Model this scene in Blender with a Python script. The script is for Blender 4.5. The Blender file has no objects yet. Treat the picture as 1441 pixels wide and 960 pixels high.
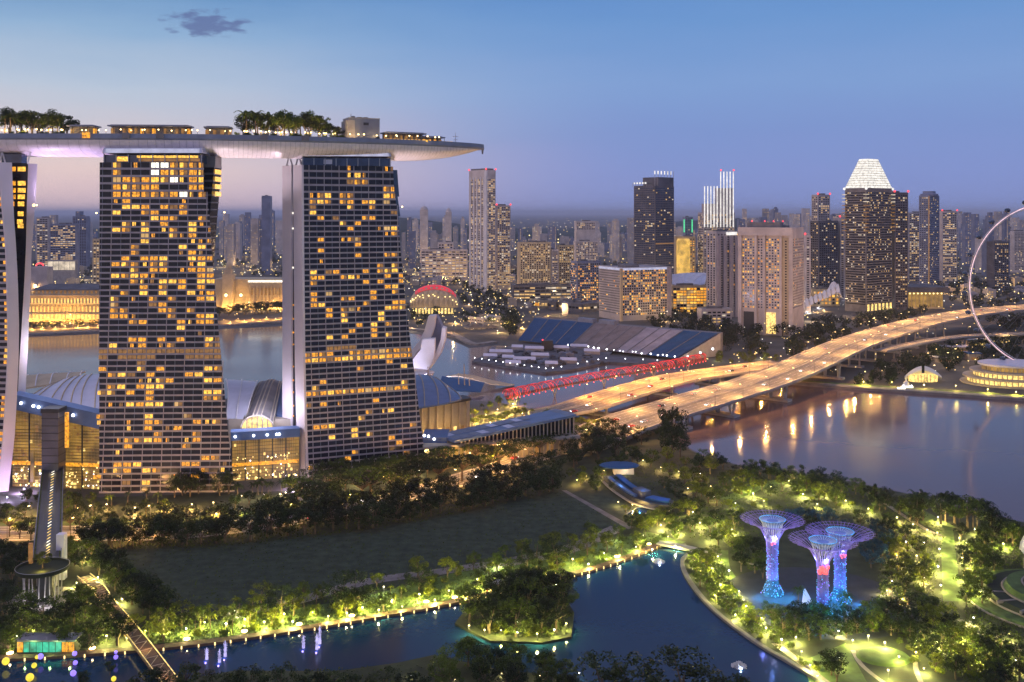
import bpy, math, random
from mathutils import Vector, Matrix
S = bpy.context.scene
COL = S.collection
# ------------------------------------------------------------------ camera, sky, sun, exposure
F, CX, HY, H = 1400.0, 720.5, 300.0, 150.0        # focal length and horizon in photo pixels, eye height in metres
cam = bpy.data.objects.new("camera", bpy.data.cameras.new("camera"))
COL.objects.link(cam)
cam.location = (0, 0, H)
cam.rotation_euler = (math.radians(90), 0, 0)
cam.data.sensor_width = 36
cam.data.lens = 36 * F / 1441
cam.data.shift_y = -(480 - HY) / 1441
cam.data.clip_start = 1
cam.data.clip_end = 200000
S.camera = cam


def lin(r, g, b):
    def c(v):
        v /= 255
        return v / 12.92 if v <= .04045 else ((v + .055) / 1.055) ** 2.4
    return (c(r), c(g), c(b), 1)


W = bpy.data.worlds.new("World")
S.world = W
W.use_nodes = True


def build_world():
    nt = W.node_tree
    nt.nodes.clear()
    N, L = nt.nodes.new, nt.links.new
    out = N("ShaderNodeOutputWorld")
    bg = N("ShaderNodeBackground")
    tc = N("ShaderNodeTexCoord")
    nm = N("ShaderNodeVectorMath"); nm.operation = 'NORMALIZE'
    L(tc.outputs["Generated"], nm.inputs[0])
    sp = N("ShaderNodeSeparateXYZ"); L(nm.outputs[0], sp.inputs[0])

    def ramp(stops):
        r = N("ShaderNodeValToRGB")
        els = r.color_ramp.elements
        while len(els) > 1:
            els.remove(els[-1])
        els[0].position, els[0].color = stops[0][0], lin(*stops[0][1])
        for p, c in stops[1:]:
            e = els.new(p); e.color = lin(*c)
        return r
    # elevation mapped: z = sin(elevation), 0.0..0.5 -> 0..1
    mp = N("ShaderNodeMapRange"); mp.inputs[1].default_value = -0.02; mp.inputs[2].default_value = 0.48
    # streaky cloud noise shifts the lookup a little, so the gradient is not perfectly even
    mpv = N("ShaderNodeMapping"); mpv.inputs["Scale"].default_value = (3.0, 3.0, 16)
    L(nm.outputs[0], mpv.inputs[0])
    nz = N("ShaderNodeTexNoise"); nz.inputs["Scale"].default_value = 2.2; nz.inputs["Detail"].default_value = 5
    L(mpv.outputs[0], nz.inputs["Vector"])
    ns = N("ShaderNodeMath"); ns.operation = 'MULTIPLY_ADD'; ns.inputs[1].default_value = 0.035; ns.inputs[2].default_value = -0.0175
    L(nz.outputs[0], ns.inputs[0])
    ad = N("ShaderNodeMath"); L(sp.outputs[2], ad.inputs[0]); L(ns.outputs[0], ad.inputs[1])
    L(ad.outputs[0], mp.inputs[0])
    left = ramp([(0, (212, 186, 200)), (.06, (226, 198, 204)), (.12, (232, 208, 206)), (.19, (208, 200, 210)), (.28, (184, 198, 218)),
                 (.38, (142, 176, 212)), (.47, (96, 144, 196)), (.7, (70, 104, 168)), (.92, (140, 142, 176)), (1, (146, 146, 176))])
    right = ramp([(0, (138, 154, 212)), (.05, (132, 150, 210)), (.12, (128, 149, 210)), (.2, (122, 149, 208)), (.3, (124, 158, 212)),
                  (.42, (106, 150, 208)), (.52, (90, 138, 202)), (.7, (70, 104, 168)), (.92, (140, 142, 176)), (1, (146, 146, 176))])
    L(mp.outputs[0], left.inputs[0]); L(mp.outputs[0], right.inputs[0])
    side = N("ShaderNodeMapRange"); side.interpolation_type = 'SMOOTHERSTEP'
    side.inputs[1].default_value = -0.46; side.inputs[2].default_value = 0.2
    L(sp.outputs[0], side.inputs[0])
    mx = N("ShaderNodeMix"); mx.data_type = 'RGBA'
    L(side.outputs[0], mx.inputs[0]); L(left.outputs[0], mx.inputs[6]); L(right.outputs[0], mx.inputs[7])
    # the small dark cloud, upper left
    d = Vector((290 - CX, F, HY - 34)).normalized()
    sub = N("ShaderNodeVectorMath"); sub.operation = 'SUBTRACT'; sub.inputs[1].default_value = d
    L(nm.outputs[0], sub.inputs[0])
    sc = N("ShaderNodeVectorMath"); sc.operation = 'MULTIPLY'; sc.inputs[1].default_value = (36, 20, 100)
    L(sub.outputs[0], sc.inputs[0])
    n2 = N("ShaderNodeTexNoise"); n2.inputs["Scale"].default_value = 1.7; n2.inputs["Detail"].default_value = 6
    L(sc.outputs[0], n2.inputs["Vector"])
    ln = N("ShaderNodeVectorMath"); ln.operation = 'LENGTH'; L(sc.outputs[0], ln.inputs[0])
    m2 = N("ShaderNodeMath"); m2.operation = 'MULTIPLY_ADD'; m2.inputs[1].default_value = -3.4; L(n2.outputs[0], m2.inputs[0]); L(ln.outputs["Value"], m2.inputs[2])
    cm = N("ShaderNodeMapRange"); cm.interpolation_type = 'SMOOTHSTEP'; cm.inputs[1].default_value = -0.35; cm.inputs[2].default_value = -1.25
    L(m2.outputs[0], cm.inputs[0])
    cf = N("ShaderNodeMath"); cf.operation = 'MULTIPLY'; cf.inputs[1].default_value = .8; L(cm.outputs[0], cf.inputs[0])
    mc = N("ShaderNodeMix"); mc.data_type = 'RGBA'; L(cf.outputs[0], mc.inputs[0]); L(mx.outputs[2], mc.inputs[6]); mc.inputs[7].default_value = lin(88, 104, 156)
    # a little of the physical dusk sky on top
    sky = N("ShaderNodeTexSky"); sky.sky_type = 'NISHITA'; sky.sun_disc = False
    sky.sun_elevation = math.radians(1.0); sky.sun_rotation = math.radians(-60)
    sm = N("ShaderNodeMix"); sm.data_type = 'RGBA'; sm.blend_type = 'ADD'; sm.inputs[0].default_value = 0.012
    L(mc.outputs[2], sm.inputs[6]); L(sky.outputs[0], sm.inputs[7])
    # the zenith, never in frame, brightened to lift the ambient light
    up = N("ShaderNodeMapRange"); up.interpolation_type = 'SMOOTHSTEP'; up.inputs[1].default_value = .50; up.inputs[2].default_value = .85
    up.inputs[3].default_value = 1.0; up.inputs[4].default_value = 1.75
    L(sp.outputs[2], up.inputs[0]); L(up.outputs[0], bg.inputs[1])
    L(sm.outputs[2], bg.inputs[0])
    L(bg.outputs[0], out.inputs[0])


build_world()
W.cycles.sampling_method = 'MANUAL'
W.cycles.sample_map_resolution = 256
sun = bpy.data.objects.new("sun", bpy.data.lights.new("sun", 'SUN'))
COL.objects.link(sun)
sun.data.energy = 0.8
sun.data.angle = math.radians(14)
sun.data.color = (1, .72, .68)
sun.rotation_euler = (math.radians(86), 0, math.radians(-60))   # afterglow low in the west, behind the towers on the left
S.view_settings.view_transform = 'Standard'
S.view_settings.look = 'None'
S.view_settings.exposure = 0.0
S.view_settings.gamma = 1.0
c = S.cycles
c.max_bounces = 5; c.diffuse_bounces = 2; c.glossy_bounces = 3; c.transmission_bounces = 2; c.transparent_max_bounces = 6
c.volume_bounces = 0
c.sample_clamp_indirect = 3.0
c.sample_clamp_direct = 0
c.use_light_tree = True
c.caustics_reflective = False; c.caustics_refractive = False
c.use_denoising = True
c.adaptive_threshold = 0.02

# ------------------------------------------------------------------ helpers
RND = random.Random(11)


def G(px, py, z=0.0):
    D = F * (H - z) / (py - HY)
    return Vector(((px - CX) * D / F, D, z))


def P(px, py, D):
    return Vector(((px - CX) * D / F, D, H - (py - HY) * D / F))


def zof(py, D):
    return H - (py - HY) * D / F


def proj(v):
    return CX + F * v[0] / v[1], HY + F * (H - v[2]) / v[1]


class MB:
    def __init__(s):
        s.v, s.f, s.m, s.cur = [], [], [], 0

    def add(s, vs, fs):
        n = len(s.v)
        s.v += [tuple(v) for v in vs]
        s.f += [[i + n for i in f] for f in fs]
        s.m += [s.cur] * len(fs)

    def quad(s, a, b, c_, d):
        s.add((a, b, c_, d), ((0, 1, 2, 3),))

    def sheet(s, pts):
        s.add(pts, (list(range(len(pts))),))

    def hexa(s, p):      # 8 corners: bottom 0-3 ring, top 4-7 ring
        s.add(p, ((3, 2, 1, 0), (4, 5, 6, 7), (0, 1, 5, 4), (1, 2, 6, 5), (2, 3, 7, 6), (3, 0, 4, 7)))

    def box(s, x0, y0, z0, x1, y1, z1):
        s.hexa([(x0, y0, z0), (x1, y0, z0), (x1, y1, z0), (x0, y1, z0), (x0, y0, z1), (x1, y0, z1), (x1, y1, z1), (x0, y1, z1)])

    def obox(s, c_, a, b, d):    # centre and three half-axis vectors
        c_, a, b, d = Vector(c_), Vector(a), Vector(b), Vector(d)
        s.hexa([c_ - a - b - d, c_ + a - b - d, c_ + a + b - d, c_ - a + b - d, c_ - a - b + d, c_ + a - b + d, c_ + a + b + d, c_ - a + b + d])

    def prism(s, pts, z0, z1):   # pts: points in plan; z0, z1 numbers or lists
        n = len(pts)
        zb = z0 if isinstance(z0, (list, tuple)) else [z0] * n
        zt = z1 if isinstance(z1, (list, tuple)) else [z1] * n
        vs = [(p[0], p[1], zb[i]) for i, p in enumerate(pts)] + [(p[0], p[1], zt[i]) for i, p in enumerate(pts)]
        fs = [list(range(n))[::-1], list(range(n, 2 * n))] + [[i, (i + 1) % n, n + (i + 1) % n, n + i] for i in range(n)]
        s.add(vs, fs)

    def tube(s, path, r, n=6, cap=True):
        path = [Vector(p) for p in path]
        rs = r if isinstance(r, (list, tuple)) else [r] * len(path)
        vs, fs = [], []
        for i, p in enumerate(path):
            t = (path[min(i + 1, len(path) - 1)] - path[max(i - 1, 0)]).normalized()
            up = Vector((0, 0, 1)) if abs(t.z) < .9 else Vector((0, 1, 0))
            a = t.cross(up).normalized(); b = t.cross(a)
            for k in range(n):
                w = 2 * math.pi * k / n
                vs.append(p + (a * math.cos(w) + b * math.sin(w)) * rs[i])
        for i in range(len(path) - 1):
            for k in range(n):
                fs.append([i * n + k, i * n + (k + 1) % n, (i + 1) * n + (k + 1) % n, (i + 1) * n + k])
        if cap:
            fs += [list(range(n)), list(range((len(path) - 1) * n, len(path) * n))]
        s.add(vs, fs)

    def lathe(s, c_, prof, n=16, sx=1.0, sy=1.0):
        vs, fs = [], []
        for r, z in prof:
            for k in range(n):
                w = 2 * math.pi * k / n
                vs.append((c_[0] + r * sx * math.cos(w), c_[1] + r * sy * math.sin(w), c_[2] + z))
        for i in range(len(prof) - 1):
            for k in range(n):
                fs.append([i * n + k, i * n + (k + 1) % n, (i + 1) * n + (k + 1) % n, (i + 1) * n + k])
        fs += [list(range(n))[::-1], list(range((len(prof) - 1) * n, len(prof) * n))]
        s.add(vs, fs)

    def ball(s, c_, r, n=8, k=5, sz=1.0):
        s.lathe(c_, [(max(.001, r * math.sin(math.pi * i / k)), -r * sz * math.cos(math.pi * i / k)) for i in range(k + 1)], n)

    def grid(s, rows):           # rows of points -> surface
        m = len(rows[0])
        vs = [p for r in rows for p in r]
        fs = [[i * m + j, i * m + j + 1, (i + 1) * m + j + 1, (i + 1) * m + j] for i in range(len(rows) - 1) for j in range(m - 1)]
        s.add(vs, fs)

    def shell(s, rows, th):      # a surface with thickness th (a vector)
        th = Vector(th)
        m, n = len(rows[0]), len(rows)
        s.grid(rows)
        lo = [[Vector(p) - th for p in r] for r in rows]
        s.grid([r[::-1] for r in lo])
        rim = [(i, 0) for i in range(n)] + [(n - 1, j) for j in range(1, m)] + [(i, m - 1) for i in range(n - 2, -1, -1)] + [(0, j) for j in range(m - 2, 0, -1)]
        for a, b in zip(rim, rim[1:] + rim[:1]):
            s.quad(rows[a[0]][a[1]], rows[b[0]][b[1]], lo[b[0]][b[1]], lo[a[0]][a[1]])

    def mesh(s, name, mats, origin=(0, 0, 0), smooth=False):
        me = bpy.data.meshes.new(name)
        ox, oy, oz = origin
        me.from_pydata([(v[0] - ox, v[1] - oy, v[2] - oz) for v in s.v], [], s.f)
        for m_ in (mats if isinstance(mats, (list, tuple)) else [mats]):
            me.materials.append(m_)
        if max(s.m, default=0):
            me.polygons.foreach_set("material_index", s.m)
        if smooth:
            me.polygons.foreach_set("use_smooth", [True] * len(s.f))
        me.update()
        return me

    def build(s, name, mats, parent=None, origin=None, smooth=False):
        """Link the shapes, given in world coordinates, as ONE mesh object."""
        if parent is not None:
            o = bpy.data.objects.new(name, s.mesh(name, mats, BASE[parent.name], smooth))
            o.parent = parent
            BASE[o.name] = BASE[parent.name]
        else:
            if origin is None:
                n = max(1, len(s.v))
                origin = (sum(v[0] for v in s.v) / n, sum(v[1] for v in s.v) / n, min((v[2] for v in s.v), default=0))
            o = bpy.data.objects.new(name, s.mesh(name, mats, origin, smooth))
            o.location = origin
            BASE[o.name] = tuple(origin)
        COL.objects.link(o)
        return o


BASE = {}


def tag(o, label=None, cat=None, group=None, kind=None):
    if label: o["label"] = label
    if cat: o["category"] = cat
    if group: o["group"] = group
    if kind: o["kind"] = kind
    return o


def empty(name, loc, label=None, cat=None, group=None):
    o = bpy.data.objects.new(name, None)
    o.location = loc
    o.empty_display_size = 1
    COL.objects.link(o)
    BASE[o.name] = tuple(loc)
    return tag(o, label, cat, group)


def copy_tree(o, parent=None):
    c_ = o.copy()
    COL.objects.link(c_)
    if parent: c_.parent = parent
    for ch in o.children:
        copy_tree(ch, c_)
    return c_


def ordinal(n):
    w = ["", "first", "second", "third", "fourth", "fifth", "sixth", "seventh", "eighth", "ninth", "tenth"]
    if n <= 10: return w[n]
    return str(n) + ("th" if 10 < n % 100 < 14 else {1: "st", 2: "nd", 3: "rd"}.get(n % 10, "th"))


ROWS = {}       # zone phrase -> objects that share it; labelled at the end from left to right


def zone(o, look, where, cat, group, px=None):
    if px is None: px = proj(o.location)[0]
    ROWS.setdefault((look, where), []).append((px, o))
    return tag(o, None, cat, group)


def label_zones():
    for (look, where), items in ROWS.items():
        items.sort(key=lambda t: t[0])
        if len(items) == 1:
            items[0][1]["label"] = f"{look} {where}"
            continue
        for i, (px, o) in enumerate(items):
            o["label"] = f"{look} {where}, {ordinal(i + 1)} from left" if i < len(items) - 1 else f"{look} {where}, rightmost one"


# ------------------------------------------------------------------ materials
def mat(name, col, rough=.7, var=.25, scale=.3, metal=0.0, spec=.4, bump=0.0, objrand=0.0):
    m = bpy.data.materials.new(name)
    m.use_nodes = True
    nt = m.node_tree
    N, L = nt.nodes.new, nt.links.new
    b = nt.nodes["Principled BSDF"]
    b.inputs["Roughness"].default_value = rough
    b.inputs["Metallic"].default_value = metal
    b.inputs["Specular IOR Level"].default_value = spec
    geo = N("ShaderNodeNewGeometry")
    nz = N("ShaderNodeTexNoise"); nz.inputs["Scale"].default_value = scale; nz.inputs["Detail"].default_value = 5
    L(geo.outputs["Position"], nz.inputs["Vector"])
    mr = N("ShaderNodeMapRange"); mr.inputs[1].default_value = .3; mr.inputs[2].default_value = .7
    mr.inputs[3].default_value = 1 - var; mr.inputs[4].default_value = 1 + var
    L(nz.outputs[0], mr.inputs[0])
    val = mr.outputs[0]
    if objrand:
        oi = N("ShaderNodeObjectInfo")
        m2 = N("ShaderNodeMapRange"); m2.inputs[3].default_value = 1 - objrand; m2.inputs[4].default_value = 1 + objrand
        L(oi.outputs["Random"], m2.inputs[0])
        mm = N("ShaderNodeMath"); mm.operation = 'MULTIPLY'; L(val, mm.inputs[0]); L(m2.outputs[0], mm.inputs[1]); val = mm.outputs[0]
    sc = N("ShaderNodeVectorMath"); sc.operation = 'SCALE'; sc.inputs[0].default_value = col[:3]
    L(val, sc.inputs["Scale"])
    L(sc.outputs[0], b.inputs["Base Color"])
    if bump:
        bp = N("ShaderNodeBump"); bp.inputs["Strength"].default_value = bump; bp.inputs["Distance"].default_value = .3
        L(nz.outputs[0], bp.inputs["Height"]); L(bp.outputs[0], b.inputs["Normal"])
    return m


def glow(name, col, power=1.0, var=.5, scale=.6, sample=False):
    """Something that glows: lamps, lit windows, lit signs, and lit surfaces given their light as emission."""
    m = bpy.data.materials.new(name)
    m.use_nodes = True
    nt = m.node_tree
    N, L = nt.nodes.new, nt.links.new
    b = nt.nodes["Principled BSDF"]
    b.inputs["Base Color"].default_value = (.05, .05, .05, 1)
    b.inputs["Emission Color"].default_value = (*col[:3], 1)
    geo = N("ShaderNodeNewGeometry")
    nz = N("ShaderNodeTexNoise"); nz.inputs["Scale"].default_value = scale; nz.inputs["Detail"].default_value = 3
    L(geo.outputs["Position"], nz.inputs["Vector"])
    mr = N("ShaderNodeMapRange"); mr.inputs[1].default_value = .3; mr.inputs[2].default_value = .7
    mr.inputs[3].default_value = power * (1 - var); mr.inputs[4].default_value = power * (1 + var)
    L(nz.outputs[0], mr.inputs[0]); L(mr.outputs[0], b.inputs["Emission Strength"])
    m.cycles.emission_sampling = 'FRONT' if sample else 'NONE'
    return m


def leafmat(name, col, tr=.35, var=.5):
    m = mat(name, col, .55, var, .35, objrand=.35, spec=.25)
    nt = m.node_tree
    N, L = nt.nodes.new, nt.links.new
    b = nt.nodes["Principled BSDF"]
    t = N("ShaderNodeBsdfTranslucent"); ms = N("ShaderNodeMixShader"); ms.inputs[0].default_value = tr
    src = b.inputs["Base Color"].links[0].from_socket
    L(src, t.inputs[0])
    L(b.outputs[0], ms.inputs[1]); L(t.outputs[0], ms.inputs[2])
    L(ms.outputs[0], nt.nodes["Material Output"].inputs[0])
    return m


def watermat(name, col, rough, strength, scale, spec=.5):
    m = bpy.data.materials.new(name)
    m.use_nodes = True
    nt = m.node_tree
    N, L = nt.nodes.new, nt.links.new
    b = nt.nodes["Principled BSDF"]
    b.inputs["Base Color"].default_value = (*col, 1)
    b.inputs["Roughness"].default_value = rough
    b.inputs["IOR"].default_value = 1.33
    b.inputs["Specular IOR Level"].default_value = spec
    geo = N("ShaderNodeNewGeometry")
    mp = N("ShaderNodeMapping"); mp.inputs["Scale"].default_value = (scale, scale * .7, scale)
    L(geo.outputs["Position"], mp.inputs[0])
    nz = N("ShaderNodeTexNoise"); nz.inputs["Scale"].default_value = 1; nz.inputs["Detail"].default_value = 4
    L(mp.outputs[0], nz.inputs["Vector"])
    bp = N("ShaderNodeBump"); bp.inputs["Strength"].default_value = strength; bp.inputs["Distance"].default_value = .25
    L(nz.outputs[0], bp.inputs["Height"]); L(bp.outputs[0], b.inputs["Normal"])
    # broad drifting patches of smoother and rougher water
    n2 = N("ShaderNodeTexNoise"); n2.inputs["Scale"].default_value = .012; n2.inputs["Detail"].default_value = 3
    L(geo.outputs["Position"], n2.inputs["Vector"])
    mr = N("ShaderNodeMapRange"); mr.inputs[1].default_value = .35; mr.inputs[2].default_value = .65
    mr.inputs[3].default_value = rough * .7; mr.inputs[4].default_value = rough * 1.4
    L(n2.outputs[0], mr.inputs[0]); L(mr.outputs[0], b.inputs["Roughness"])
    return m


M = dict(
    ground=mat("city ground", (.075, .07, .066), .9, .5, .02),
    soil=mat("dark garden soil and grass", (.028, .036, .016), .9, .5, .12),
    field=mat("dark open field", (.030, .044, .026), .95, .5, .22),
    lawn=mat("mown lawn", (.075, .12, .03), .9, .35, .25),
    plaza=mat("dark plaza paving", (.022, .026, .036), .8, .3, .2),
    track=mat("worn wheel tracks", (.15, .13, .115), .85, .35, .15),
    path=mat("pale path", (.24, .21, .19), .85, .3, .2),
    dirt=mat("grey dirt track", (.17, .15, .15), .9, .35, .15),
    asphalt=mat("asphalt", (.07, .065, .06), .8, .2, .2),
    concrete_road=mat("worn light road deck", (.26, .23, .2), .8, .18, .12),
    paint=mat("road paint", (.75, .75, .72), .6, .1),
    concrete=mat("concrete", (.32, .3, .3), .75, .2, .15),
    concrete_dark=mat("weathered concrete", (.16, .15, .16), .8, .25, .15),
    white=mat("white cladding", (.62, .6, .63), .5, .08, .1),
    lilac=mat("grey lilac spandrel", (.33, .29, .32), .55, .12, .2),
    pier=mat("pale tower end wall", (.62, .56, .60), .5, .06, .08),
    hull=mat("pale hull panels", (.66, .6, .62), .42, .1, .5),
    parapet=mat("blue grey parapet", (.17, .19, .25), .5, .15, .2),
    glass=mat("dark facade glass", (.010, .010, .017), .14, .5, .25, spec=.3),
    glass_blue=mat("blue facade glass", (.02, .035, .08), .1, .4, .2, spec=.7),
    roof_blue=mat("blue metal roof", (.08, .13, .27), .35, .15, .12, metal=.1),
    roof_lav=mat("lavender metal roof", (.5, .5, .62), .35, .1, .1),
    roof_dark=mat("dark flat roof", (.09, .09, .11), .8, .3, .1),
    beige=mat("beige stone", (.36, .31, .26), .75, .15, .1),
    sand=mat("warm sandstone", (.46, .37, .25), .75, .15, .1),
    greybld=mat("grey building wall", (.36, .33, .35), .7, .2, .06),
    palebld=mat("pale building wall", (.52, .46, .45), .7, .2, .06),
    darkbld=mat("dark building wall", (.085, .083, .11), .4, .3, .06),
    bluebld=mat("blue building wall", (.17, .19, .29), .5, .25, .06),
    seat_blue=mat("blue seats", (.015, .075, .21), .7, .12, .1),
    seat_grey=mat("grey seats", (.2, .18, .2), .7, .2, .1),
    seat_pale=mat("pale seats", (.3, .29, .36), .7, .2, .1),
    metal=mat("grey steel", (.3, .3, .32), .4, .1, .5, metal=.6),
    dark=mat("dark steel", (.03, .03, .035), .5, .2, .5),
    red=mat("red steel", (.5, .02, .03), .45, .1, .5),
    violet=mat("violet steel", (.24, .16, .5), .45, .15, .3),
    timber=mat("timber deck", (.12, .07, .04), .7, .3, .6),
    bark=mat("bark", (.11, .08, .055), .9, .3, .8),
    leaf=leafmat("leaves dark", (.022, .036, .009)),  # darker leaf copy, shade of the unlit trees put into the colour
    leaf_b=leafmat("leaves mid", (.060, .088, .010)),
    leaf_c=leafmat("leaves bright", (.12, .145, .010)),  # brighter leaf copy, lamplight on the lit trees put into the colour
    vine=leafmat("trunk planting", (.022, .065, .10)),  # blue of the garden lighting put into the leaf colour
    bay=watermat("bay water", (.165, .105, .100), .11, .06, .22, .5),  # base warmed to hold the gold reflections of the shore lights
    lake=watermat("lake water", (.006, .034, .080), .09, .11, .6),
    car_white=mat("white car paint", (.7, .7, .7), .3, .05), car_dark=mat("dark car paint", (.04, .04, .05), .3, .05),
    car_red=mat("red car paint", (.4, .03, .03), .3, .05), rubber=mat("rubber", (.02, .02, .02), .8, .1),
    person=mat("dark clothing", (.08, .08, .1), .8, .2),
)
E = dict(
    amber=glow("amber room light", (1, .39, .015), 1.0, .75, .9),
    gold=glow("bright room light", (1, .52, .06), 1.4, .6, .9),
    whitewin=glow("white room light", (1, .92, .75), 1.9, .3, .5),
    dim=glow("dim room light", (.8, .36, .07), .33, .5, .5),
    office=glow("office light", (1, .60, .21), .62, .6, .09),
    officew=glow("white office light", (1, .82, .6), .7, .5, .09),
    farwin=glow("far window light", (1, .62, .28), .62, .7, .05),
    hall=glow("atrium light", (1, .54, .09), .30, .85, .10),
    hallhi=glow("atrium bright light", (1, .68, .2), 1.3, .6, .5),
    facade=glow("facade floodlight strip", (1, .54, .13), 1.5, .4, .3),
    lampwarm=glow("warm lamp", (1, .7, .3), 7, .1),
    lampwhite=glow("white lamp", (.95, .95, 1), 7, .1),
    lampyel=glow("yellow lamp", (1, .74, .28), 3.0, .2),
    white=glow("white lit cladding", (1, .95, .9), 1.05, .3, .12),
    whiteblue=glow("cool lit band", (.72, .72, 1), .62, .2, .2),
    redlamp=glow("red lamp", (1, .06, .07), 2.2, .2),
    redled=glow("red strip light", (1, .02, .035), .85, .9, .22),
    reddome=glow("red lit screen", (1, .012, .03), .75, .15, .05),
    green=glow("green lamp", (.1, 1, .4), .9, .3),
    cyan=glow("cyan strip light", (.10, .50, 1), 1.0, .6, .5),
    purple=glow("purple lamp", (.28, .18, 1), 1.6, .2),
    yellowball=glow("yellow lantern", (1, .78, .05), 1.1, .2),
    fountain=glow("lit fountain water", (.55, .5, 1), .9, .5, .7),  # water emits, the light falling on it put into the glow
    crown=glow("lit louvres", (1, .95, .86), 1.0, .35, .25),
    goldwall=glow("gold lit wall", (1, .58, .1), .75, .5, .08),  # wall emits, its floodlight put into the glow
    teal=glow("lit screen", (.05, .75, .45), .6, .7, .35),
)
# ------------------------------------------------------------------ the setting: ground, water, lawns, roads
def flat(name, pts, m, z=0.0, kind="structure", label=None):
    mb = MB(); mb.sheet([(p[0], p[1], z) for p in pts])
    return tag(mb.build(name, m, origin=(pts[0][0], pts[0][1], z)), label, None, None, kind)


def gp(*pts):
    return [G(x, y) for x, y in pts]


def smooth_path(pts, n=6):
    """Catmull-Rom through 3D points."""
    pts = [Vector(p) for p in pts]
    out = []
    for i in range(len(pts) - 1):
        p0, p1, p2, p3 = pts[max(i - 1, 0)], pts[i], pts[i + 1], pts[min(i + 2, len(pts) - 1)]
        for k in range(n):
            t = k / n
            out.append(.5 * ((2 * p1) + (p2 - p0) * t + (2 * p0 - 5 * p1 + 4 * p2 - p3) * t * t + (3 * p1 - p0 - 3 * p2 + p3) * t ** 3))
    out.append(pts[-1])
    return out


def side(path, i):
    t = (path[min(i + 1, len(path) - 1)] - path[max(i - 1, 0)])
    t.z = 0
    t.normalize()
    return Vector((-t.y, t.x, 0))


def ribbon(mb, path, a, b, dz=0.0, th=0.0):
    """Strip from offset a to offset b beside a path."""
    rows = [[p + side(path, i) * a + Vector((0, 0, dz)), p + side(path, i) * b + Vector((0, 0, dz))] for i, p in enumerate(path)]
    if th: mb.shell([r[::-1] for r in rows], (0, 0, th))
    else: mb.grid([r[::-1] for r in rows])


flat("ground", [(-90000, -300), (90000, -300), (90000, 110000), (-90000, 110000)], M["ground"], 0)
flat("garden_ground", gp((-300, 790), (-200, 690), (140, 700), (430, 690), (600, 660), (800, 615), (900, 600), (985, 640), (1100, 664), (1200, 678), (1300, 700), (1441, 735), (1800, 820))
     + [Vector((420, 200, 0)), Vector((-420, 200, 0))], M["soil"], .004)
flat("bay_water", gp((-260, 475), (10, 475), (140, 470), (300, 464), (420, 458), (560, 468), (625, 474), (660, 490), (700, 486), (800, 493), (950, 517), (990, 523), (1030, 540), (1120, 535), (1190, 546),
     (1280, 552), (1441, 563), (1600, 575), (1900, 600), (1900, 860), (1441, 735), (1380, 722), (1300, 700), (1200, 678), (1100, 664), (1040, 655), (985, 640), (955, 622), (900, 600), (830, 590), (760, 578),
     (700, 566), (600, 560), (140, 562), (-260, 560)), M["bay"], .010)
LAKE = gp((-120, 934), (60, 927), (250, 912), (400, 892), (520, 872), (640, 850), (720, 830), (800, 812), (870, 792), (930, 768), (958, 768), (968, 778), (958, 790), (966, 815), (1000, 858), (1060, 905),
          (1110, 935), (1160, 965), (1230, 1010), (1200, 1040), (-120, 1040))
flat("lake_water", LAKE, M["lake"], .012)
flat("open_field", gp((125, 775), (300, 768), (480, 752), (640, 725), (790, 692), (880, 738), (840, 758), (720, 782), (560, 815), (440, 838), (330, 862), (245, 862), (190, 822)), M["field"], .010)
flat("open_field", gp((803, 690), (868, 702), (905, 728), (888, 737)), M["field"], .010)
flat("dirt_path", gp((790, 690), (797, 690), (892, 742), (884, 745)), M["dirt"], .016)


def path_strip(name, px, w, m, z=.018, n=6):
    p = smooth_path([G(x, y) for x, y in px], n)
    mb = MB(); ribbon(mb, p, -w / 2, w / 2, z)
    return tag(mb.build(name, m), None, None, None, "structure"), p


path_strip("dirt_path", [(868, 742), (790, 774), (650, 800), (520, 818), (420, 845), (320, 868)], 7, M["dirt"])
path_strip("dirt_path", [(868, 748), (800, 778), (700, 798)], 3.0, M["path"], .022)
path_strip("dirt_path", [(176, 808), (212, 838), (243, 862)], 1.6, M["path"])
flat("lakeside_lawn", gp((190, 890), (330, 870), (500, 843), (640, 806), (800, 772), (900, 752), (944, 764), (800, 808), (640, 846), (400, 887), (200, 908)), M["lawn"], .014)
path_strip("lawn", [(1018, 774), (1020, 797), (1032, 816), (1048, 836), (1064, 852), (1085, 868)], 4.2, M["lawn"], .020)
path_strip("lawn", [(1022, 704), (1050, 692), (1075, 682), (1102, 677)], 8, M["lawn"], .020)
path_strip("lawn", [(905, 750), (930, 757), (960, 765)], 6, M["lawn"], .020)
flat("lawn_strip", gp((1323, 742), (1341, 744), (1353, 846), (1327, 846)), M["lawn"], .022)
flat("lawn", gp((1255, 712), (1275, 705), (1345, 742), (1320, 750)), M["lawn"], .020)
flat("lawn", gp((1400, 765), (1432, 765), (1420, 782), (1392, 782)), M["lawn"], .020)
flat("lawn", gp((1130, 930), (1190, 905), (1220, 960), (1300, 1000), (1150, 1000)), M["lawn"], .020)
path_strip("garden_path", [(1245, 708), (1275, 728), (1305, 746), (1330, 756)], 2.4, M["path"], .024)
path_strip("garden_path", [(940, 768), (975, 773), (1015, 781)], 2.6, M["path"], .024)
path_strip("garden_path", [(1355, 872), (1380, 890), (1410, 903), (1445, 915)], 4.5, M["path"], .024)
path_strip("garden_path", [(1040, 790), (1085, 800), (1130, 812)], 2.2, M["path"], .024)
path_strip("garden_path", [(1090, 905), (1130, 935), (1165, 962)], 2.6, M["path"], .026)
path_strip("garden_path", [(1200, 915), (1212, 935), (1240, 958), (1270, 975)], 1.6, M["path"], .028)
path_strip("garden_path", [(1288, 930), (1290, 945), (1300, 970)], 1.6, M["path"], .028)
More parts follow.
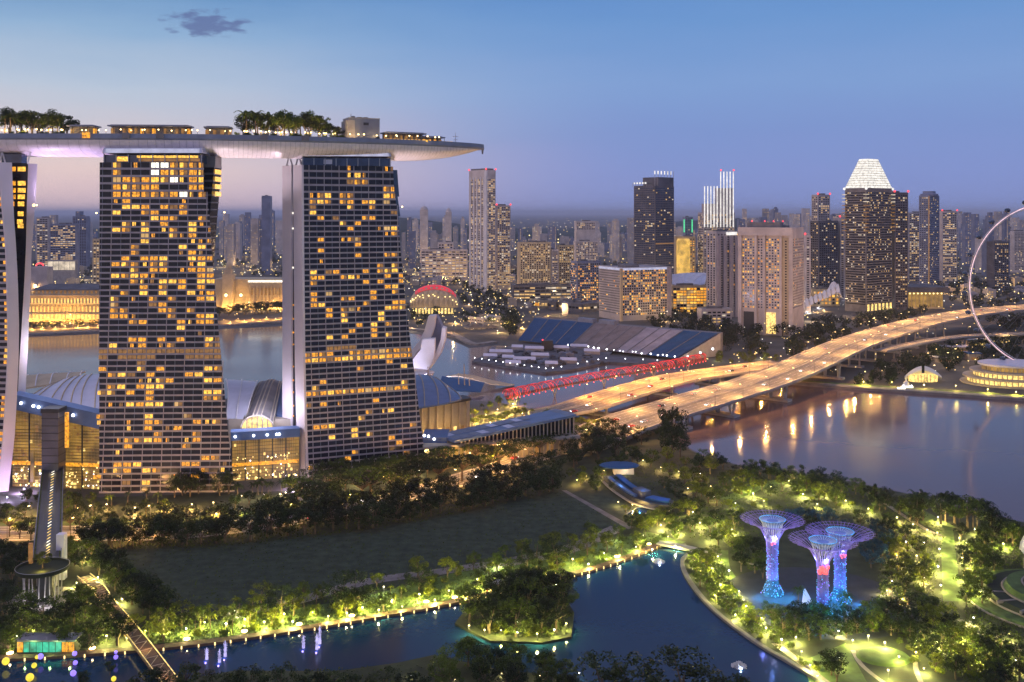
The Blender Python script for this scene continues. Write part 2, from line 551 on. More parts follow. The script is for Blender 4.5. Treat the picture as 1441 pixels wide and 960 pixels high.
path_strip("garden_path", [(1085, 846), (1130, 856), (1200, 858), (1245, 852)], 2.6, M["path"], .026)
mb = MB(); mb.lathe(G(1150, 845), [(36, 0.0), (36, .03)], 40)
tag(mb.build("plaza_paving", M["plaza"]), None, None, None, "structure")
# the round lawn mound, lower right
mb = MB(); mb.lathe(G(1243, 925), [(9, 0), (8.2, .8), (6, 1.0), (.1, 1.05)], 28, 1, .8)
tag(mb.build("lawn_mound", M["lawn"]), None, None, None, "structure")


path_strip("lawn", [(-20, 738), (120, 737), (250, 733), (420, 715), (540, 694), (600, 680)], 9, M["lawn"], .020)


# roads
def road(name, px, w, m, zs, lanes=3, deck=0.0, parapet=True, n=8):
    """px: centre line in photo pixels at the heights zs; a bridge when deck > 0."""
    p = smooth_path([G(x, y, z) for (x, y), z in zip(px, zs)], n)
    mb = MB()
    if deck: ribbon(mb, p, -w / 2, w / 2, 0, deck)
    else: ribbon(mb, p, -w / 2, w / 2, 0)
    if deck and parapet:
        mb.cur = 1
        for s in (-1, 1):
            rows = [[q + side(p, i) * (s * w / 2 + o) + Vector((0, 0, h)) for o, h in ((-.35, -.6), (-.35, 1.0), (.35, 1.0), (.35, -1.2))] for i, q in enumerate(p)]
            mb.grid(rows)
        mb.cur = 2
        rows = [[q + side(p, i) * o + Vector((0, 0, -deck)) for o in (-w * .28, -w * .2, w * .2, w * .28)] for i, q in enumerate(p)]
        rows = [[r[0], r[1] + Vector((0, 0, -1.6)), r[2] + Vector((0, 0, -1.6)), r[3]] for r in rows]
        mb.grid(rows)
    mb.cur = 3
    for k in range(-lanes, lanes + 1):
        off = k * w / (2 * lanes + 1.2)
        if abs(k) == lanes or k == 0:
            ribbon(mb, p, off - .12, off + .12, .012)
        else:
            for i in range(0, len(p) - 1, 1):
                a, b = p[i], p[i + 1]
                t = side(p, i) * off
                q0, q1 = a + t, a + (b - a) * .4 + t
                s_ = side(p, i) * .12
                mb.quad(*[v + Vector((0, 0, .012)) for v in (q0 - s_, q1 - s_, q1 + s_, q0 + s_)])
    mb.cur = 4
    for k in range(-lanes, lanes):
        for dd in (.28, .72):
            off = (k + dd) * w / (2 * lanes + 1.2); ribbon(mb, p, off - .45, off + .45, .006)
    if w > 20:
        mb.cur = 1
        rows = [[q + side(p, i) * o + Vector((0, 0, h)) for o, h in ((-.5, 0), (-.3, .95), (.3, .95), (.5, 0))] for i, q in enumerate(p)]
        mb.grid(rows)
    o = mb.build(name, [m, M["concrete"], M["concrete_dark"], M["paint"], M["track"]])
    return tag(o, None, None, None, "structure"), p


_, AVE = road("road", [(-160, 752), (90, 750), (260, 748), (420, 728), (540, 706), (650, 674), (760, 640), (840, 612)], 22, M["concrete_road"], [.05] * 8, 3)
o, ECP = road("expressway_bridge", [(800, 627), (862, 603), (900, 589), (1000, 559), (1100, 527), (1200, 483), (1290, 455), (1370, 440), (1441, 433), (1560, 424)],
              43, M["concrete_road"], [2, 5, 8, 12, 15, 20, 23, 24, 25, 26], 4, 1.6)
o["label"] = "wide lit concrete expressway bridge rising to the right over the water"
o["category"] = "bridge"; del o["kind"]
o, BAYB = road("road_bridge", [(752, 586), (815, 572), (870, 555), (950, 533), (1045, 519), (1106, 511)], 34, M["concrete_road"], [3, 8, 9.5, 10, 10, 9], 3, 1.4)
o["label"] = "flat orange lit road bridge between the red bridge and the expressway"
o["category"] = "bridge"; del o["kind"]
o, RAMP = road("ramp_bridge", [(1240, 494), (1290, 483), (1340, 475), (1400, 471), (1480, 469)], 12, M["concrete_road"], [14, 14, 13, 12, 12], 1, 1.2)
o["label"] = "narrow curved slip road bridge below the expressway, passing the big wheel"
o["category"] = "bridge"; del o["kind"]
ECPO = [x for x in S.objects if x.name == "expressway_bridge"][0]
BAYO = [x for x in S.objects if x.name == "road_bridge"][0]
RAMPO = [x for x in S.objects if x.name == "ramp_bridge"][0]


def pier_row(parent, path, idx, w, zfoot=0.0, legs=4, vshape=True):
    for i in idx:
        p, s = path[i], side(path, i)
        top = p.z - 1.6
        t = Vector((s.y, -s.x, 0))
        mb = MB()
        mb.obox((p.x, p.y, zfoot + .9), s * (w * .42), t * 4.2, (0, 0, .9))
        for k in range(legs):
            c_ = p + s * (w * .34 * (2 * k / (legs - 1) - 1))
            for d in ((-1, 1) if vshape else (0,)):
                a = Vector((c_.x, c_.y, zfoot + 1.7)) + t * (d * 1.0)
                b = Vector((c_.x, c_.y, top)) + t * (d * 4.2)
                mb.tube([a, b], [1.1, .9], 6)
        mb.build("pier", M["concrete"], parent)


def nearest(path, px):
    return min(range(len(path)), key=lambda i: abs(proj(path[i])[0] - px))


near_edge = lambda x: min(range(len(ECP)), key=lambda i: abs(proj(ECP[i] - side(ECP, i) * 23)[0] - x))
pier_row(ECPO, ECP, [near_edge(x) for x in (968, 1042, 1116, 1186)], 54)
pier_row(ECPO, ECP, [near_edge(x) for x in (1222, 1246, 1272, 1300, 1335)], 43, 0, 4, False)
pier_row(BAYO, BAYB, [nearest(BAYB, x) for x in (838, 925, 1000, 1060)], 34, 0, 3, False)
pier_row(RAMPO, RAMP, [nearest(RAMP, x) for x in (1262, 1310, 1352, 1405)], 9, 0, 2, False)

# lake wall, promenade and channel bank
EDGE = smooth_path(gp((-120, 936), (60, 929), (250, 914), (400, 894), (520, 874), (640, 852), (720, 832), (800, 814), (870, 794), (930, 770)), 6)
mb = MB(); ribbon(mb, EDGE, 0.2, 3.6, .9, .9)
BOARD = tag(mb.build("boardwalk", M["timber"]), None, None, None, "structure")
EDGE2 = smooth_path(gp((960, 768), (968, 779), (958, 791), (966, 815), (1000, 858), (1060, 905), (1110, 935), (1160, 965), (1230, 1008)), 6)
mb = MB(); ribbon(mb, EDGE2, -.2, 1.5, .9, .9)
tag(mb.build("lake_edge_wall", M["concrete_dark"]), "curved concrete edge wall along the right shore of the lake", "wall")
BANK = smooth_path(gp((1090, 540), (1190, 548), (1280, 554), (1441, 565), (1600, 577)), 6)
mb = MB(); ribbon(mb, BANK, 0, 5, 2.2, 2.2)
tag(mb.build("river_wall", M["concrete_dark"]), "stone river wall along the far bank under the round pavilions", "wall")
mb = MB(); ribbon(mb, BANK, 5, 10, 2.26); tag(mb.build("promenade", M["path"]), None, None, None, "structure")
mb = MB(); ribbon(mb, BANK, 10, 19, 2.0, 1.9); tag(mb.build("bank_lawn", M["lawn"]), None, None, None, "structure")
WATERFRONT = smooth_path(gp((-200, 473), (10, 473), (140, 468), (300, 461), (415, 455), (560, 464), (625, 470), (662, 486), (700, 483)), 5)
mb = MB(); ribbon(mb, WATERFRONT, 0, 9, 2.0, 2.0)
tag(mb.build("waterfront_promenade", M["path"]), None, None, None, "structure")
# the island in the lake
ISL = gp((640, 880), (662, 852), (735, 833), (790, 836), (808, 865), (804, 899), (765, 907), (690, 905))
mb = MB(); mb.prism(ISL, 0, .8); tag(mb.build("island", M["soil"]), None, None, None, "structure")
NB = gp((-150, 985), (180, 975), (330, 947), (470, 948), (560, 936), (610, 925), (700, 945), (790, 955), (850, 975), (1000, 985), (1010, 1010), (1000, 1060), (-150, 1060))
mb = MB(); mb.prism(NB, 0, .8); tag(mb.build("near_bank", M["soil"]), None, None, None, "structure")


# ------------------------------------------------------------------ hotel towers
def interp(tab, y):
    if y <= tab[0][0]: return tab[0][1]
    for (a, b), (c_, d) in zip(tab, tab[1:]):
        if y <= c_: return b + (d - b) * (y - a) / (c_ - a)
    return tab[-1][1]


TW2 = """.X.o.WWXXXX|.X...WXXXXX|.XXXXXXWoXX|.XXXXX...XX|.XXXXXXXWoX|.oX.....o..|..XXX.XXX..|.X..XX..X..|.....XXX..X|..XoX.X..Xo|.XX.X.oX.X.o|....Xo.XoX..|....X....ooXX
...X....X.X..|...X....oXo.X|..X.XXX..XXX|.XXXoXX..oX..|...X.XX.oXXX|.XXXXo....XX|...XooXXX.XX|.X..X.X.X.X.|..X.X.X..XoX|.X.o.X.X..XX|.X...XX.....|.XX...XX.X..|.XXo...X..XX
...XX...XoXX|........X...|..........o.|...XX.X.X..XX|.X.oX.oX...XX|dddddddddddddd|d.dddd...ddddd|....d........|X...X.X....XX|.XXX.X...XX..|....ooXX...XX|.XX.XXX......|XX.X.X.....XX|.....X.....XX|.ooXXXX.X....
.............|X....X...X...|o..o.XX...XoX|...o.X.oX....|......X...X..|..oXXXXo.oX..|...X.....X...|..o..........|...........XX|..XXX....XX..o|.oXX.XX....X.o|X.......ooX...|...X.X.......|.............""".replace("\n", "|").split("|")
TW3 = """......o....oX.|......oXo.....|......dXX.....|...........XX.|.oXX.XX....XX.|.XXX.XX.XX.X..|.X....X..X...X|.X..........XX|..X.X...XX...X|.....X.X......|......X...oXXX|...........oX.|..X..oXX......|.......X......
..X...........|.......X...XX.|..o...........|..........X.X.|.X.XX...X.XXX.|.XX..XXo...X.X|.X......X.X..X|...........XX.|.X.X.....X..X.|.X...XX..X....|.XX.....X...XX|...X.XXo...XXX|...X.X....X...|.....X....X...
.......X.X.X..|......X..X....|...X.X...X.X..|..............|...dddd.......|XXXX..XXXXXXXXX|XXXXXXXXXXXXXXX|...........X...|.......X.....X.|..............|..X............|.X...........X.|XXXXXXXXXXXXXX.|..............
X.X.o....X.....|..............|........X.oX...|.......X.......|.XXX...........|......X.......X|...X..X.X......|...........X...|............X..|......X........|.....X.......X.|X.............|..............""".replace("\n", "|").split("|")


def hotel_tower(label, pxb, pyb, th, lean, LT, RT, rows, bay, end=None, flat_end=None):
    """Leaning slab: facade over curved left/right edges (tables photo-y -> photo-x), every floor a band, lit rooms as windows."""
    th = math.radians(th)
    d = Vector((math.cos(th), math.sin(th), 0)); n = Vector((math.sin(th), -math.cos(th), 0))
    P0 = G(pxb, pyb)
    root = empty("hotel_tower", P0, label, "hotel tower")

    def base(z):
        return P0 - n * (lean * (1 - (1 - min(z, 178) / 178) ** 1.7)) + Vector((0, 0, z))

    def u_at(px, z):
        b = base(z); t = (px - CX) / F
        return (t * b.y - b.x) / (d.x - t * d.y)

    def edge(tab, z):
        b = base(z); y = HY + F * (H - z) / b.y
        return u_at(interp(tab, y), z)
    zs = [178]
    for _ in range(5): zs.append(zs[-1] - 4.05)
    k = len(rows) - 5
    st = zs[-1] / k
    for i in range(k): zs.append(max(0, zs[-1] - st))
    uref = edge(LT, 90)
    body, bands, fins, mul = MB(), MB(), MB(), MB()
    litm = [MB() for _ in range(4)]
    lits = []
    mats = {"X": 0, "W": 1, "o": 0, "d": 2}
    ts, tb_ = [], []
    for r in range(len(rows)):
        zt, zb = zs[r], zs[r + 1]
        h = zt - zb
        uL, uR, uL2, uR2 = edge(LT, zt), edge(RT, zt), edge(LT, zb), edge(RT, zb)
        bt, bb = base(zt), base(zb)
        body.quad(bb + d * uL2, bb + d * uR2, bt + d * uR, bt + d * uL)                      # glass of this floor
        b0 = base(zb)                                                                       # spandrel band + balcony slab
        bh = h * .29
        for q0, q1, hh, pr in ((uL2, uR2, bh, .2), (uL2, uR2, .2, .38)):
            mid = b0 + d * ((q0 + q1) / 2) + n * (pr / 2) + Vector((0, 0, hh / 2))
            bands.obox(mid, d * ((q1 - q0) / 2), n * (pr / 2), (0, 0, hh / 2))
        k0 = math.ceil((uL2 - uref) / bay - .2); k1 = math.floor((uR2 - uref) / bay + .2)
        for kk in range(k0, k1 + 1):
            u = uref + kk * bay
            if u < uL2 - .5 or u > uR2 + .5: continue
            wide = kk % 2 == 1
            m_ = fins if wide else mul
            hw, pr = (.2, .28) if wide else (.12, .1)
            m_.obox(b0 + d * u + n * (pr / 2) + Vector((0, 0, h / 2)) - n * ((b0 - bt).dot(n) / 2), d * hw, n * (pr / 2), (0, 0, h / 2))
        if r < len(rows):
            for ci, ch in enumerate(rows[r]):
                if ch in ".": continue
                u0 = uref + ci * bay + bay * .10; u1 = u0 + bay * .80
                if ch == "o": u0 += RND.random() * bay * .3; u1 = u0 + bay * .36
                if ch == "d": u0, u1 = uref + ci * bay + .3, uref + (ci + 1) * bay - .3
                u1 = min(u1, uR2 - .3)
                if u1 - u0 < .8: continue
                w0 = base(zb + bh + .05); w1 = base(zt - .08)
                mi = {"W": 2, "d": 3}.get(ch, 1 if RND.random() < .22 else 0)
                lits.append((u0, u1, w0 + n * .06, w1 + n * .06, mi))
    body.build("facade_glass", M["glass"], root)
    bands.build("floor_bands", M["lilac"], root)
    fins.build("facade_fin", M["lilac"], root)["kind"] = "stuff"
    mul.build("mullion", M["parapet"], root)["kind"] = "stuff"
    RND.shuffle(lits)
    rest = MB()
    wm = [E["amber"], E["gold"], E["whitewin"], E["dim"], E["office"]]
    for i, (u0, u1, w0, w1, mi) in enumerate(lits):
        mb = MB() if i < 99 else rest
        mb.cur = mi
        um = u0 + (u1 - u0) * RND.uniform(.42, .6)
        for a, b in ((u0, um - .12), (um + .12, u1)):
            if b - a > .2: mb.quad(w0 + d * a, w0 + d * b, w1 + d * b, w1 + d * a)
        if mi == 0 and RND.random() < .2: mi = RND.choice((3, 4, 1))
        mb.m[-2:] = [mi] * len(mb.m[-2:])
        alt = 3 if RND.random() < .38 and mi != 2 and len(mb.m) > 1 else mi
        mb.m[-1] = alt
        mb.cur = 0
        if i < 99:
            mb.m = [0] + [1] * (len(mb.f) - 1)
            mb.build("window", [wm[mi], wm[alt]], root)
    tag(rest.build("window", wm, root), None, None, None, "stuff")
    return root, d, n, base, u_at, edge


L2 = [(220, 140.3), (700, 139.5)]
R2_ = [(229, 287), (273, 287), (284, 292), (305, 295), (335, 297), (365, 299), (410, 303), (440, 305), (470, 308), (500, 311), (560, 316.5), (600, 320), (640, 324.5), (690, 330)]
T2, d2, n2, base2, u2, e2 = hotel_tower("tall dark glass hotel tower in the middle with most lit rooms", 140, 694, 2, 16, L2, R2_, TW2, 5.19)
# the rear slab of the middle tower: dark glass end with a few lit rooms near the top
mb = MB()
uL0 = e2(L2, 10) + 1
bk = lambda z: base2(z) - n2 * 12


def rear_u(px, z):
    b = bk(z); t = (px - CX) / F
    return (t * b.y - b.x) / (d2.x - t * d2.y)


RR = [(229, 312), (280, 308), (340, 303), (400, 299), (560, 304), (690, 316)]
zz = [0, 30, 60, 90, 120, 140, 160, 176]
ring = []
for z in zz:
    b = bk(z); y = HY + F * (H - z) / b.y
    uR = rear_u(interp(RR, y), z)
    f0 = b + d2 * uL0; X1 = (interp(RR, y) - CX) / F * 575
    f1 = Vector((X1, f0.y, z))
    ring.append((f0, f1, Vector((X1, 575, z)), Vector((f0.x, 575, z))))
for a, b in zip(ring, ring[1:]):
    mb.hexa(list(a) + list(b))
mb.build("rear_slab", M["glass"], T2)
mb = MB()
for z in range(4, 178, 4):
    b = bk(z); y = HY + F * (H - z) / b.y
    X1 = (interp(RR, y) - CX) / F * 575
    mb.box(X1 - 10, b.y - .3, z - .4, X1 + .25, 575, z + (.4 if z < 158 else .8))
mb.build("rear_floor_bands", M["darkbld"], T2)
for z in (173.5, 169.3, 165.1, 160.9):
    r_ = z
    X1 = (311 - CX) / F * 575
    mb = MB(); mb.quad((X1 + .4, 562, r_ - 1.3), (X1 + .4, 574, r_ - 1.3), (X1 + .4, 574, r_ + 1.3), (X1 + .4, 562, r_ + 1.3)); mb.build("window", E["gold"], T2)
    for px0, px1, e in ((289.5, 293.5, "amber"),):
        b = bk(z) + n2 * .7
        a0, a1 = rear_u(px0, z), rear_u(px1, z)
        mb = MB(); mb.quad(*[b + d2 * u + Vector((0, 0, h)) for u, h in ((a0, -1.3), (a1, -1.3), (a1, 1.3), (a0, 1.3))])
        mb.build("window", E[e], T2)

L3 = [(220, 424), (350, 425), (500, 426.5), (600, 429), (680, 432)]
R3_ = [(231, 553), (262, 554), (300, 559.5), (340, 562.5), (390, 567), (440, 571.5), (500, 579), (550, 585), (600, 591), (660, 598)]
T3, d3, n3, base3, u3, e3 = hotel_tower("dark glass hotel tower with pale end wall under the tip of the rooftop deck", 432, 672, 22.5, 14, L3, R3_, TW3, 4.42)
ev = Vector((-.75, .66, 0))
for (nm_, off0, off1, zb, mt) in (("end_wall", 0.0, 8.2, 0, "pier"), ("end_wall", 9.6, 18.5, 22, "pier")):
    mb = MB(); prev = None
    for z in [zb + (178 - zb) * i / 14 for i in range(15)]:
        if off0 == 0:
            p = base3(z) + d3 * e3(L3, z) + n3 * .5
        else:
            p = base3(178) + d3 * e3(L3, 178); p = Vector((p.x, p.y, z))
        a, b = p + ev * off0, p + ev * off1
        # the end wall is a slab 1.2 m thick, facing left
        inn = d3 * 1.2
        cur = (a, b, b + inn, a + inn)
        if prev: mb.hexa(list(prev) + list(cur))
        prev = cur
    mb.build(nm_, M[mt], T3)
# glass and light between the two slabs
mb = MB()
for i in range(14):
    z0, z1 = 20 + i * 11.2, 20 + (i + 1) * 11.2
    q = []
    for z, o in ((z0, 8.0), (z0, 9.9), (z1, 9.9), (z1, 8.0)):
        p = base3(178) + d3 * (e3(L3, 178) + 1.0); p = Vector((p.x, p.y, z)); q.append(p + ev * o)
    mb.quad(*q)
mb.build("atrium_glass", M["glass"], T3)
for z in (24, 31, 37, 45, 52, 60, 73, 80, 88, 96, 118, 141, 150):
    p = base3(178) + d3 * (e3(L3, 178) + .7); p = Vector((p.x, p.y, z)) + ev * 8.9
    mb = MB(); mb.ball(p, .55, 6, 4); mb.build("lamp", E["amber" if z < 110 else "whitewin"], T3)
# back of the tower
mb = MB()
for z0, z1 in zip(range(0, 176, 22), range(22, 178, 22)):
    ring = []
    for z in (z0, z1):
        p = base3(z) + d3 * (e3(L3, z) + 1.5) - n3 * 1; q = base3(z) + d3 * (e3(R3_, z) - .3) - n3 * 1
        ring += [p, q, q - n3 * 16, p - n3 * 16]
    mb.hexa(ring)
mb.build("rear_slab", M["darkbld"], T3)
mb = MB()   # dark glass corner at the top right
for z0, z1, w in ((160, 176, 3.0), (148, 160, 2.0), (136, 148, .9)):
    p = base3(z0) + d3 * e3(R3_, z0); q = base3(z1) + d3 * e3(R3_, z1)
    ring = []
    for b in (p, q): ring += [b - n3 * .4, b + d3 * w - n3 * 1.5, b + d3 * w - n3 * 9, b - n3 * 9]
    mb.hexa(ring)
mb.build("corner_glass", M["glass_blue"], T3)

# the left tower: we see its narrow end, two leaning slabs with glass between
FS = [(232, (-2, 13)), (300, (4, 15.5)), (350, (8.5, 19)), (400, (10, 21.5)), (460, (11.5, 23)), (500, (11.5, 22.5)), (560, (8.5, 20)), (620, (4.5, 16.5)), (692, (-3, 8))]
RS = [(232, (36.5, 49)), (300, (34.5, 45)), (350, (33.5, 41)), (400, (31, 39.5)), (460, (27.5, 37)), (520, (23.5, 34)), (562, (22, 32)), (640, (18, 28))]
T1 = empty("hotel_tower", G(4, 692), "left hotel tower at the picture edge showing two crossing pale end slabs", "hotel tower")


def end_slab(tab, D0, D1, depth, zmin=0.0):
    mb = MB(); prev = None
    for i in range(25):
        z = zmin + (178 - zmin) * i / 24
        D = D0 + (D1 - D0) * z / 178
        y = HY + F * (H - z) / D
        a = interp([(t, v[0]) for t, v in tab], y); b = interp([(t, v[1]) for t, v in tab], y)
        pa, pb = Vector(((a - CX) * D / F, D, z)), Vector(((b - CX) * D / F, D + 3, z))
        k = Vector((-.9, .9, 0)) * 1.2
        cur = (pa, pb, pb + k, pa + k)
        if prev: mb.hexa(list(prev) + list(cur))
        prev = cur
    mb.build("end_wall", M["pier"], T1)


end_slab(FS, 534, 548, 1)
end_slab(RS, 556, 562, 1, 8)
mb, mbl, bands = MB(), MB(), MB()
nfl = 56
for i in range(nfl):     # facade left of the front slab, and the glass wall between the slabs
    z0, z1 = i * 178 / nfl, (i + 1) * 178 / nfl
    D = 535 + 14 * z0 / 178
    y = HY + F * (H - z0) / D
    xr = interp([(t, v[0]) for t, v in FS], y) + .6
    X = lambda px: (px - CX) * D / F
    mb.quad((X(xr) - 42, D + 4, z0), (X(xr), D + 1, z0), (X(xr), D + 1.3, z1), (X(xr) - 42, D + 4.3, z1))
    bands.hexa([(X(xr) - 42, D + 3.2, z0), (X(xr), D + .2, z0), (X(xr), D + 1.4, z0), (X(xr) - 42, D + 4.4, z0), (X(xr) - 42, D + 3.2, z0 + 1.2), (X(xr), D + .2, z0 + 1.2), (X(xr), D + 1.4, z0 + 1.2), (X(xr) - 42, D + 4.4, z0 + 1.2)])
    if RND.random() < .5 and i > 3:
        w = MB(); xa = X(xr) - RND.choice((2.6, 2.9)); w.quad((xa, D + .95, z0 + 1.3), (xa + 2.1, D + .8, z0 + 1.3), (xa + 2.1, D + .85, z1 - .1), (xa, D + 1.0, z1 - .1))
        w.build("window", E["amber" if RND.random() < .7 else "gold"], T1)
mb.build("facade_glass", M["glass"], T1); bands.build("floor_bands", M["lilac"], T1)
mb = MB(); prev = None
for i in range(19):
    z = 25 + 153 * i / 18
    D = 557
    y = HY + F * (H - z) / D
    a = interp([(t, v[1]) for t, v in FS], y) - 3; b = interp([(t, v[0]) for t, v in RS], y) + 3
    b = max(b, a + .5)
    cur = (P(a, y, D), P(b, y, D + 1))
    if prev: mb.quad(prev[0], prev[1], cur[1], cur[0])
    prev = cur
mb.build("atrium_glass", M["glass"], T1)
for y, xs in ((238, (15, 22, 25, 36)), (258, (15, 22, 25, 36)), (268, (14, 22, 25, 36)), (277, (15, 22, 25, 35)), (287, (16, 20, 25, 34)), (301, (25, 33)), (312, (24, 32)), (318, (25, 33))):
    for a, b in zip(xs[::2], xs[1::2]):
        w = MB(); w.quad(*[P(x, yy, 556) for x, yy in ((a, y + 3.2), (b, y + 3.2), (b, y - 3.2), (a, y - 3.2))])
        w.build("window", E["gold" if a > 20 else "amber"], T1)
mb = MB(); mb.box(*P(2, 232, 556)[:2], 178, *P(38, 232, 562)[:2], 183); mb.build("crown", M["glass_blue"], T1)
w = MB(); w.ball(P(47.5, 289, 555), .9, 6, 4); w.build("lamp", E["lampyel"], T1)


# recessed top storeys that carry the deck
def crown_block(T, x0, x1, D, y_sill, label_=None):
    a, b = P(x0, 250, D), P(x1, 250, D + (0 if T is T2 else 14))
    dv = (b - a).normalized(); nv = Vector((dv.y, -dv.x, 0))
    Lc = (b - a).length
    m = lambda u, o, z: Vector((a.x, a.y, 0)) + dv * u + nv * o + Vector((0, 0, z))
    mb = MB(); mb.hexa([m(0, 0, 177.6), m(Lc, 0, 177.6), m(Lc, -18, 177.6), m(0, -18, 177.6), m(0, 0, 182.2), m(Lc, 0, 182.2), m(Lc, -18, 182.2), m(0, -18, 182.2)])
    mb.build("recessed_storey", M["glass_blue"], T)
    mb = MB()
    mb.hexa([m(-1, 1.2, 183.2), m(Lc + .5, 1.2, 183.2), m(Lc + .5, -17, 183.2), m(-1, -17, 183.2), m(0, .2, 186.2), m(Lc, .2, 186.2), m(Lc, -16, 186.2), m(0, -16, 186.2)])
    mb.build("fairing", M["roof_lav"], T)
    mb = MB(); mb.quad(m(1, 1.35, 183.3), m(Lc - 1, 1.35, 183.3), m(Lc - 1, .6, 185.6), m(1, .6, 185.6)); mb.build("glow_strip", E["whiteblue"], T)  # glowing quad stands in for light falling on the fairing
    mb = MB()
    for k in range(9):
        u = Lc * k / 8
        mb.obox(m(u, .5, 180), dv * .25, nv * .3, (0, 0, 2.6))
    mb.build("crown_columns", M["metal"], T)
    return m, Lc


mA, LA = crown_block(T2, 147, 284, 551, 229)
w = MB(); w.quad(mA(18, .1, 180.6), mA(LA - 2, .1, 180.6), mA(LA - 2, .1, 181.9), mA(18, .1, 181.9)); w.build("glow_strip", E["gold"], T2)
w = MB(); w.quad(mA(19, .1, 178.6), mA(LA - 1, .1, 178.6), mA(LA - 1, .1, 180.3), mA(19, .1, 180.3)); w.build("window", E["dim"], T2)
w = MB(); w.quad(mA(7, .1, 178.7), mA(13, .1, 178.7), mA(13, .1, 181.3), mA(7, .1, 181.3)); w.build("window", E["gold"], T2)
mB_, LB = crown_block(T3, 426, 549, 580, 231)
w = MB(); w.quad(mB_(12, .1, 178.6), mB_(17, .1, 178.6), mB_(17, .1, 181.3), mB_(12, .1, 181.3)); w.build("window", M["roof_lav"], T3)
# splayed struts at the left of tower three
for T, px, D in ((T3, (404, 410, 417, 423), 590), (T2, (288, 296, 302), 565), (T1, (0, 6, 40), 556)):
    for i, x in enumerate(px):
        mb = MB(); a = P(x + (2 if i % 2 else -1), 240, D); b = P(x + (-4 if i % 2 else 4), 215, D)
        mb.tube([(a.x, a.y, 177.5), (b.x, b.y, 186)], .45, 6)
        mb.build("strut", M["white"], T)
mb = MB(); p0, p1 = P(286, 230, 560), P(303, 230, 560); mb.box(p0.x, 560, 176, p1.x, 572, 182); mb.build("stair_block", M["concrete_dark"], T2)

# ------------------------------------------------------------------ rooftop deck
CL = smooth_path([(-470, 574, 0), (-380, 570, 0), (-300, 569, 0), (-195, 572, 0), (-140, 584, 0), (-95, 602, 0), (-55, 621, 0), (-19, 641, 0)], 10)
DECK = empty("rooftop_deck", (-195, 572, 183), "long boat shaped rooftop deck lying across all hotel towers", "rooftop deck")
cum = [0]
for a, b in zip(CL, CL[1:]): cum.append(cum[-1] + (b - a).length)
tot = cum[-1]
hrows, prows, deckrows = [], [], []
for i, p in enumerate(CL):
    t = tot - cum[i]                         # distance from the tip
    w = 19.5 * (1 - (1 - min(1, (t + 1.0) / 78)) ** 2.0) ** .62
    dep = 11.5 * (1 - (1 - min(1, (t + 1.5) / 62)) ** 2.0) ** .75
    s = side(CL, i)
    top = 191.2
    row = []
    for k in range(17):
        a = math.pi * k / 16
        row.append(p + s * (-w * math.cos(a)) + Vector((0, 0, top - .5 - (dep - 3) * math.sin(a) ** .75)))
    hrows.append(row)
    prows.append([p - s * (w + .1) + Vector((0, 0, top - .6)), p - s * (w + .5) + Vector((0, 0, top + .4)), p - s * (w - .2) + Vector((0, 0, top + 2.9)), p - s * (w - .9) + Vector((0, 0, top + 2.9)),
                  p - s * (w - 1) + Vector((0, 0, top + 2.2)), p + s * (w - 1) + Vector((0, 0, top + 2.2)), p + s * (w - .9) + Vector((0, 0, top + 2.9)), p + s * (w - .2) + Vector((0, 0, top + 2.9)), p + s * (w + .5) + Vector((0, 0, top + .4)), p + s * (w + .1) + Vector((0, 0, top - .6))])
mb = MB(); mb.grid([r[::-1] for r in hrows]); mb.build("hull", M["hull"], DECK, smooth=True)
mb = MB(); mb.grid(prows); mb.build("parapet", M["parapet"], DECK)
mb = MB(); mb.sheet([CL[-1] + Vector((0, 0, 188 + 3 * k)) + side(CL, len(CL) - 1) * x for k, x in ((0, -1), (0, 1), (1.8, 2), (1.8, -2))]); mb.build("tip_rail", M["parapet"], DECK)
# seams of the hull panels
mb = MB()
for i in range(2, len(CL) - 1, 1):
    for k in range(2):
        f = k * .5
        row = [Vector(hrows[i][j]) * (1 - f) + Vector(hrows[i + 1][j]) * f for j in range(0, 10)]
        mb.tube([q + Vector((0, -.02, -.03)) for q in row], .05, 4, False)
mb.build("panel_seams", M["concrete_dark"], DECK)


def deck_at(px, off=0.0):
    """Point on the deck whose centre line offset is off (negative = towards us), under photo column px."""
    best = min(range(len(CL)), key=lambda i: abs(proj(CL[i] + side(CL, i) * off)[0] - px))
    lo, hi = max(best - 1, 0), min(best + 1, len(CL) - 1)
    pts = [CL[lo + 0] + (CL[hi] - CL[lo]) * (k / 20) + side(CL, best) * off for k in range(21)]
    q = min(pts, key=lambda v: abs(proj(v)[0] - px))
    return Vector((q.x, q.y, 193.4)), side(CL, best)


for x, yk in ((122, 0), (177, 0), (226, 0), (372, 1), (430, 1)):       # parapet niches, the left one lit
    p, s = deck_at(x, -20.3)
    t = Vector((s.y, -s.x, 0))
    mb = MB(); mb.obox(p + Vector((0, 0, -.4)), t * 2.0, s * .5, (0, 0, 1.5)); mb.build("niche", E["amber"] if x == 122 else M["concrete_dark"], DECK)


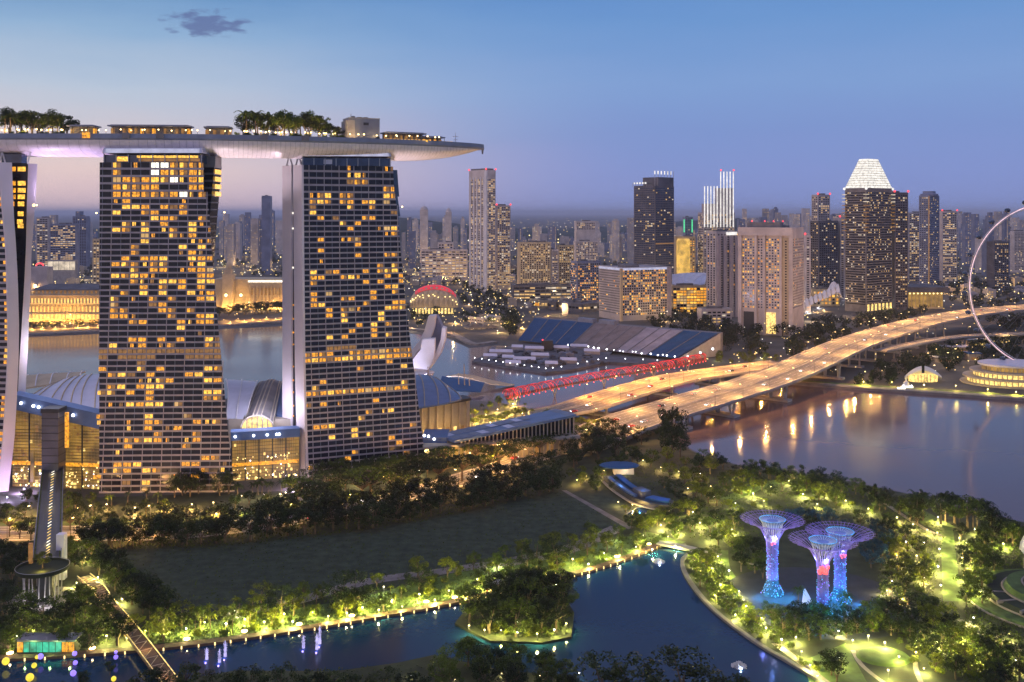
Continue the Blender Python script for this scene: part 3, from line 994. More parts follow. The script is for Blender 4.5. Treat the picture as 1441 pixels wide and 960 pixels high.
def pavilion(x0, x1, h, off, label, lit="hallhi"):
    a, s = deck_at(x0, off); b, _ = deck_at(x1, off)
    c_ = (a + b) / 2
    t = (b - a).normalized(); hl = (b - a).length / 2; nv = Vector((t.y, -t.x, 0))
    o = empty("rooftop_pavilion", c_, label, "pavilion")
    mb = MB(); mb.obox(c_ + Vector((0, 0, h)), t * hl, nv * 5, (0, 0, .35)); mb.obox(c_ + Vector((0, 0, h + .5)), t * (hl - 1.5), nv * 4, (0, 0, .2)); mb.build("roof", M["parapet"], o)
    mb = MB(); mb.obox(c_ + Vector((0, 0, h / 2)) - nv * 1.5, t * (hl - 1), nv * 2, (0, 0, h / 2 - .36)); mb.build("wall", M["concrete_dark"], o)
    k = max(2, int(hl * 2 / 3.2))
    for i in range(k):
        u = -hl + 1.6 + (2 * hl - 3.2) * i / (k - 1)
        if RND.random() < .75:
            mb = MB(); q = c_ + t * u + nv * .56; mb.quad(*[q + t * du + Vector((0, 0, dz)) for du, dz in ((-1, .4), (1, .4), (1, h - 1.2), (-1, h - 1.2))]); mb.build("window", E["dim" if RND.random() < .45 else lit], o)
        mb = MB(); q = c_ + t * (u + 1.5) + nv * 3.8; mb.tube([q, q + Vector((0, 0, h - .36))], .15, 5); mb.build("post", M["dark"], o)
    return o


pavilion(98, 139, 5.4, -9, "short flat roofed deck pavilion right of the left palm clump", "amber")
pavilion(155, 271, 5.6, -9, "longest flat roofed rooftop pavilion with glowing bar front", "amber")
pavilion(288, 328, 5.2, -9, "small flat roofed rooftop pavilion left of the big palm clump", "dim")
pavilion(538, 596, 5.2, -6, "flat roofed restaurant pavilion right of the rooftop plant box", "dim")
pavilion(585, 622, 3.6, -3, "low roofed bar terrace near the deck tip", "amber")
# plant box
a, s = deck_at(487, -2); b, _ = deck_at(530, -2)
o = empty("plant_room", (a + b) / 2, "windowless grey box block on the rooftop deck", "rooftop block")
t = (b - a).normalized(); nv = Vector((t.y, -t.x, 0)); c_ = (a + b) / 2; hl = (b - a).length / 2
mb = MB(); mb.obox(c_ + Vector((0, 0, 6.6)), t * hl, nv * 7, (0, 0, 6.6)); mb.build("wall", M["parapet"], o)
mb = MB(); mb.obox(c_ + Vector((0, 0, 13.3)), t * (hl + .15), nv * 7.15, (0, 0, .3)); mb.build("coping", M["concrete"], o)
mb = MB(); mb.obox(c_ + t * -hl * .86 - nv * .3 + Vector((0, 0, 6)), t * 2.2, nv * 7.4, (0, 0, 6)); mb.build("stair_wall", M["concrete"], o)
mb = MB(); mb.obox(c_ + t * 1 + nv * 7.05 + Vector((0, 0, 10)), t * 1.6, nv * .08, (0, 0, .8)); mb.build("vent", M["dark"], o)
for u, w_, h in ((-5, .9, 1.4), (-1.2, 1.5, .9), (2.6, 1.2, 1.0), (-6.4, .15, 2.6)):
    mb = MB(); mb.obox(c_ + t * u + Vector((0, 0, 13.6 + h / 2)), t * w_, nv * w_, (0, 0, h / 2)); mb.build("roof_unit" if w_ > .3 else "mast", M["concrete_dark"], o)
# lights along the rim near the tip and mast
for x in range(545, 640, 5):
    p, s = deck_at(x, -12 if x > 600 else -17)
    mb = MB(); mb.obox(p + Vector((0, 0, .3)) - s * .5, Vector((s.y, -s.x, 0)) * .7, s * .12, (0, 0, .65))
    o = mb.build("rim_light", E["gold"])
    zone(o, "small warm light panel", "along the deck rim near its tip", "light", "lights along the deck rim")
p, s = deck_at(641, 0)
o = empty("mast", p, "white cross armed mast at the tip of the rooftop deck", "mast")
mb = MB(); mb.tube([p, p + Vector((0, 0, 8))], [.25, .12], 6); mb.build("pole", M["white"], o)
mb = MB(); mb.obox(p + Vector((0, 0, 5.2)), (1.8, 0, 0), (0, .15, 0), (0, 0, .15)); mb.obox(p + Vector((0, 0, 3.2)), (1.3, 0, 0), (0, .15, 0), (0, 0, .15)); mb.build("crossbar", M["white"], o)
p, s = deck_at(637, -6)
# ------------------------------------------------------------------ hotel podium: glass atria, shell roofs, halls
def glass_hall(label, x0, x1, D, ztl, ztr, beam, px_dark=(), cols=5, rows_=20, D1=None):
    D1 = D1 or D
    a, b = P(x0, 600, D), P(x1, 600, D1)
    a.z = b.z = 0
    dv = (b - a); Ln = dv.length; dv.normalize(); nv = Vector((dv.y, -dv.x, 0))
    o = empty("glass_atrium", (a + b) / 2, label, "glass hall")
    pt = lambda u, z, f=0.0: a + dv * u + nv * f + Vector((0, 0, z))
    zt = lambda u: ztl + (ztr - ztl) * u / Ln
    mb = MB()
    mb.hexa([pt(0, 0, -1.5), pt(Ln, 0, -1.5), pt(Ln, 0, -7), pt(0, 0, -7), pt(0, ztl - beam, -1.5), pt(Ln, ztr - beam, -1.5), pt(Ln, ztr - beam, -7), pt(0, ztl - beam, -7)])
    mb.build("inner_wall", M["sand"], o)
    mb = MB(); mb.hexa([pt(-.5, ztl - beam, 1.5), pt(Ln + .5, ztr - beam, 1.5), pt(Ln + .5, ztr - beam, -8), pt(-.5, ztl - beam, -8), pt(-.5, ztl, .5), pt(Ln + .5, ztr, .5), pt(Ln + .5, ztr, -8), pt(-.5, ztl, -8)])
    mb.build("roof_beam", M["roof_blue"], o)
    n = cols
    for i in range(n):               # lit glass bays, each a grid of panes
        u0, u1 = Ln * i / n, Ln * (i + 1) / n
        mb = MB()
        for r in range(rows_):
            for k in range(6):
                v0, v1 = u0 + (u1 - u0) * k / 6 + .07, u0 + (u1 - u0) * (k + 1) / 6 - .07
                h0 = (zt((u0 + u1) / 2) - beam) * r / rows_ + .12; h1 = (zt((u0 + u1) / 2) - beam) * (r + 1) / rows_ - .12
                mb.cur = 1 if RND.random() < (.12 if r < rows_ * .3 else .012) else (2 if RND.random() < .12 else 0)
                mb.quad(pt(v0, h0), pt(v1, h0), pt(v1, h1), pt(v0, h1))
        tag(mb.build("glass_bay", [E["hall"], E["hallhi"], E["dim"]], o))
        mb = MB(); mb.obox(pt(u0, zt(u0) / 2 - beam / 2, .2), dv * .35, nv * .3, (0, 0, zt(u0) / 2 - beam / 2)); mb.build("column", M["dark"], o)
    mb = MB()
    for r in range(1, rows_): mb.obox(pt(Ln / 2, (min(ztl, ztr) - beam) * r / rows_, .1), dv * (Ln / 2), nv * .08, (0, 0, .1))
    mb.build("transoms", M["dark"], o)
    mb = MB(); z_ = (min(ztl, ztr) - beam) * .40; mb.obox(pt(Ln / 2, z_, .5), dv * (Ln / 2 - .2), nv * .4, (0, 0, .9)); mb.build("walkway_band", E["amber"], o)
    lt = MB()
    for k in range(int(Ln * 2.2)):
        lt.cur = RND.choice((0, 0, 0, 1)); lt.ball(pt(RND.uniform(1, Ln - 1), 1 + 13 * RND.random() ** 1.6, .35), RND.uniform(.18, .5), 5, 3)
    tag(lt.build("interior_light", [E["lampyel"], E["lampwhite"]], o), None, None, None, "stuff")
    return o, pt, Ln, zt


HA, ptA, LnA, ztA = glass_hall("tall golden glass atrium between the left and middle hotel towers", 17, 141, 546, 51, 41, 8, cols=5, D1=540)
HB, ptB, LnB, ztB = glass_hall("golden glass atrium between the middle and right hotel towers", 326, 421, 556, 27.5, 27.5, 4.5, cols=5, rows_=12, D1=566)
for fx in (.13, .27, .33, .72):
    mb = MB(); mb.ball(ptA(LnA * fx, ztA(LnA * fx) - 3.4, 2.2), .8, 8, 5); mb.build("spotlight", E["lampwhite"], HA)
for fx in (.05, .32, .52, .66, .7):
    mb = MB(); mb.ball(ptB(LnB * fx, 25.4, 2.2), .7, 8, 5); mb.build("spotlight", E["lampwhite"], HB)
# dark lift shaft in front of the left atrium
o = empty("lift_tower", P(76, 650, 536), "dark lift tower in front of the golden atrium at the footbridge head", "lift tower")
a, b = P(66, 560, 538), P(89, 560, 538)
mb = MB(); mb.box(a.x, 532, 0, b.x, 541, zof(574, 538)); mb.build("wall", M["darkbld"], o)
mb = MB()
for z in range(4, 46, 4): mb.box(a.x - .12, 531.85, z, b.x + .12, 541.1, z + .35)
mb.build("floor_bands", M["dark"], o)
mb = MB(); mb.box(a.x - .4, 531.6, zof(578, 538), b.x + .4, 541.4, zof(574, 538) + .6); mb.build("roof", M["dark"], o)
for x in (93.5, 45):
    a = P(x, 600, 534)
    mb = MB(); mb.box(a.x - .9, 534, 24 if x > 90 else 6, a.x + .9, 535, 43 if x > 90 else 22); mb.build("light_panel", E["hall" if x < 90 else "amber"], o)


def shell_roof(label, rows_px, th, m, ribs=None, ribmat=None, name="shell_roof"):
    """rows_px: rows of (px, py, D) from the front edge to the ridge."""
    rows = [[P(*q) for q in r] for r in rows_px]
    fine = []
    for r in rows: fine.append(smooth_path(r, 4))
    cols = list(zip(*fine))
    cols = [smooth_path(list(c_), 4) for c_ in cols]
    rows = [list(r) for r in zip(*cols)]
    fr = rows[0]
    o = empty(name, sum(fr, Vector()) / len(fr), label, "roof")
    BASE[o.name] = tuple(o.location)
    mb = MB(); mb.shell(rows, (0, 0, th)); mb.build("roof_skin", m, o, smooth=False)
    if ribs:
        n = len(rows[0])
        for k in range(ribs + 1):
            j = round(k * (n - 1) / ribs)
            mb = MB(); mb.tube([r[j] + Vector((0, 0, .25)) for r in rows], .42, 5); mb.build("rib", ribmat or M["white"], o)
    return o


shell_roof("big ribbed pale shell roof behind the left golden atrium", [
    [(32, 567, 590), (60, 572, 588), (90, 577, 586), (120, 581, 585), (142, 584, 584)],
    [(46, 556, 612), (70, 555, 611), (96, 553, 610), (122, 552, 609), (144, 552, 608)],
    [(62, 546, 634), (84, 540, 633), (106, 537, 632), (128, 534, 631), (148, 533, 630)],
    [(80, 537, 654), (98, 531, 653), (116, 528, 652), (134, 526.5, 651), (152, 526, 650)]], 1.0, M["roof_lav"], 7, M["sand"])
shell_roof("low golden lit shell roof far behind the pale ribbed one", [
    [(34, 546, 670), (70, 541, 668), (110, 536, 668)], [(36, 530, 700), (74, 527, 700), (114, 525, 700)], [(40, 528, 720), (80, 525, 720), (120, 523, 720)]], 1.0, M["sand"], 4, M["white"])
shell_roof("white curved shell roof beside the right edge of the middle tower", [
    [(319, 588, 586), (332, 590, 585), (346, 589, 584)], [(321, 560, 600), (336, 562, 599), (353, 560, 598)], [(320, 540, 622), (340, 541, 621), (361, 539, 620)], [(318, 534, 640), (340, 535, 640), (362, 537, 640)]], 1.0, M["roof_lav"], 2, M["white"])
shell_roof("speckled silver barrel roof over the arched golden entrance", [
    [(341, 596, 580), (361, 585, 578), (384, 596, 580)], [(352, 566, 600), (371, 557, 598), (390, 566, 600)], [(361, 545, 622), (379, 538, 620), (394, 545, 622)], [(366, 538, 640), (383, 534, 640), (396, 538, 640)]], 1.0, M["concrete_dark"], 6, M["beige"])
shell_roof("flat blue shell roof just left of the right tower's end wall", [
    [(388, 584, 590), (400, 585, 590), (421, 586, 590)], [(392, 560, 612), (404, 560, 612), (423, 560, 612)], [(396, 541, 640), (408, 540, 640), (424, 540, 640)]], 1.0, M["roof_blue"], 2, M["parapet"])
# golden arched entrance under the barrel roof
o = empty("arched_entrance", P(362, 602, 578), "golden arched entrance glowing under the silver barrel roof", "entrance")
pts = [P(340, 603, 578)] + [P(362 + 22 * math.cos(w), 603 - 17 * math.sin(w), 578) for w in [math.pi * (1 - k / 14) for k in range(15)]] + [P(384, 603, 578)]
mb = MB(); mb.sheet(pts); mb.build("lit_glass", E["hallhi"], o)
for k in range(1, 6):
    mb = MB(); x = 340 + 44 * k / 6; mb.tube([P(x, 603, 577.6), P(x, 603 - 17 * math.sqrt(max(.02, 1 - ((x - 362) / 22) ** 2)), 577.6)], .3, 4); mb.build("mullion", M["beige"], o)
mb = MB(); mb.tube([P(362 + 23 * math.cos(w), 603 - 18 * math.sin(w), 577.5) for w in [math.pi * k / 14 for k in range(15)]], .6, 5); mb.build("arch_frame", M["beige"], o)
mb = MB(); a, b = P(322, 604, 585), P(424, 604, 585); mb.box(a.x, 584, 12, b.x, 640, zof(589, 586)); tag(mb.build("podium_wall", M["beige"]), "beige podium wall behind the right golden atrium", "wall")

shell_roof("blue ribbed shell roof right of the right hotel tower", [
    [(576, 575, 640), (605, 571, 648), (628, 567, 654), (649, 561, 662)], [(576, 552, 664), (604, 550, 668), (626, 550, 672), (645, 555, 676)], [(576, 535, 690), (600, 534, 692), (618, 536, 694), (634, 546, 696)],
    [(576, 528, 712), (594, 527, 712), (608, 529, 712), (622, 538, 712)]], 1.0, M["roof_blue"], 4, M["beige"])
o = empty("theatre_hall", P(625, 600, 655), "golden colonnaded hall wall under the blue ribbed roof", "hall")
a, b = P(576, 580, 646), P(661, 580, 668); a.z = b.z = 0
dv = (b - a); Ln = dv.length; dv.normalize(); nv = Vector((dv.y, -dv.x, 0))
zt0, zt1 = zof(577, 646), zof(563, 668)
mb = MB(); mb.hexa([a, b, b - nv * 40, a - nv * 40, a + Vector((0, 0, zt0)), b + Vector((0, 0, zt1)), b - nv * 40 + Vector((0, 0, zt1)), a - nv * 40 + Vector((0, 0, zt0))]); mb.build("wall", M["sand"], o)
mb = MB(); mb.hexa([a + nv * 2 + Vector((0, 0, zt0)), b + nv * 2 + Vector((0, 0, zt1)), b - nv * 10 + Vector((0, 0, zt1)), a - nv * 10 + Vector((0, 0, zt0)), a + nv * 2.5 + Vector((0, 0, zt0 + 1.8)), b + nv * 2.5 + Vector((0, 0, zt1 + 1.8)), b - nv * 10 + Vector((0, 0, zt1 + 1.8)), a - nv * 10 + Vector((0, 0, zt0 + 1.8))]); mb.build("eaves", M["dark"], o)
for k in range(8):
    u = Ln * (k + .5) / 8; q = a + dv * u + nv * 1.2
    mb = MB(); mb.tube([q, q + Vector((0, 0, zt0 + (zt1 - zt0) * (k + .5) / 8))], .6, 7); mb.build("column", M["sand"], o)
for k in range(7):
    u = Ln * (k + 1) / 8; q = a + dv * u + nv * .15
    mb = MB(); mb.quad(*[q + dv * x + Vector((0, 0, z)) for x, z in ((-1.2, 2), (1.2, 2), (1.2, 8), (-1.2, 8))]); mb.build("window", E["hallhi" if k % 2 else "dim"], o)
# exhibition hall: low, long, slanting blue roof over a columned terrace
o = empty("exhibition_hall", G(700, 650), "long low exhibition hall with slanting blue roof panels and columned terrace", "hall")
tl, tr, br, bl = P(614, 611, 612), P(782, 575.5, 648), P(811, 583, 619), P(640, 620, 590)
mb = MB()
th_ = Vector((0, 0, 1.6))
mb.hexa([bl - th_, br - th_, tr - th_, tl - th_, bl, br, tr, tl]); mb.build("roof", M["roof_blue"], o)
for i in range(14):
    for j in range(2):
        if RND.random() < .35: continue
        mb = MB(); mb.cur = 0
        q = []
        for s, t in ((i, j), (i + .86, j), (i + .86, j + .8), (i, j + .8)):
            s = .02 + s / 14.3; t = .08 + t * .45
            q.append((bl * (1 - s) + br * s) * (1 - t) + (tl * (1 - s) + tr * s) * t + Vector((0, 0, .06)))
        mb.quad(*q); mb.build("roof_panel", M["roof_lav" if RND.random() < .4 else "parapet"], o)
tz = zof(628, 594)
A0, A1 = P(596, 627, 590), P(815, 613, 619)
A0.z = A1.z = 0
dv = (A1 - A0); Ln = dv.length; dv.normalize(); nv = Vector((dv.y, -dv.x, 0))
mb = MB(); mb.hexa([A0 + nv * 2 + Vector((0, 0, 10.2)), A1 + nv * 2 + Vector((0, 0, 10.2)), A1 - nv * 30 + Vector((0, 0, 10.2)), A0 - nv * 30 + Vector((0, 0, 10.2)), A0 + nv * 2 + Vector((0, 0, 11.8)), A1 + nv * 2 + Vector((0, 0, 11.8)), A1 - nv * 30 + Vector((0, 0, 11.8)), A0 - nv * 30 + Vector((0, 0, 11.8))]); mb.build("terrace", M["beige"], o)
mb = MB(); mb.hexa([A0 + dv * 10 - nv * 2, A1 - nv * 2, A1 - nv * 26, A0 + dv * 10 - nv * 26, A0 + dv * 10 - nv * 2 + Vector((0, 0, 10.2)), A1 - nv * 2 + Vector((0, 0, 10.2)), A1 - nv * 26 + Vector((0, 0, 10.2)), A0 + dv * 10 - nv * 26 + Vector((0, 0, 10.2))]); mb.build("wall", M["sand"], o)
for k in range(26):
    u = 12 + (Ln - 14) * k / 25; q = A0 + dv * u - nv * 1.6
    mb = MB(); mb.obox(q + Vector((0, 0, 5.1)), dv * .5, nv * .4, (0, 0, 5.0)); mb.build("fin", M["beige"], o)
mb = MB(); q = A0 + dv * 10.6 - nv * 1.9; mb.quad(*[q + dv * x + Vector((0, 0, z)) for x, z in ((0, .4), (24, .4), (24, 9.8), (0, 9.8))]); mb.build("lit_wall", E["hall"], o)
for x in (30, 52, 70, 78):
    mb = MB(); q = A0 + dv * x - nv * 1.9; mb.quad(*[q + dv * x_ + Vector((0, 0, z)) for x_, z in ((0, .4), (4, .4), (4, 9.4), (0, 9.4))]); mb.build("window", E["dim"], o)
for k in range(30):      # columns under the slanting roof, taller to the right
    s = .05 + .93 * k / 29
    f = bl * (1 - s) + br * s
    mb = MB(); q = Vector((f.x, f.y + 3, 0)); mb.tube([q + Vector((0, 0, 11.8)), Vector((q.x, q.y, f.z - 1.4))], .45, 5); mb.build("column", M["beige"], o)
mb = MB(); f0, f1 = bl + Vector((4, 8, 0)), br + Vector((-1, 8, 0)); mb.quad(Vector((f0.x, f0.y, 11.8)), Vector((f1.x, f1.y, 11.8)), f1 - th_, f0 - th_); mb.build("dark_glass", M["glass"], o)
o2 = empty("link_roof", P(605, 614, 600), "low blue roofed link block between right tower and exhibition hall", "block")
mb = MB(); a, b = P(594, 613, 603), P(630, 613, 603); mb.box(a.x, 598, 11.8, b.x, 622, 15); mb.build("roof", M["roof_blue"], o2)
for x, y in ((597, 613), (603, 614), (611, 618)):
    mb = MB(); mb.ball(P(x, y, 598), .8, 6, 4); mb.build("lamp", E["lampwhite"], o2)

# lotus shaped museum
o = empty("lotus_museum", G(600, 541), "white lotus shaped museum with curling petals behind the right tower", "museum")


def petal(px_path, half, D, dD, mback):
    n = len(px_path)
    rows = []
    for i, (x, y) in enumerate(px_path):
        t = i / (n - 1)
        a, b = P(x - half[i], y + (2 if i < n - 1 else 0), D + dD * t), P(x + half[i], y - 1, D + dD * t + 6)
        m_ = (a + b) / 2 + Vector((0, -3.0, -1))
        rows.append([a, m_, b])
    mb = MB(); mb.shell(rows, (-1.0, 2.8, .8)); mb.build("petal", mback, o)


for poly, D, th_, m_ in (([(578, 494), (590, 480), (597, 466), (603, 445), (613, 444), (611, 462), (606, 475), (598, 484), (588, 494), (578, 508)], 872, 7, "white"),
                        ([(613, 444), (616, 448), (622, 461), (620, 478), (612, 500), (607, 513), (609, 494), (607, 475), (611, 462)], 880, 8, "bluebld"),
                        ([(580, 507), (592, 492), (594, 478), (612, 477), (611, 503), (607, 514), (596, 525), (584, 528), (579, 515)], 858, 5, "white"),
                        ([(622, 461), (627.5, 463), (626, 480), (619, 499), (607, 515), (597, 527), (591, 528), (606, 513), (612, 500), (620, 478)], 866, 9, "white")):
    fr_ = [P(x, y, D) for x, y in poly]; cx_ = sum((p.x for p in fr_)) / len(fr_)
    bk_ = [Vector((cx_ + (p.x - cx_) * .9 + 1.5, p.y + th_, p.z + .6)) for p in fr_]
    n_ = len(fr_); mb = MB(); mb.add(fr_ + bk_, [list(range(n_)), list(range(n_, 2 * n_))[::-1]] + [[k, n_ + k, n_ + (k + 1) % n_, (k + 1) % n_] for k in range(n_)])
    mb.build("petal", M[m_], o)
mb = MB(); mb.lathe(P(592, 532, 862), [(10, -10), (9, 0), (12, 5), (9, 6)], 16); mb.build("base", M["white"], o)

# canopy structure and masts on the bay edge
o = empty("wave_canopy", P(665, 535, 860), "slim curved amber lit canopy with masts at the bay edge", "canopy")
rows = []
for x, y, w in ((628, 529, .6), (645, 527, 3), (665, 530, 5), (690, 537, 5), (710, 540, 3), (722, 541, .5)):
    rows.append([P(x, y + w * .6, 850), P(x + 2, y - w * .4, 866)])
mb = MB(); mb.shell(rows, (0, 0, .8)); mb.build("roof", M["sand"], o)
mb = MB(); rows = [[P(x, 529 + k * .22 * (x - 620) ** .9, 845), P(x - 6, 548 + (x - 620) * .06, 815)] for k, x in ((0, 622), (1, 640), (1, 660), (1, 682))]; mb.shell(rows, (0, 0, .6)); mb.build("dark_roof", M["seat_blue"], o)
for x, y0, y1 in ((654, 548, 512), (661, 550, 526), (646, 546, 525), (603, 528, 516)):
    mb = MB(); mb.tube([P(x, y0, 830), P(x - 1, y1, 832)], [.7, .4], 5); mb.build("mast", M["beige"], o)

# red helix footbridge
HX = smooth_path([P(x, y, D) for x, y, D in ((712, 569, 768), (745, 560, 790), (800, 551, 826), (860, 541, 866), (920, 529, 905), (962, 519, 938), (990, 510, 968))], 12)
for p in HX: p.z = 8.0
o = empty("helix_footbridge", HX[len(HX) // 2] - Vector((0, 0, 8)), "red lit double helix footbridge curving beside the orange road bridge", "footbridge")
mb = MB(); ribbon(mb, HX, -3, 3, 0, .5); mb.build("deck", M["timber"], o)
for ph, r, m_ in ((0, 3.7, E["redled"]), (math.pi, 3.7, E["redled"]), (.8, 3.0, M["metal"]), (1.57, 3.7, E["redled"]), (2.4, 3.7, M["red"]), (.8 + math.pi, 3.0, M["metal"])):
    path = []
    for i in range((len(HX) - 1) * 6):
        k, t = divmod(i, 6)
        q = HX[k].lerp(HX[k + 1], t / 6); s = side(HX, k)
        w = i * .24 + ph
        path.append(q + s * (r * math.cos(w)) + Vector((0, 0, 2.2 + r * math.sin(w))))
    mb = MB(); mb.tube(path, (.24 if r > 3.3 else .13), 4); mb.build("helix_tube", m_, o)
for i in range(1, len(HX) - 1):
    q, s = HX[i], side(HX, i)
    mb = MB(); mb.tube([q + s * (3.5 * math.cos(w)) + Vector((0, 0, 2.2 + 3.5 * math.sin(w))) for w in [2 * math.pi * k / 10 for k in range(11)]], .10, 4); mb.build("hoop", M["red"], o)
for i in range(6, len(HX) - 4, 14):
    q = HX[i]
    mb = MB()
    for dx in (-2, 2): mb.tube([(q.x, q.y, 0), (q.x + dx, q.y, 7.5)], .5, 6)
    mb.build("pier", M["metal"], o)
for i in range(2, len(HX) - 1, 2):
    q, s = HX[i], side(HX, i)
    mb = MB(); mb.ball(q - s * 4.6 + Vector((0, 0, -1.2)), .55, 6, 4); mb.build("light", E["redlamp"], o)

# grandstand
o = empty("grandstand", P(880, 480, 1100), "waterside grandstand with blue, grey and pale sloping seat blocks", "grandstand")
fl, fr = Vector((7, 1150, 3)), Vector((167, 1006, 3))
bl, br_ = P(752, 452, 1196), P(1012, 472.5, 1042)
bl.z = br_.z = 24
at = lambda s, t: (fl * (1 - s) + fr * s) * (1 - t) + (bl * (1 - s) + br_ * s) * t
for s0, s1, m_ in ((0, .17, "seat_blue"), (.17, .36, "seat_blue"), (.36, .64, "seat_grey"), (.64, .83, "seat_pale"), (.83, 1, "seat_blue")):
    mb = MB(); n = 22
    for k in range(n):
        t0, t1 = k / n, (k + 1) / n
        a, b, c_, d = at(s0 + .003, t0), at(s1 - .003, t0), at(s1 - .003, t1), at(s0 + .003, t1)
        zt_ = c_.z
        mb.quad(Vector((a.x, a.y, zt_)), Vector((b.x, b.y, zt_)), Vector((c_.x, c_.y, zt_)), Vector((d.x, d.y, zt_)))
        mb.quad(a, b, Vector((b.x, b.y, zt_)), Vector((a.x, a.y, zt_)))
    mb.build("seating_block", M[m_], o)
mb = MB()
for s in (.09, .17, .26, .36, .43, .5, .57, .64, .71, .77, .83, .92):
    a, b = at(s, 0), at(s, 1); up = Vector((0, 0, .95)); w_ = (fr - fl).normalized() * .7
    mb.quad(a - w_ + up, a + w_ + up, b + w_ + up, b - w_ + up)
mb.build("aisles", M["concrete_dark"], o)
mb = MB(); q = at(1, 0); r = at(1, 1); d_ = (fr - fl).normalized()
mb.hexa([Vector((q.x, q.y, .5)) + d_ * .6, Vector((r.x, r.y, .5)) + d_ * .6, Vector((r.x, r.y, .5)) + d_ * 1.6, Vector((q.x, q.y, .5)) + d_ * 1.6, q + d_ * .6, r + d_ * .6, r + d_ * 1.6, q + d_ * 1.6]); mb.build("side_wall", M["concrete"], o)
mb = MB(); mb.hexa([Vector((bl.x, bl.y, 0)), Vector((br_.x, br_.y, 0)), Vector((br_.x + 6, br_.y + 10, 0)), Vector((bl.x + 6, bl.y + 10, 0)), bl, br_, br_ + Vector((6, 10, 0)), bl + Vector((6, 10, 0))]); mb.build("back_wall", M["concrete_dark"], o)
for s in (.32, .44):
    q = at(s, .98); mb = MB(); mb.obox(q + Vector((0, 4, 2.5)), d_ * 11, (d_.y * 4, -d_.x * 4, 0), (0, 0, 2.5)); mb.build("press_box", M["parapet"], o)
for k in range(18):
    q = at(.36 + .64 * k / 17, -.02) + Vector((RND.uniform(-3, 3), 0, RND.uniform(1.5, 3))); mb = MB(); mb.ball(q, RND.uniform(.5, 1.0), 6, 4); mb.build("light", E["lampwhite"], o)
for t in (.2, .5, .8):
    q = at(1, t) + d_ * 2.2; mb = MB(); mb.ball(Vector((q.x, q.y, q.z * .4 + 1)), 1.1, 6, 4); mb.build("light", E["lampwhite"], o)

# floating stage
o = empty("floating_stage", G(780, 512), "dark floating stage on the bay before the grandstand", "floating stage")
PL = gp((664, 511), (768, 527), (805, 523), (857, 512), (945, 517), (950, 511), (858, 503), (862, 497), (800, 491), (740, 486), (700, 494))
mb = MB(); mb.prism(PL, -.5, 2.0); mb.build("deck", M["roof_dark"], o)
for i in range(11):
    x = 668 + (768 - 668) * i / 10; y = 510.5 + 15.5 * i / 10
    q = G(x, y); mb = MB(); mb.ball(q + Vector((0, 0, 5.0)), .5, 6, 4); mb.cur = 1; mb.tube([q + Vector((0, 0, 2)), q + Vector((0, 0, 5))], .12, 4); mb.build("light_post", [E["lampwhite"], M["dark"]], o)
for x, y in ((778, 525), (790, 523.5), (813, 519), (826, 516), (842, 513), (853, 511), (880, 512), (905, 513), (925, 514)):
    q = G(x, y); mb = MB(); mb.ball(q + Vector((0, 0, 5.0)), .5, 6, 4); mb.cur = 1; mb.tube([q + Vector((0, 0, 2)), q + Vector((0, 0, 5))], .12, 4); mb.build("light_post", [E["lampwhite"], M["dark"]], o)
for x, y, w, d_ in ((705, 502, 24, 8), (738, 513, 22, 9), (752, 497, 20, 7), (790, 496, 16, 6), (776, 519, 12, 6), (833, 501, 16, 7), (728, 495, 12, 6), (690, 508, 14, 6), (722, 518, 15, 7), (760, 507, 18, 8), (800, 514, 16, 7), (815, 494, 18, 7), (715, 510, 12, 6)):
    q = G(x, y) + Vector((0, 0, 2))
    r = empty("marquee_tent", q); zone(r, "pale blue gabled marquee tent", "on the dark floating stage", "tent", "marquees on the floating stage")
    mb = MB(); mb.prism([(q.x - w / 2, q.y), (q.x + w / 2, q.y - 3), (q.x + w / 2, q.y - 3 + d_), (q.x - w / 2, q.y + d_)], 2, 5); mb.build("wall", M["concrete"], r)
    ridge = [Vector((q.x - w / 2, q.y + d_ / 2, 7.5)), Vector((q.x + w / 2, q.y - 3 + d_ / 2, 7.5))]
    a, b, c_, e = Vector((q.x - w / 2 - .3, q.y - .4, 5)), Vector((q.x + w / 2 + .3, q.y - 3.4, 5)), Vector((q.x + w / 2 + .3, q.y - 2.6 + d_, 5)), Vector((q.x - w / 2 - .3, q.y + d_ + .4, 5))
    mb = MB(); mb.add([a, b, c_, e, ridge[0], ridge[1]], [(0, 1, 5, 4), (2, 3, 4, 5), (0, 4, 3), (1, 2, 5)]); mb.build("roof", M["roof_lav"], r)
for i in range(110):       # dark stage equipment on the deck
    x, y = RND.uniform(690, 850), RND.uniform(495, 520)
    if y > 511 + (x - 664) * .15 or (x > 805 and y > 517): continue
    q = G(x, y) + Vector((0, 0, 2)); a, b, h = RND.uniform(1, 5), RND.uniform(1, 3), RND.uniform(.6, 3.4)
    mb = MB(); mb.box(q.x - a, q.y - b, 2, q.x + a, q.y + b, 2 + h); mb.box(q.x - a * .6, q.y - b * .5, 2 + h, q.x + a * .3, q.y + b * .6, 2 + h * 1.3)
    zone(mb.build("equipment_crate", M[RND.choice(("dark", "parapet", "concrete_dark", "roof_dark"))]), "dark boxy stage equipment stack", "on the floating stage deck", "equipment", "equipment on the floating stage")
q = G(770, 496); o = empty("stage_tower", q, "dark boxy stage tower with one red light on the floating stage", "stage tower")
mb = MB(); mb.box(q.x - 6, q.y - 4, 2, q.x + 6, q.y + 4, 13); mb.build("body", M["dark"], o); mb = MB(); mb.ball((q.x - 5, q.y - 4, 14), .9, 6, 4); mb.build("red_light", E["redlamp"], o)

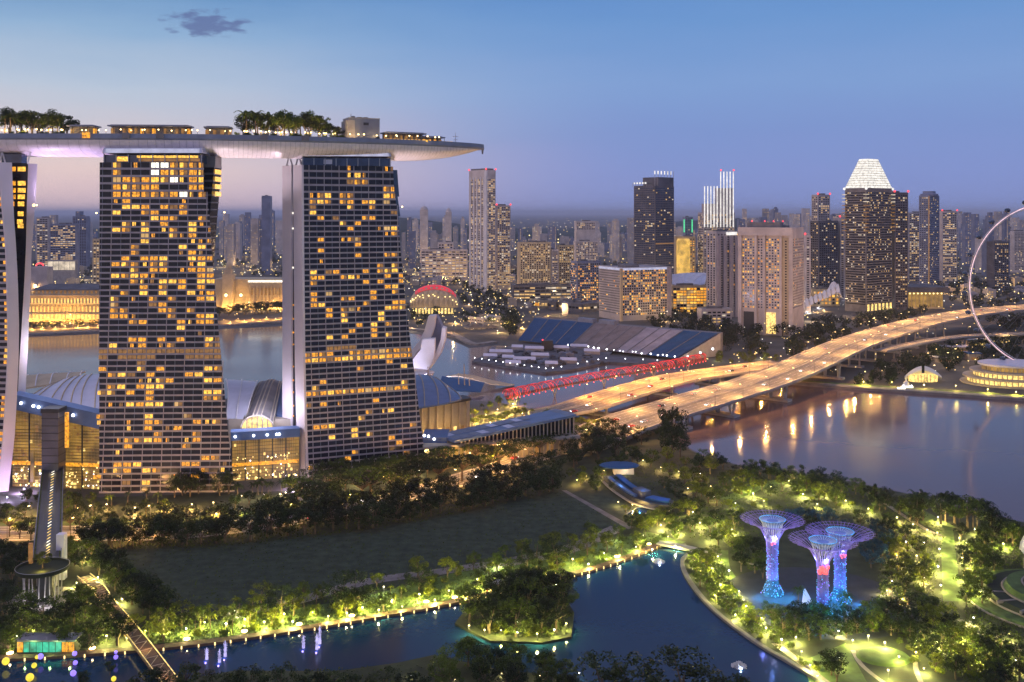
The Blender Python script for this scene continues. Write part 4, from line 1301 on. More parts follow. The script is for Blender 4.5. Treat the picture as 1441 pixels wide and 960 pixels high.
# ferris wheel
WC = Vector(((1479 - CX) * 900 / F, 900, 84.0))
o = empty("ferris_wheel", (WC.x, WC.y, 0), "giant ferris wheel with pale pink lit rim cut by the right edge", "ferris wheel")
RW = 75.0
wdir = Vector((.99, .02, 0)).normalized()
ring = lambda r, w, off=0.0: WC + wdir * (r * math.cos(w)) + Vector((0, 0, r * math.sin(w))) + Vector((-wdir.y, wdir.x, 0)) * off
for off, r_, tr in ((-1.4, RW, .4), (1.4, RW, .4), (0, RW - 1.8, .3)):
    mb = MB(); mb.tube([ring(r_, 2 * math.pi * k / 120, off) for k in range(121)], tr, 6, False); mb.build("rim_tube", M["white"], o)
mb = MB(); mb.tube([ring(RW + .1, 2 * math.pi * k / 120, -1.9) for k in range(121)], .36, 4, False); mb.build("rim_light_strip", glow("rim light", (1, .66, .74), 1.25, .35, .15), o)
mb = MB()
for k in range(168): mb.tube([ring(RW, 2 * math.pi * k / 168, -1.6), ring(RW - 2.2, 2 * math.pi * (k + .5) / 168, 0), ring(RW, 2 * math.pi * (k + 1) / 168, 1.6)], .14, 4, False)
mb.build("rim_lattice", M["white"], o)
mb = MB(); a = Vector((-wdir.y, wdir.x, 0)); mb.tube([WC - a * 8, WC + a * 8], 2.2, 12); mb.build("hub", M["white"], o)
for k in range(56):
    mb = MB(); mb.tube([ring(1.5, 2 * math.pi * k / 56, 6 if k % 2 else -6), ring(RW - 1, 2 * math.pi * k / 56, 0)], .07, 4, False); mb.build("spoke", M["metal"], o)
for sx in (-1, 1):
    mb = MB(); mb.tube([WC + a * 9 * sx, WC + a * 22 * sx + wdir * 12 - Vector((0, 0, WC.z - 2))], [1.2, 1.6], 8); mb.build("support_leg", M["white"], o)
    mb = MB(); mb.tube([WC + a * 9 * sx, WC + a * 22 * sx - wdir * 12 - Vector((0, 0, WC.z - 2))], [1.2, 1.6], 8); mb.build("support_leg", M["white"], o)
for k in range(28):
    w = 2 * math.pi * (k + .35) / 28
    c_ = ring(RW + 4.2, w, 0)
    mb = MB(); ax = a
    vs = []
    for i in range(7):
        t = i / 6 * 2 - 1; r = 2.1 * math.sqrt(max(.04, 1 - abs(t) ** 3.2))
        vs.append((t, r))
    mb.tube([c_ + ax * (3.4 * t) for t, _ in vs], [r for _, r in vs], 10); cap = mb.build("capsule", M["glass_blue"], o)
    mb = MB(); mb.tube([ring(RW, w, -1.4), c_ + (ring(RW, w) - c_) * .4], .3, 5); mb.tube([c_ + ax * 1.5 + (ring(RW, w) - c_) * .45, c_ - ax * 1.5 + (ring(RW, w) - c_) * .45], .5, 5); mb.build("mount", M["white"], cap)
    mb = MB(); mb.obox(c_ - Vector((0, 0, .6)), wdir * 1.7, ax * 2.2, (0, 0, .25)); mb.build("floor_light", E["dim" if k % 3 else "whiteblue"], cap)

# right bank pavilions
q = G(1300, 537); o = empty("shell_pavilion", q, "white shell roofed riverside pavilion glowing orange inside", "pavilion")
for sgn in (-1, 1):
    rows = []
    for i in range(7):
        t = i / 6
        rows.append([P(1299 + sgn * (2 + 24 * t), 533 - 4 * (1 - t), 880 + 2 * j) + Vector((0, 0, 9 * math.sin(math.pi * (.18 + .8 * j / 6)) * (1 - .75 * t * t))) for j in range(7)])
    mb = MB(); mb.shell(rows, (0, 0, .5)); mb.build("shell", M["white"], o)
mb = MB(); mb.lathe((P(1299, 540, 888).x, 888, 0), [(13, 0), (13, 5.0), (10, 6.2)], 16, 1.0, .5); mb.build("lit_glass", E["hallhi"], o)
for i in range(6):
    mb = MB(); x = P(1288 + i * 4.4, 540, 880).x; mb.tube([(x, 880.5, 0), (x, 881, 7)], .3, 5); mb.build("rib", M["sand"], o)
q = G(1420, 548); o = empty("round_terminal", q, "tiered round building with glowing terraces under the big wheel", "round building")
cx_, cy_ = q.x + 22, q.y + 34
for r, z0, z1, m_ in ((40, 0, 1.2, "beige"), (38, 5.2, 6.6, "beige"), (33, 10.4, 11.8, "beige"), (27, 16, 17.6, "roof_lav")):
    mb = MB(); mb.lathe((cx_, cy_, 0), [(r, z0), (r, z1), (r - 1, z1 + .02)], 40, 1.15, .9); mb.build("terrace", M[m_], o)
for r, z0, z1, e in ((34.5, 1.25, 5.15, "hallhi"), (30, 6.65, 10.35, "hallhi"), (24, 11.85, 15.95, "hall")):
    mb = MB(); mb.lathe((cx_, cy_, 0), [(r, z0), (r, z1)], 40, 1.15, .9); mb.build("lit_glass", E[e], o)
    for k in range(26):
        w = math.pi + math.pi * (k + .5) / 26; x, y = cx_ + (r + .8) * 1.15 * math.cos(w), cy_ + (r + .8) * .9 * math.sin(w)
        mb = MB(); mb.tube([(x, y, z0), (x, y, z1)], .45, 5); mb.build("column", M["sand"], o)
for i, (x, y, w, h, m_) in enumerate(((1345, 497, 34, 7, "roof_lav"), (1382, 487, 30, 7, "roof_blue"), (1372, 508, 12, 8, "seat_blue"), (1408, 484, 26, 8, "roof_dark"), (1330, 510, 20, 5, "roof_dark"))):
    q = G(x, y); o = empty("riverside_shed", q); zone(o, "low flat roofed service shed", "between the slip road and the riverside trees", "shed", "sheds by the slip road")
    mb = MB(); mb.box(q.x - w / 2, q.y, 0, q.x + w / 2, q.y + 14, h - 1); mb.build("wall", M["beige"], o)
    mb = MB(); mb.box(q.x - w / 2 - 1, q.y - 1, h - 1, q.x + w / 2 + 1, q.y + 15, h); mb.build("roof", M[m_], o)
    mb = MB(); mb.quad((q.x - w * .3, q.y - .06, 1), (q.x + w * .3, q.y - .06, 1), (q.x + w * .3, q.y - .06, 3.6), (q.x - w * .3, q.y - .06, 3.6)); mb.build("window", E["hallhi" if i % 2 else "dim"], o)
q = G(1275, 548); o = empty("jetty_kiosk", q + Vector((0, 0, 2)), "small white roofed jetty kiosk with lanterns on the far bank", "kiosk")
mb = MB(); mb.lathe(q, [(5, 2), (4, 2.6), (2, 5), (2.6, 5.4), (.8, 7.2), (.3, 10.5)], 8); mb.build("roof", M["white"], o)
for dx in (-3.5, 3.5):
    mb = MB(); mb.ball(q + Vector((dx, -3, 3.4)), .8, 6, 4); mb.build("lantern", E["lampwhite"], o)
for x, y in ((1281, 549), (1270, 551)):
    q = G(x, y)
    r = empty("moored_boat", q); zone(r, "small white lit boat", "moored at the jetty kiosk", "boat", "boats at the jetty")
    mb = MB(); mb.prism([(q.x - 6, q.y - 2), (q.x + 5, q.y - 2), (q.x + 8, q.y), (q.x + 5, q.y + 2), (q.x - 6, q.y + 2)], .2, 1.6); mb.build("hull", M["white"], r)
    mb = MB(); mb.box(q.x - 4, q.y - 1.6, 1.6, q.x + 2, q.y + 1.6, 3.4); mb.build("cabin", E["whitewin"], r)

# ------------------------------------------------------------------ city buildings
LITSETS = {"warm": ("office", "office", "officew"), "gold": ("amber", "office", "gold"), "mix": ("office", "officew", "farwin"), "far": ("farwin", "farwin", "officew")}


def face_windows(o, org, dv, Ln, z0, z1, fl, cp, litp, lit, st, wf=.62, hf=.5, glass="glass", margin=1.0, band=False):
    """Window grid on one face: dark panes as one part, lit ones as windows of their own."""
    nv = Vector((dv.y, -dv.x, 0))
    ncol = max(1, int((Ln - 2 * margin) / cp)); cp = (Ln - 2 * margin) / ncol
    nrow = max(1, int((z1 - z0) / fl)); fl = (z1 - z0) / nrow
    dark, rest = MB(), MB()
    w, h = cp * wf, fl * hf
    off = nv * .12
    shared = {}
    for r in range(nrow):
        zb = z0 + r * fl + fl * (1 - hf) * .6
        rowp = litp * RND.choice((.35, .7, 1, 1, 1.5, 2.0))
        if band:
            p = org + dv * margin + off
            dark.quad(*[p + dv * u + Vector((0, 0, z)) for u, z in ((0, zb), (Ln - 2 * margin, zb), (Ln - 2 * margin, zb + h), (0, zb + h))])
        for c_ in range(ncol):
            p = org + dv * (margin + c_ * cp + cp * (1 - wf) / 2) + off
            islit = RND.random() < rowp
            if not band and not islit:
                dark.quad(*[p + dv * u + Vector((0, 0, z)) for u, z in ((0, zb), (w, zb), (w, zb + h), (0, zb + h))])
            if islit:
                mi = RND.choice((0, 0, 1, 2)); e = LITSETS[lit][mi]
                q = p + nv * (.08 if band else 0)
                if st["n"] > 0 and RND.random() < .6:
                    st["n"] -= 1
                    if e not in shared:
                        mb = MB(); mb.quad(*[dv * u + Vector((0, 0, z)) for u, z in ((0, 0), (w, 0), (w, h), (0, h))]); shared[e] = mb.mesh("window", E[e])
                    ob = bpy.data.objects.new("window", shared[e]); ob.parent = o; ob.location = q + Vector((0, 0, zb)) - Vector(BASE[o.name]); COL.objects.link(ob)
                else:
                    rest.cur = mi
                    rest.quad(*[q + dv * u + Vector((0, 0, z)) for u, z in ((0, zb), (w, zb), (w, zb + h), (0, zb + h))])
    if dark.f: tag(dark.build("window", M[glass], o), kind="stuff")
    if rest.f: tag(rest.build("window", [E[e] for e in LITSETS[lit]], o), kind="stuff")


def bldg(label, x0, xm, x1, yt, D, wall, th=30, fl=3.6, cp=3.4, litp=.2, lit="mix", wf=.62, hf=.5, glass="glass", band=False, z0=6, name="tower_block", cat="tower block", crown=None, budget=60, margin=1.5, ztop_off=0, redlights=0, wall2=None, faces="lr", winl=True):
    C = P(xm, 300, D); C.z = 0
    zt = zof(yt, D)
    o = empty(name, C, label, cat)
    t_ = math.radians(th)
    r = Vector((math.cos(t_), math.sin(t_), 0)); l = Vector((-math.sin(t_), math.cos(t_), 0))
    sol = lambda px, v: (((px - CX) / F) * C.y - C.x) / (v.x - ((px - CX) / F) * v.y)
    Lr = sol(x1, r) if x1 > xm else 22
    Ll = sol(x0, l) if x0 < xm and 'l' in faces else RND.uniform(18, 26)
    a = C + l * Ll; b = C + r * Lr; d = a + r * Lr
    mb = MB(); mb.prism([C, b, d, a], 0, zt); mb.build("wall", M[wall], o)
    mb = MB(); ins = .8
    cc = (C + d) / 2
    rp = [cc + (p - cc) * .985 for p in (C, b, d, a)]
    rp2 = [cc + (p - cc) * .9 for p in (C, b, d, a)]
    for (p, q, p2, q2) in [(rp[i], rp[(i + 1) % 4], rp2[i], rp2[(i + 1) % 4]) for i in range(4)]:
        mb.hexa([p + Vector((0, 0, zt)), q + Vector((0, 0, zt)), q2 + Vector((0, 0, zt)), p2 + Vector((0, 0, zt)), p + Vector((0, 0, zt + 1.3)), q + Vector((0, 0, zt + 1.3)), q2 + Vector((0, 0, zt + 1.3)), p2 + Vector((0, 0, zt + 1.3))])
    mb.build("roof_parapet", M[wall2 or wall], o)
    for k in range(2 if x1 - x0 > 14 else 1):
        q = cc + r * Lr * RND.uniform(-.25, .25) + l * Ll * RND.uniform(-.25, .25)
        mb = MB(); mb.obox(q + Vector((0, 0, zt + 1.8)), r * Lr * .14, l * Ll * .16, (0, 0, 1.8)); mb.build("roof_unit", M["concrete_dark"], o)
    st = dict(n=budget)
    if "r" in faces and x1 > xm: face_windows(o, C, r, Lr, z0, zt - 2 - ztop_off, fl, cp, litp, lit, st, wf, hf, glass, margin, band)
    if "l" in faces and winl and x0 < xm: face_windows(o, a, -l, Ll, z0, zt - 2 - ztop_off, fl, cp, litp, lit, st, wf, hf, glass, margin, band)
    for k in range(redlights):
        q = (C, b, a, cc)[k % 4]; mb = MB(); mb.ball(q + Vector((0, 0, zt + 3)), 1.8, 6, 4); mb.build("beacon", E["redlamp"], o)
    return o, C, r, l, Lr, Ll, zt


# the tall pale hotel tower and its neighbours
o, C, r, l, Lr, Ll, zt = bldg("tallest pale slim tower with vertical window strips and red roof beacons", 660, 684, 697.5, 240, 1900, "palebld", 38, 3.7, 4.2, .42, "warm", .6, .58, z0=8, budget=98, redlights=3, ztop_off=14)
for k in range(5):
    q = C + l * Ll * (k + .5) / 5 * 1.0 - r * .6
    mb = MB(); mb.obox(q + Vector((0, 0, zt / 2 - 6)), l * 1.5, r * .7, (0, 0, zt / 2 - 6)); mb.build("vertical_pier", M["white"], o)
mb = MB(); mb.obox(C + Vector((0, 0, zt / 2)) - (r + l) * .5, l * 3.4, r * 1.6, (0, 0, zt / 2)); mb.build("corner_pier", M["white"], o)
mb = MB(); cc = C + r * Lr / 2 + l * Ll / 2; mb.obox(cc + Vector((0, 0, zt + 2)), r * Lr * .42, l * Ll * .42, (0, 0, 2.4)); mb.build("crown", M["concrete_dark"], o)
bldg("slim amber lit tower tucked right behind the tallest pale tower", 697, 699, 718.5, 290, 1950, "palebld", 8, 3.7, 3.6, .55, "warm", .7, .5, z0=8, budget=80, redlights=3, faces="r")
bldg("squat golden lit hotel block with pale vertical ribs", 727, 731, 775, 342, 1800, "sand", 10, 3.5, 4.2, .34, "warm", .5, .6, budget=70, faces="r")
bldg("narrow grey block with a bright white strip beside the ribbed hotel", 774, 776, 786, 352, 1810, "greybld", 8, 3.5, 3.2, .2, "mix", faces="r")
bldg("golden block with rows of amber windows, left of the stepped tower", 783, 786, 808, 346, 1840, "sand", 8, 3.6, 3.6, .4, "warm", .6, .5, faces="r", budget=60)
o = bldg("stepped grey tower of mixed lights above the blue slab", 806, 810, 842, 340, 2300, "palebld", 10, 3.6, 3.8, .35, "mix", faces="r", budget=70)[0]
bldg("upper stage of the stepped grey tower, set back", 808, 811, 838, 312, 2360, "palebld", 10, 3.6, 3.8, .25, "mix", faces="r", z0=110, budget=40)
bldg("white edged blue slab block with scattered amber windows", 803, 812, 846, 369, 1560, "bluebld", 24, 3.5, 3.6, .36, "gold", .6, .55, z0=12, budget=80)
o, C, r, l, Lr, Ll, zt = bldg("broad hotel block, grey striped left face and amber dotted right face", 843, 874.5, 943, 378, 1380, "greybld", 24, 3.4, 3.6, .40, "gold", .62, .6, z0=7, budget=98, winl=False)
face_windows(o, C + l * Ll, -l, Ll, 8, zt - 3, 3.4, 4, .03, "gold", dict(n=4), .95, .45, "concrete_dark", 1.2, True)
mb = MB(); q = C - (r + l) * .4; mb.obox(q + Vector((0, 0, zt / 2)), r * 1.7, l * 1.7, (0, 0, zt / 2)); mb.build("corner_pier", M["sand"], o)
for fdv, fo, fl_ in ((r, C, Lr), (-l, C + l * Ll, Ll)):
    nv = Vector((fdv.y, -fdv.x, 0)); q = fo + fdv * fl_ / 2 + nv * .4
    mb = MB(); mb.obox(q + Vector((0, 0, zt - 1.2)), fdv * (fl_ / 2), nv * .3, (0, 0, 1.6)); mb.build("light_band", E["whiteblue"], o)
q = C + r * Lr; mb = MB(); mb.obox(q + Vector((0, 0, zt / 2 + .2)) - r * 2.5, r * 3.4, l * 2 - r * 0, (0, 0, zt / 2 + .2)); mb.build("end_pier", M["lilac"], o)
# dark twin topped tower
o, C, r, l, Lr, Ll, zt = bldg("dark glass tower with stepped top and amber patches", 892, 922, 948.5, 262, 1750, "darkbld", 40, 3.9, 4.2, .09, "warm", .8, .5, "glass_blue", z0=8, budget=60)
mb = MB(); c_ = C + (r * Lr * .55 + l * Ll * .35); mb.obox(c_ + Vector((0, 0, zt + 8)), r * Lr * .40, l * Ll * .36, (0, 0, 8)); mb.build("upper_stage", M["darkbld"], o)
for k in range(6):
    q = C + r * (Lr * (-.02 + .17 * k)); mb = MB(); mb.obox(q + Vector((0, 0, zt + 24)), r * 1.0, l * .5, (0, 0, 3.0)); mb.build("crown_light", E["white"], o)
for k in range(5):
    q = C + l * (Ll * (.45 + .13 * k)); mb = MB(); mb.obox(q + Vector((0, 0, zt + 6)), l * 1.3, r * .6, (0, 0, 1.5)); mb.build("crown_light", E["white"], o)
mb = MB()
for k in range(7): q = C + r * (Lr * (-.02 + .165 * k)); mb.tube([q + Vector((0, 0, zt)), q + Vector((0, 0, zt + 27))], .4, 4)
for k in range(6): q = C + l * (Ll * (.4 + .13 * k)); mb.tube([q + Vector((0, 0, zt)), q + Vector((0, 0, zt + 7))], .4, 4)
mb.build("crown_frame", M["metal"], o)
for z in (96, 30):
    nv = Vector((r.y, -r.x, 0)); q = C + r * Lr / 2 + nv * .3; mb = MB(); mb.obox(q + Vector((0, 0, z)), r * Lr * .48, nv * .1, (0, 0, 1.0)); mb.build("lit_floor", E["dim"], o)
# tower of white light bars
o, C, r, l, Lr, Ll, zt = bldg("dark stepped tower outlined by tall white vertical light bars", 982, 990, 1034, 300, 1900, "greybld", 12, 3.8, 3.6, .4, "warm", z0=8, budget=70)
mb = MB(); mb.obox(C + r * Lr * .72 + l * 8 + Vector((0, 0, zt + 24)), r * Lr * .25, l * 7, (0, 0, 24)); mb.build("upper_stage", M["greybld"], o)
mb = MB(); mb.obox(C + r * Lr * .28 + l * 8 + Vector((0, 0, zt + 9)), r * Lr * .24, l * 7, (0, 0, 9)); mb.build("upper_stage", M["greybld"], o)
for k, x in enumerate((991.5, 996, 1000.5, 1005, 1009.5, 1014.5, 1019, 1023.5, 1028, 1032.5)):
    q = P(x, 300, 1896); zt_ = zof(262 if k < 5 else 241.5, 1896); zb_ = zof(320, 1896)
    mb = MB(); mb.box(q.x - .75, 1896 + k * .4 - 1, zb_, q.x + .75, 1897 + k * .4, zt_); mb.build("light_bar", E["white"], o)
for k in (5, 9):
    q = P(1014.5 if k == 5 else 1032.5, 241, 1896); mb = MB(); mb.ball(q + Vector((0, 0, 2)), 1.8, 6, 4); mb.build("beacon", E["redlamp"], o)
# gold lit block and market roof
o = bldg("small gold floodlit block left of the white light bars", 948, 951, 979, 334, 1900, "sand", 8, 4, 5, .5, "gold", .5, .4, faces="r", z0=20, budget=30)[0]
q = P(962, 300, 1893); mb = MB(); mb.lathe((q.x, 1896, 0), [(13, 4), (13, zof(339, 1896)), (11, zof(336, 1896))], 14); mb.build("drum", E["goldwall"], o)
shell_roof("pale zigzag market roof with golden light below", [[(946, 402, 1500), (962, 398, 1500), (978, 402, 1500), (992, 399, 1500)], [(946, 394, 1540), (962, 389, 1540), (978, 394, 1540), (994, 390, 1540)], [(946, 386, 1600), (968, 384, 1600), (994, 384, 1600)] + [(996, 386, 1600)]], 1.5, M["roof_lav"], 6, M["white"])
bldg("low golden lit hall under the zigzag market roof", 944, 946, 996, 403, 1480, "sand", 3, 4, 5, .8, "gold", .85, .7, z0=2, faces="r", name="low_hall", cat="hall")
# grey finned hotel, and the wide hotel with the square arch
o, C, r, l, Lr, Ll, zt = bldg("grey hotel with tall vertical fins and a white roof sign", 994, 1008, 1041, 327, 1420, "greybld", 30, 3.4, 5.2, .10, "gold", .4, .6, z0=14, budget=40)
for k in range(4):
    q = C + r * Lr * (k + .3) / 4; nv = Vector((r.y, -r.x, 0)); mb = MB(); mb.obox(q + nv * 1 + Vector((0, 0, zt / 2 - 3)), r * 2.4, nv * 1.2, (0, 0, zt / 2 - 3)); mb.build("fin", M["lilac"], o)
q = C + r * Lr * .62; nv = Vector((r.y, -r.x, 0)); mb = MB(); mb.obox(q + nv * 1.8 + Vector((0, 0, zt - 2)), r * 10, nv * .3, (0, 0, 2.2)); mb.build("sign_panel", E["white"], o)
o, C, r, l, Lr, Ll, zt = bldg("wide pale hotel framed by a thick square arch", 1041, 1114, 1131, 322, 1210, "palebld", 62, 3.3, 3.7, .30, "gold", .5, .6, z0=34, budget=98, faces="l", winl=False)
# left face runs away to the left; front = left face here
fdv = -l; fo = C + l * Ll
fn = Vector((fdv.y, -fdv.x, 0))
for s0, s1, cp_, lp in ((.04, .30, 3.1, .32), (.34, .46, 2.6, .15), (.50, .78, 3.0, .36)):
    face_windows(o, fo + fdv * Ll * s0, fdv, Ll * (s1 - s0), 32, zt - 12, 3.3, cp_, lp, "gold", dict(n=33), .55, .5, "glass_blue", .4)
face_windows(o, C, r, Lr, 32, zt - 12, 3.3, 6, .1, "gold", dict(n=10), .4, .5, "glass", 1.5)
for s in (.01, .32, .48, .80, .99):
    q = fo + fdv * Ll * s + fn * 1.2; mb = MB(); mb.obox(q + Vector((0, 0, zt / 2)), fdv * (2.2 if s in (.01, .99) else 1.4), fn * 1.6, (0, 0, zt / 2)); mb.build("pier", M["palebld"], o)
q = fo + fdv * Ll / 2 + fn * 1.6; mb = MB(); mb.obox(q + Vector((0, 0, zt - 3.6)), fdv * (Ll / 2 + 1.5), fn * 2.0, (0, 0, 5)); mb.build("arch_beam", M["palebld"], o)
q = fo + fdv * Ll * .895 + fn * .6; mb = MB(); mb.obox(q + Vector((0, 0, zt / 2 - 5)), fdv * (Ll * .085), fn * .5, (0, 0, zt / 2 - 6)); mb.build("pale_bay", M["sand"], o)
face_windows(o, fo + fdv * Ll * .86 + fn * 1.1, fdv, Ll * .07, 20, zt - 14, 3.3, 4, .05, "gold", dict(n=4), .5, .5, "glass", .3)
for s0, s1, e in ((.08, .28, None), (.52, .70, "hallhi")):
    q = fo + fdv * Ll * (s0 + s1) / 2 + fn * .25; mb = MB(); mb.obox(q + Vector((0, 0, 15)), fdv * Ll * (s1 - s0) / 2, fn * .2, (0, 0, 13)); mb.build("porch_opening", E[e] if e else M["dark"], o)
mb = MB(); q = fo + fdv * Ll * .45 - fn * 12; mb.obox(q + Vector((0, 0, zt + 4)), fdv * Ll * .32, fn * 8, (0, 0, 3.5)); mb.build("roof_block", M["concrete_dark"], o)
for s in (.2, .45, .62, .8):
    q = fo + fdv * Ll * s - fn * 10; mb = MB(); mb.ball(q + Vector((0, 0, zt + 9)), 1.0, 6, 4); mb.build("beacon", E["redlamp"], o)
bldg("dark slab tower with white sign left of the crown topped tower", 1142, 1151, 1168, 275, 1750, "greybld", 22, 3.8, 4, .2, "mix", z0=8, budget=50, redlights=2)
o = bldg("lower dark shoulder block beside the slab tower with white sign", 1140, 1152, 1180, 312, 1680, "darkbld", 22, 3.8, 4, .16, "mix", z0=8, budget=60)[0]
bldg("thin pink grey block with a red beacon right of the arch hotel", 1131, 1133, 1141, 332, 1500, "palebld", 10, 3.4, 4, .05, "mix", faces="r", redlights=1)
bldg("slim grey block with red beacon between dark shoulder and crown tower", 1180, 1182, 1189, 307, 1700, "greybld", 10, 3.6, 4, .15, "mix", faces="r", redlights=1)
# the tower with the white lit pyramid crown
o, C, r, l, Lr, Ll, zt = bldg("grey office tower topped by a white glowing truncated pyramid", 1189, 1219, 1255.5, 268, 1500, "concrete_dark", 36, 3.7, 3.0, .17, "mix", .8, .45, z0=10, budget=98, band=True)
b, a = C + r * Lr, C + l * Ll; d = b + l * Ll; cc = (C + d) / 2
tp = [cc + (p - cc) * .40 + Vector((0, 0, zof(223.5, 1520))) for p in (C, b, d, a)]
bt = [Vector((p.x, p.y, zt + 4)) for p in (C, b, d, a)]
mb = MB(); mb.hexa(bt + tp); mb.build("pyramid_crown", E["crown"], o)
mb = MB()
for k in range(1, 12):
    f = k / 12; ring = [bt[i].lerp(tp[i], f) for i in range(4)]
    mb.tube(ring + [ring[0]], .35, 4, False)
mb.build("louvres", M["beige"], o)
mb = MB(); mb.hexa([p + Vector((0, 0, -4)) for p in bt] + [p + Vector((0, 0, -.1)) for p in bt]); mb.build("crown_base", M["concrete_dark"], o)
for q in (C, b, a):
    out = (q - cc).normalized()
    mb = MB(); mb.ball(q + Vector((0, 0, zt + 3)) + out, 2.2, 6, 4); mb.build("crown_light", E["white"], o)
    for k in range(11):
        mb = MB(); mb.obox(q + out * .4 + Vector((0, 0, zt - 6 - k * 5.5)), r * 3.0, l * 3.0, (0, 0, .6)); mb.build("corner_balcony_light", E["dim" if k > 2 else "officew"], o)
for k in range(7):
    q = C + r * Lr * (k + .5) / 7; nv = Vector((r.y, -r.x, 0)); mb = MB(); mb.obox(q + nv * .5 + Vector((0, 0, 7)), r * 2.2, nv * .3, (0, 0, 5)); mb.build("lobby_window", E["hallhi"], o)
bldg("dark slim tower with bright scattered windows right of the crown tower", 1257, 1259, 1278, 272, 1540, "darkbld", 8, 3.7, 3.6, .24, "mix", .7, .5, z0=4, faces="r", budget=90, redlights=2)
q = P(1264, 273.5, 1535); 
bldg("grey block of lit office floors behind the dark slim tower", 1276, 1279, 1308, 300, 2100, "greybld", 8, 3.8, 4, .4, "mix", .8, .5, faces="r", budget=70)
o, C, r, l, Lr, Ll, zt = bldg("round shouldered dark blue tower with one warm vertical line", 1293, 1307, 1322, 276, 1980, "bluebld", 40, 3.8, 4, .12, "mix", glass="glass_blue", budget=60)
mb = MB(); cc = C + r * Lr / 2 + l * Ll / 2; mb.lathe((cc.x, cc.y, zt), [(17, 0), (17, 4), (12, 6), (12, 10)], 16); mb.build("crown", M["bluebld"], o)
mb = MB(); mb.obox(C + Vector((0, 0, zt / 2)) - (r + l) * .6, r * .8, l * .8, (0, 0, zt / 2)); mb.build("light_line", E["dim"], o)
bldg("pale grey lit office tower right of the round shouldered blue tower", 1322, 1326, 1347, 298, 2050, "palebld", 8, 3.8, 3.8, .45, "mix", .8, .5, faces="r", budget=70, redlights=2)
bldg("dark block with glowing roof edge seen through the wheel", 1396, 1399, 1420, 341, 1900, "darkbld", 8, 3.7, 3.6, .3, "warm", faces="r", budget=50)
bldg("tall pale tower pair member inside the wheel, left one", 1412, 1414, 1424, 318, 2600, "palebld", 8, 3.7, 4, .1, "mix", faces="r", budget=20)
bldg("tall pale tower pair member at the right picture edge", 1424, 1427, 1445, 326, 2500, "palebld", 8, 3.7, 4, .1, "mix", faces="r", budget=20)
# golden colonnaded hall right, conservatory-like white shell bridge
o = empty("concert_hall", P(1303, 430, 1560), "flat roofed hall with tall golden lit glass front", "hall")
a, b = P(1277, 430, 1560), P(1327, 430, 1560); mb = MB(); mb.box(a.x, 1560, 0, b.x, 1620, zof(411, 1560)); mb.build("wall", M["sand"], o)
mb = MB(); mb.box(a.x - 4, 1554, zof(411, 1560), b.x + 8, 1626, zof(404, 1560)); mb.build("roof", M["roof_dark"], o)
for k in range(9):
    x = a.x + (b.x - a.x) * (k + .1) / 9; mb = MB(); mb.quad((x, 1559.7, 3), (x + 5, 1559.7, 3), (x + 5, 1559.7, zof(413, 1560)), (x, 1559.7, zof(413, 1560))); mb.build("window", E["hall"], o)
    mb = MB(); mb.ball((x + 2.5, 1558, zof(413, 1560)), 1.2, 6, 4); mb.build("lamp", E["lampyel"], o)
o = empty("shell_arcade", P(1165, 420, 1480), "white ribbed shell arcade beside the crown tower's foot", "arcade")
for k in range(9):
    x = 1128 + 6.2 * k; y = 437 - 2.9 * k
    rows = [[P(x + 4.6 * t, y - 1.2 * t + 1.5, 1440) + Vector((0, j * 4, 15 * math.sin(math.pi * (.1 + .85 * j / 5)) * (.7 + .3 * t))) for j in range(6)] for t in (0, .5, 1)]
    mb = MB(); mb.shell(rows, (0, 0, .5)); mb.build("shell", M["white"], o)
rows = [[P(1166 + 20 * s, 419, 1470) + Vector((0, 4 * j, 0 + 24 * math.sin(math.pi * s) ** .8 * math.sin(math.pi * (.12 + .8 * j / 5)))) for j in range(6)] for s in [i / 8 for i in range(9)]]
mb = MB(); mb.shell(rows, (0, 0, .6)); mb.build("shell", M["white"], o)
bldg("low golden lit podium at the foot of the dark shoulder block", 1141, 1143, 1182, 408, 1600, "sand", 5, 5, 6, .6, "gold", .6, .6, z0=2, faces="r", name="low_hall", cat="hall", budget=20)
bldg("low pale shop block before the arch hotel trees", 984, 987, 1030, 436, 1330, "palebld", 8, 4, 6, .4, "warm", .7, .5, z0=2, faces="r", name="low_hall", cat="hall", budget=20)
bldg("terraced brown low block by the crown tower's foot", 1196, 1198, 1222, 447, 1400, "beige", 8, 4, 5, .2, "gold", faces="r", name="low_hall", cat="hall", z0=2)
# convention block of long lit floors, low white roof beside it
bldg("long low convention block of bright lit floors", 718, 722, 806, 402, 1680, "darkbld", 6, 4.6, 9, .75, "warm", .92, .45, z0=4, faces="r", budget=60, name="convention_hall", cat="hall")
bldg("low grey roofed hall with bright white ground floor", 772, 820, 846, 429, 1500, "concrete_dark", 40, 5, 7, .3, "warm", .8, .4, z0=2, budget=20, name="low_hall", cat="hall")
bldg("yellow lit shopping block beside the avenue", 745, 760, 790, 424, 1560, "sand", 30, 5, 6, .8, "gold", .7, .6, z0=2, budget=30, name="low_hall", cat="hall")
bldg("pale curved theatre block on the far bay shore", 655, 680, 710, 449, 1350, "greybld", 40, 4, 6, .1, "warm", .7, .5, z0=2, name="low_hall", cat="hall", budget=10)
bldg("low shore block with a bright white ground floor", 652, 660, 700, 462, 1280, "concrete_dark", 20, 4, 5, .7, "mix", .7, .5, z0=1, name="low_hall", cat="hall", budget=20)
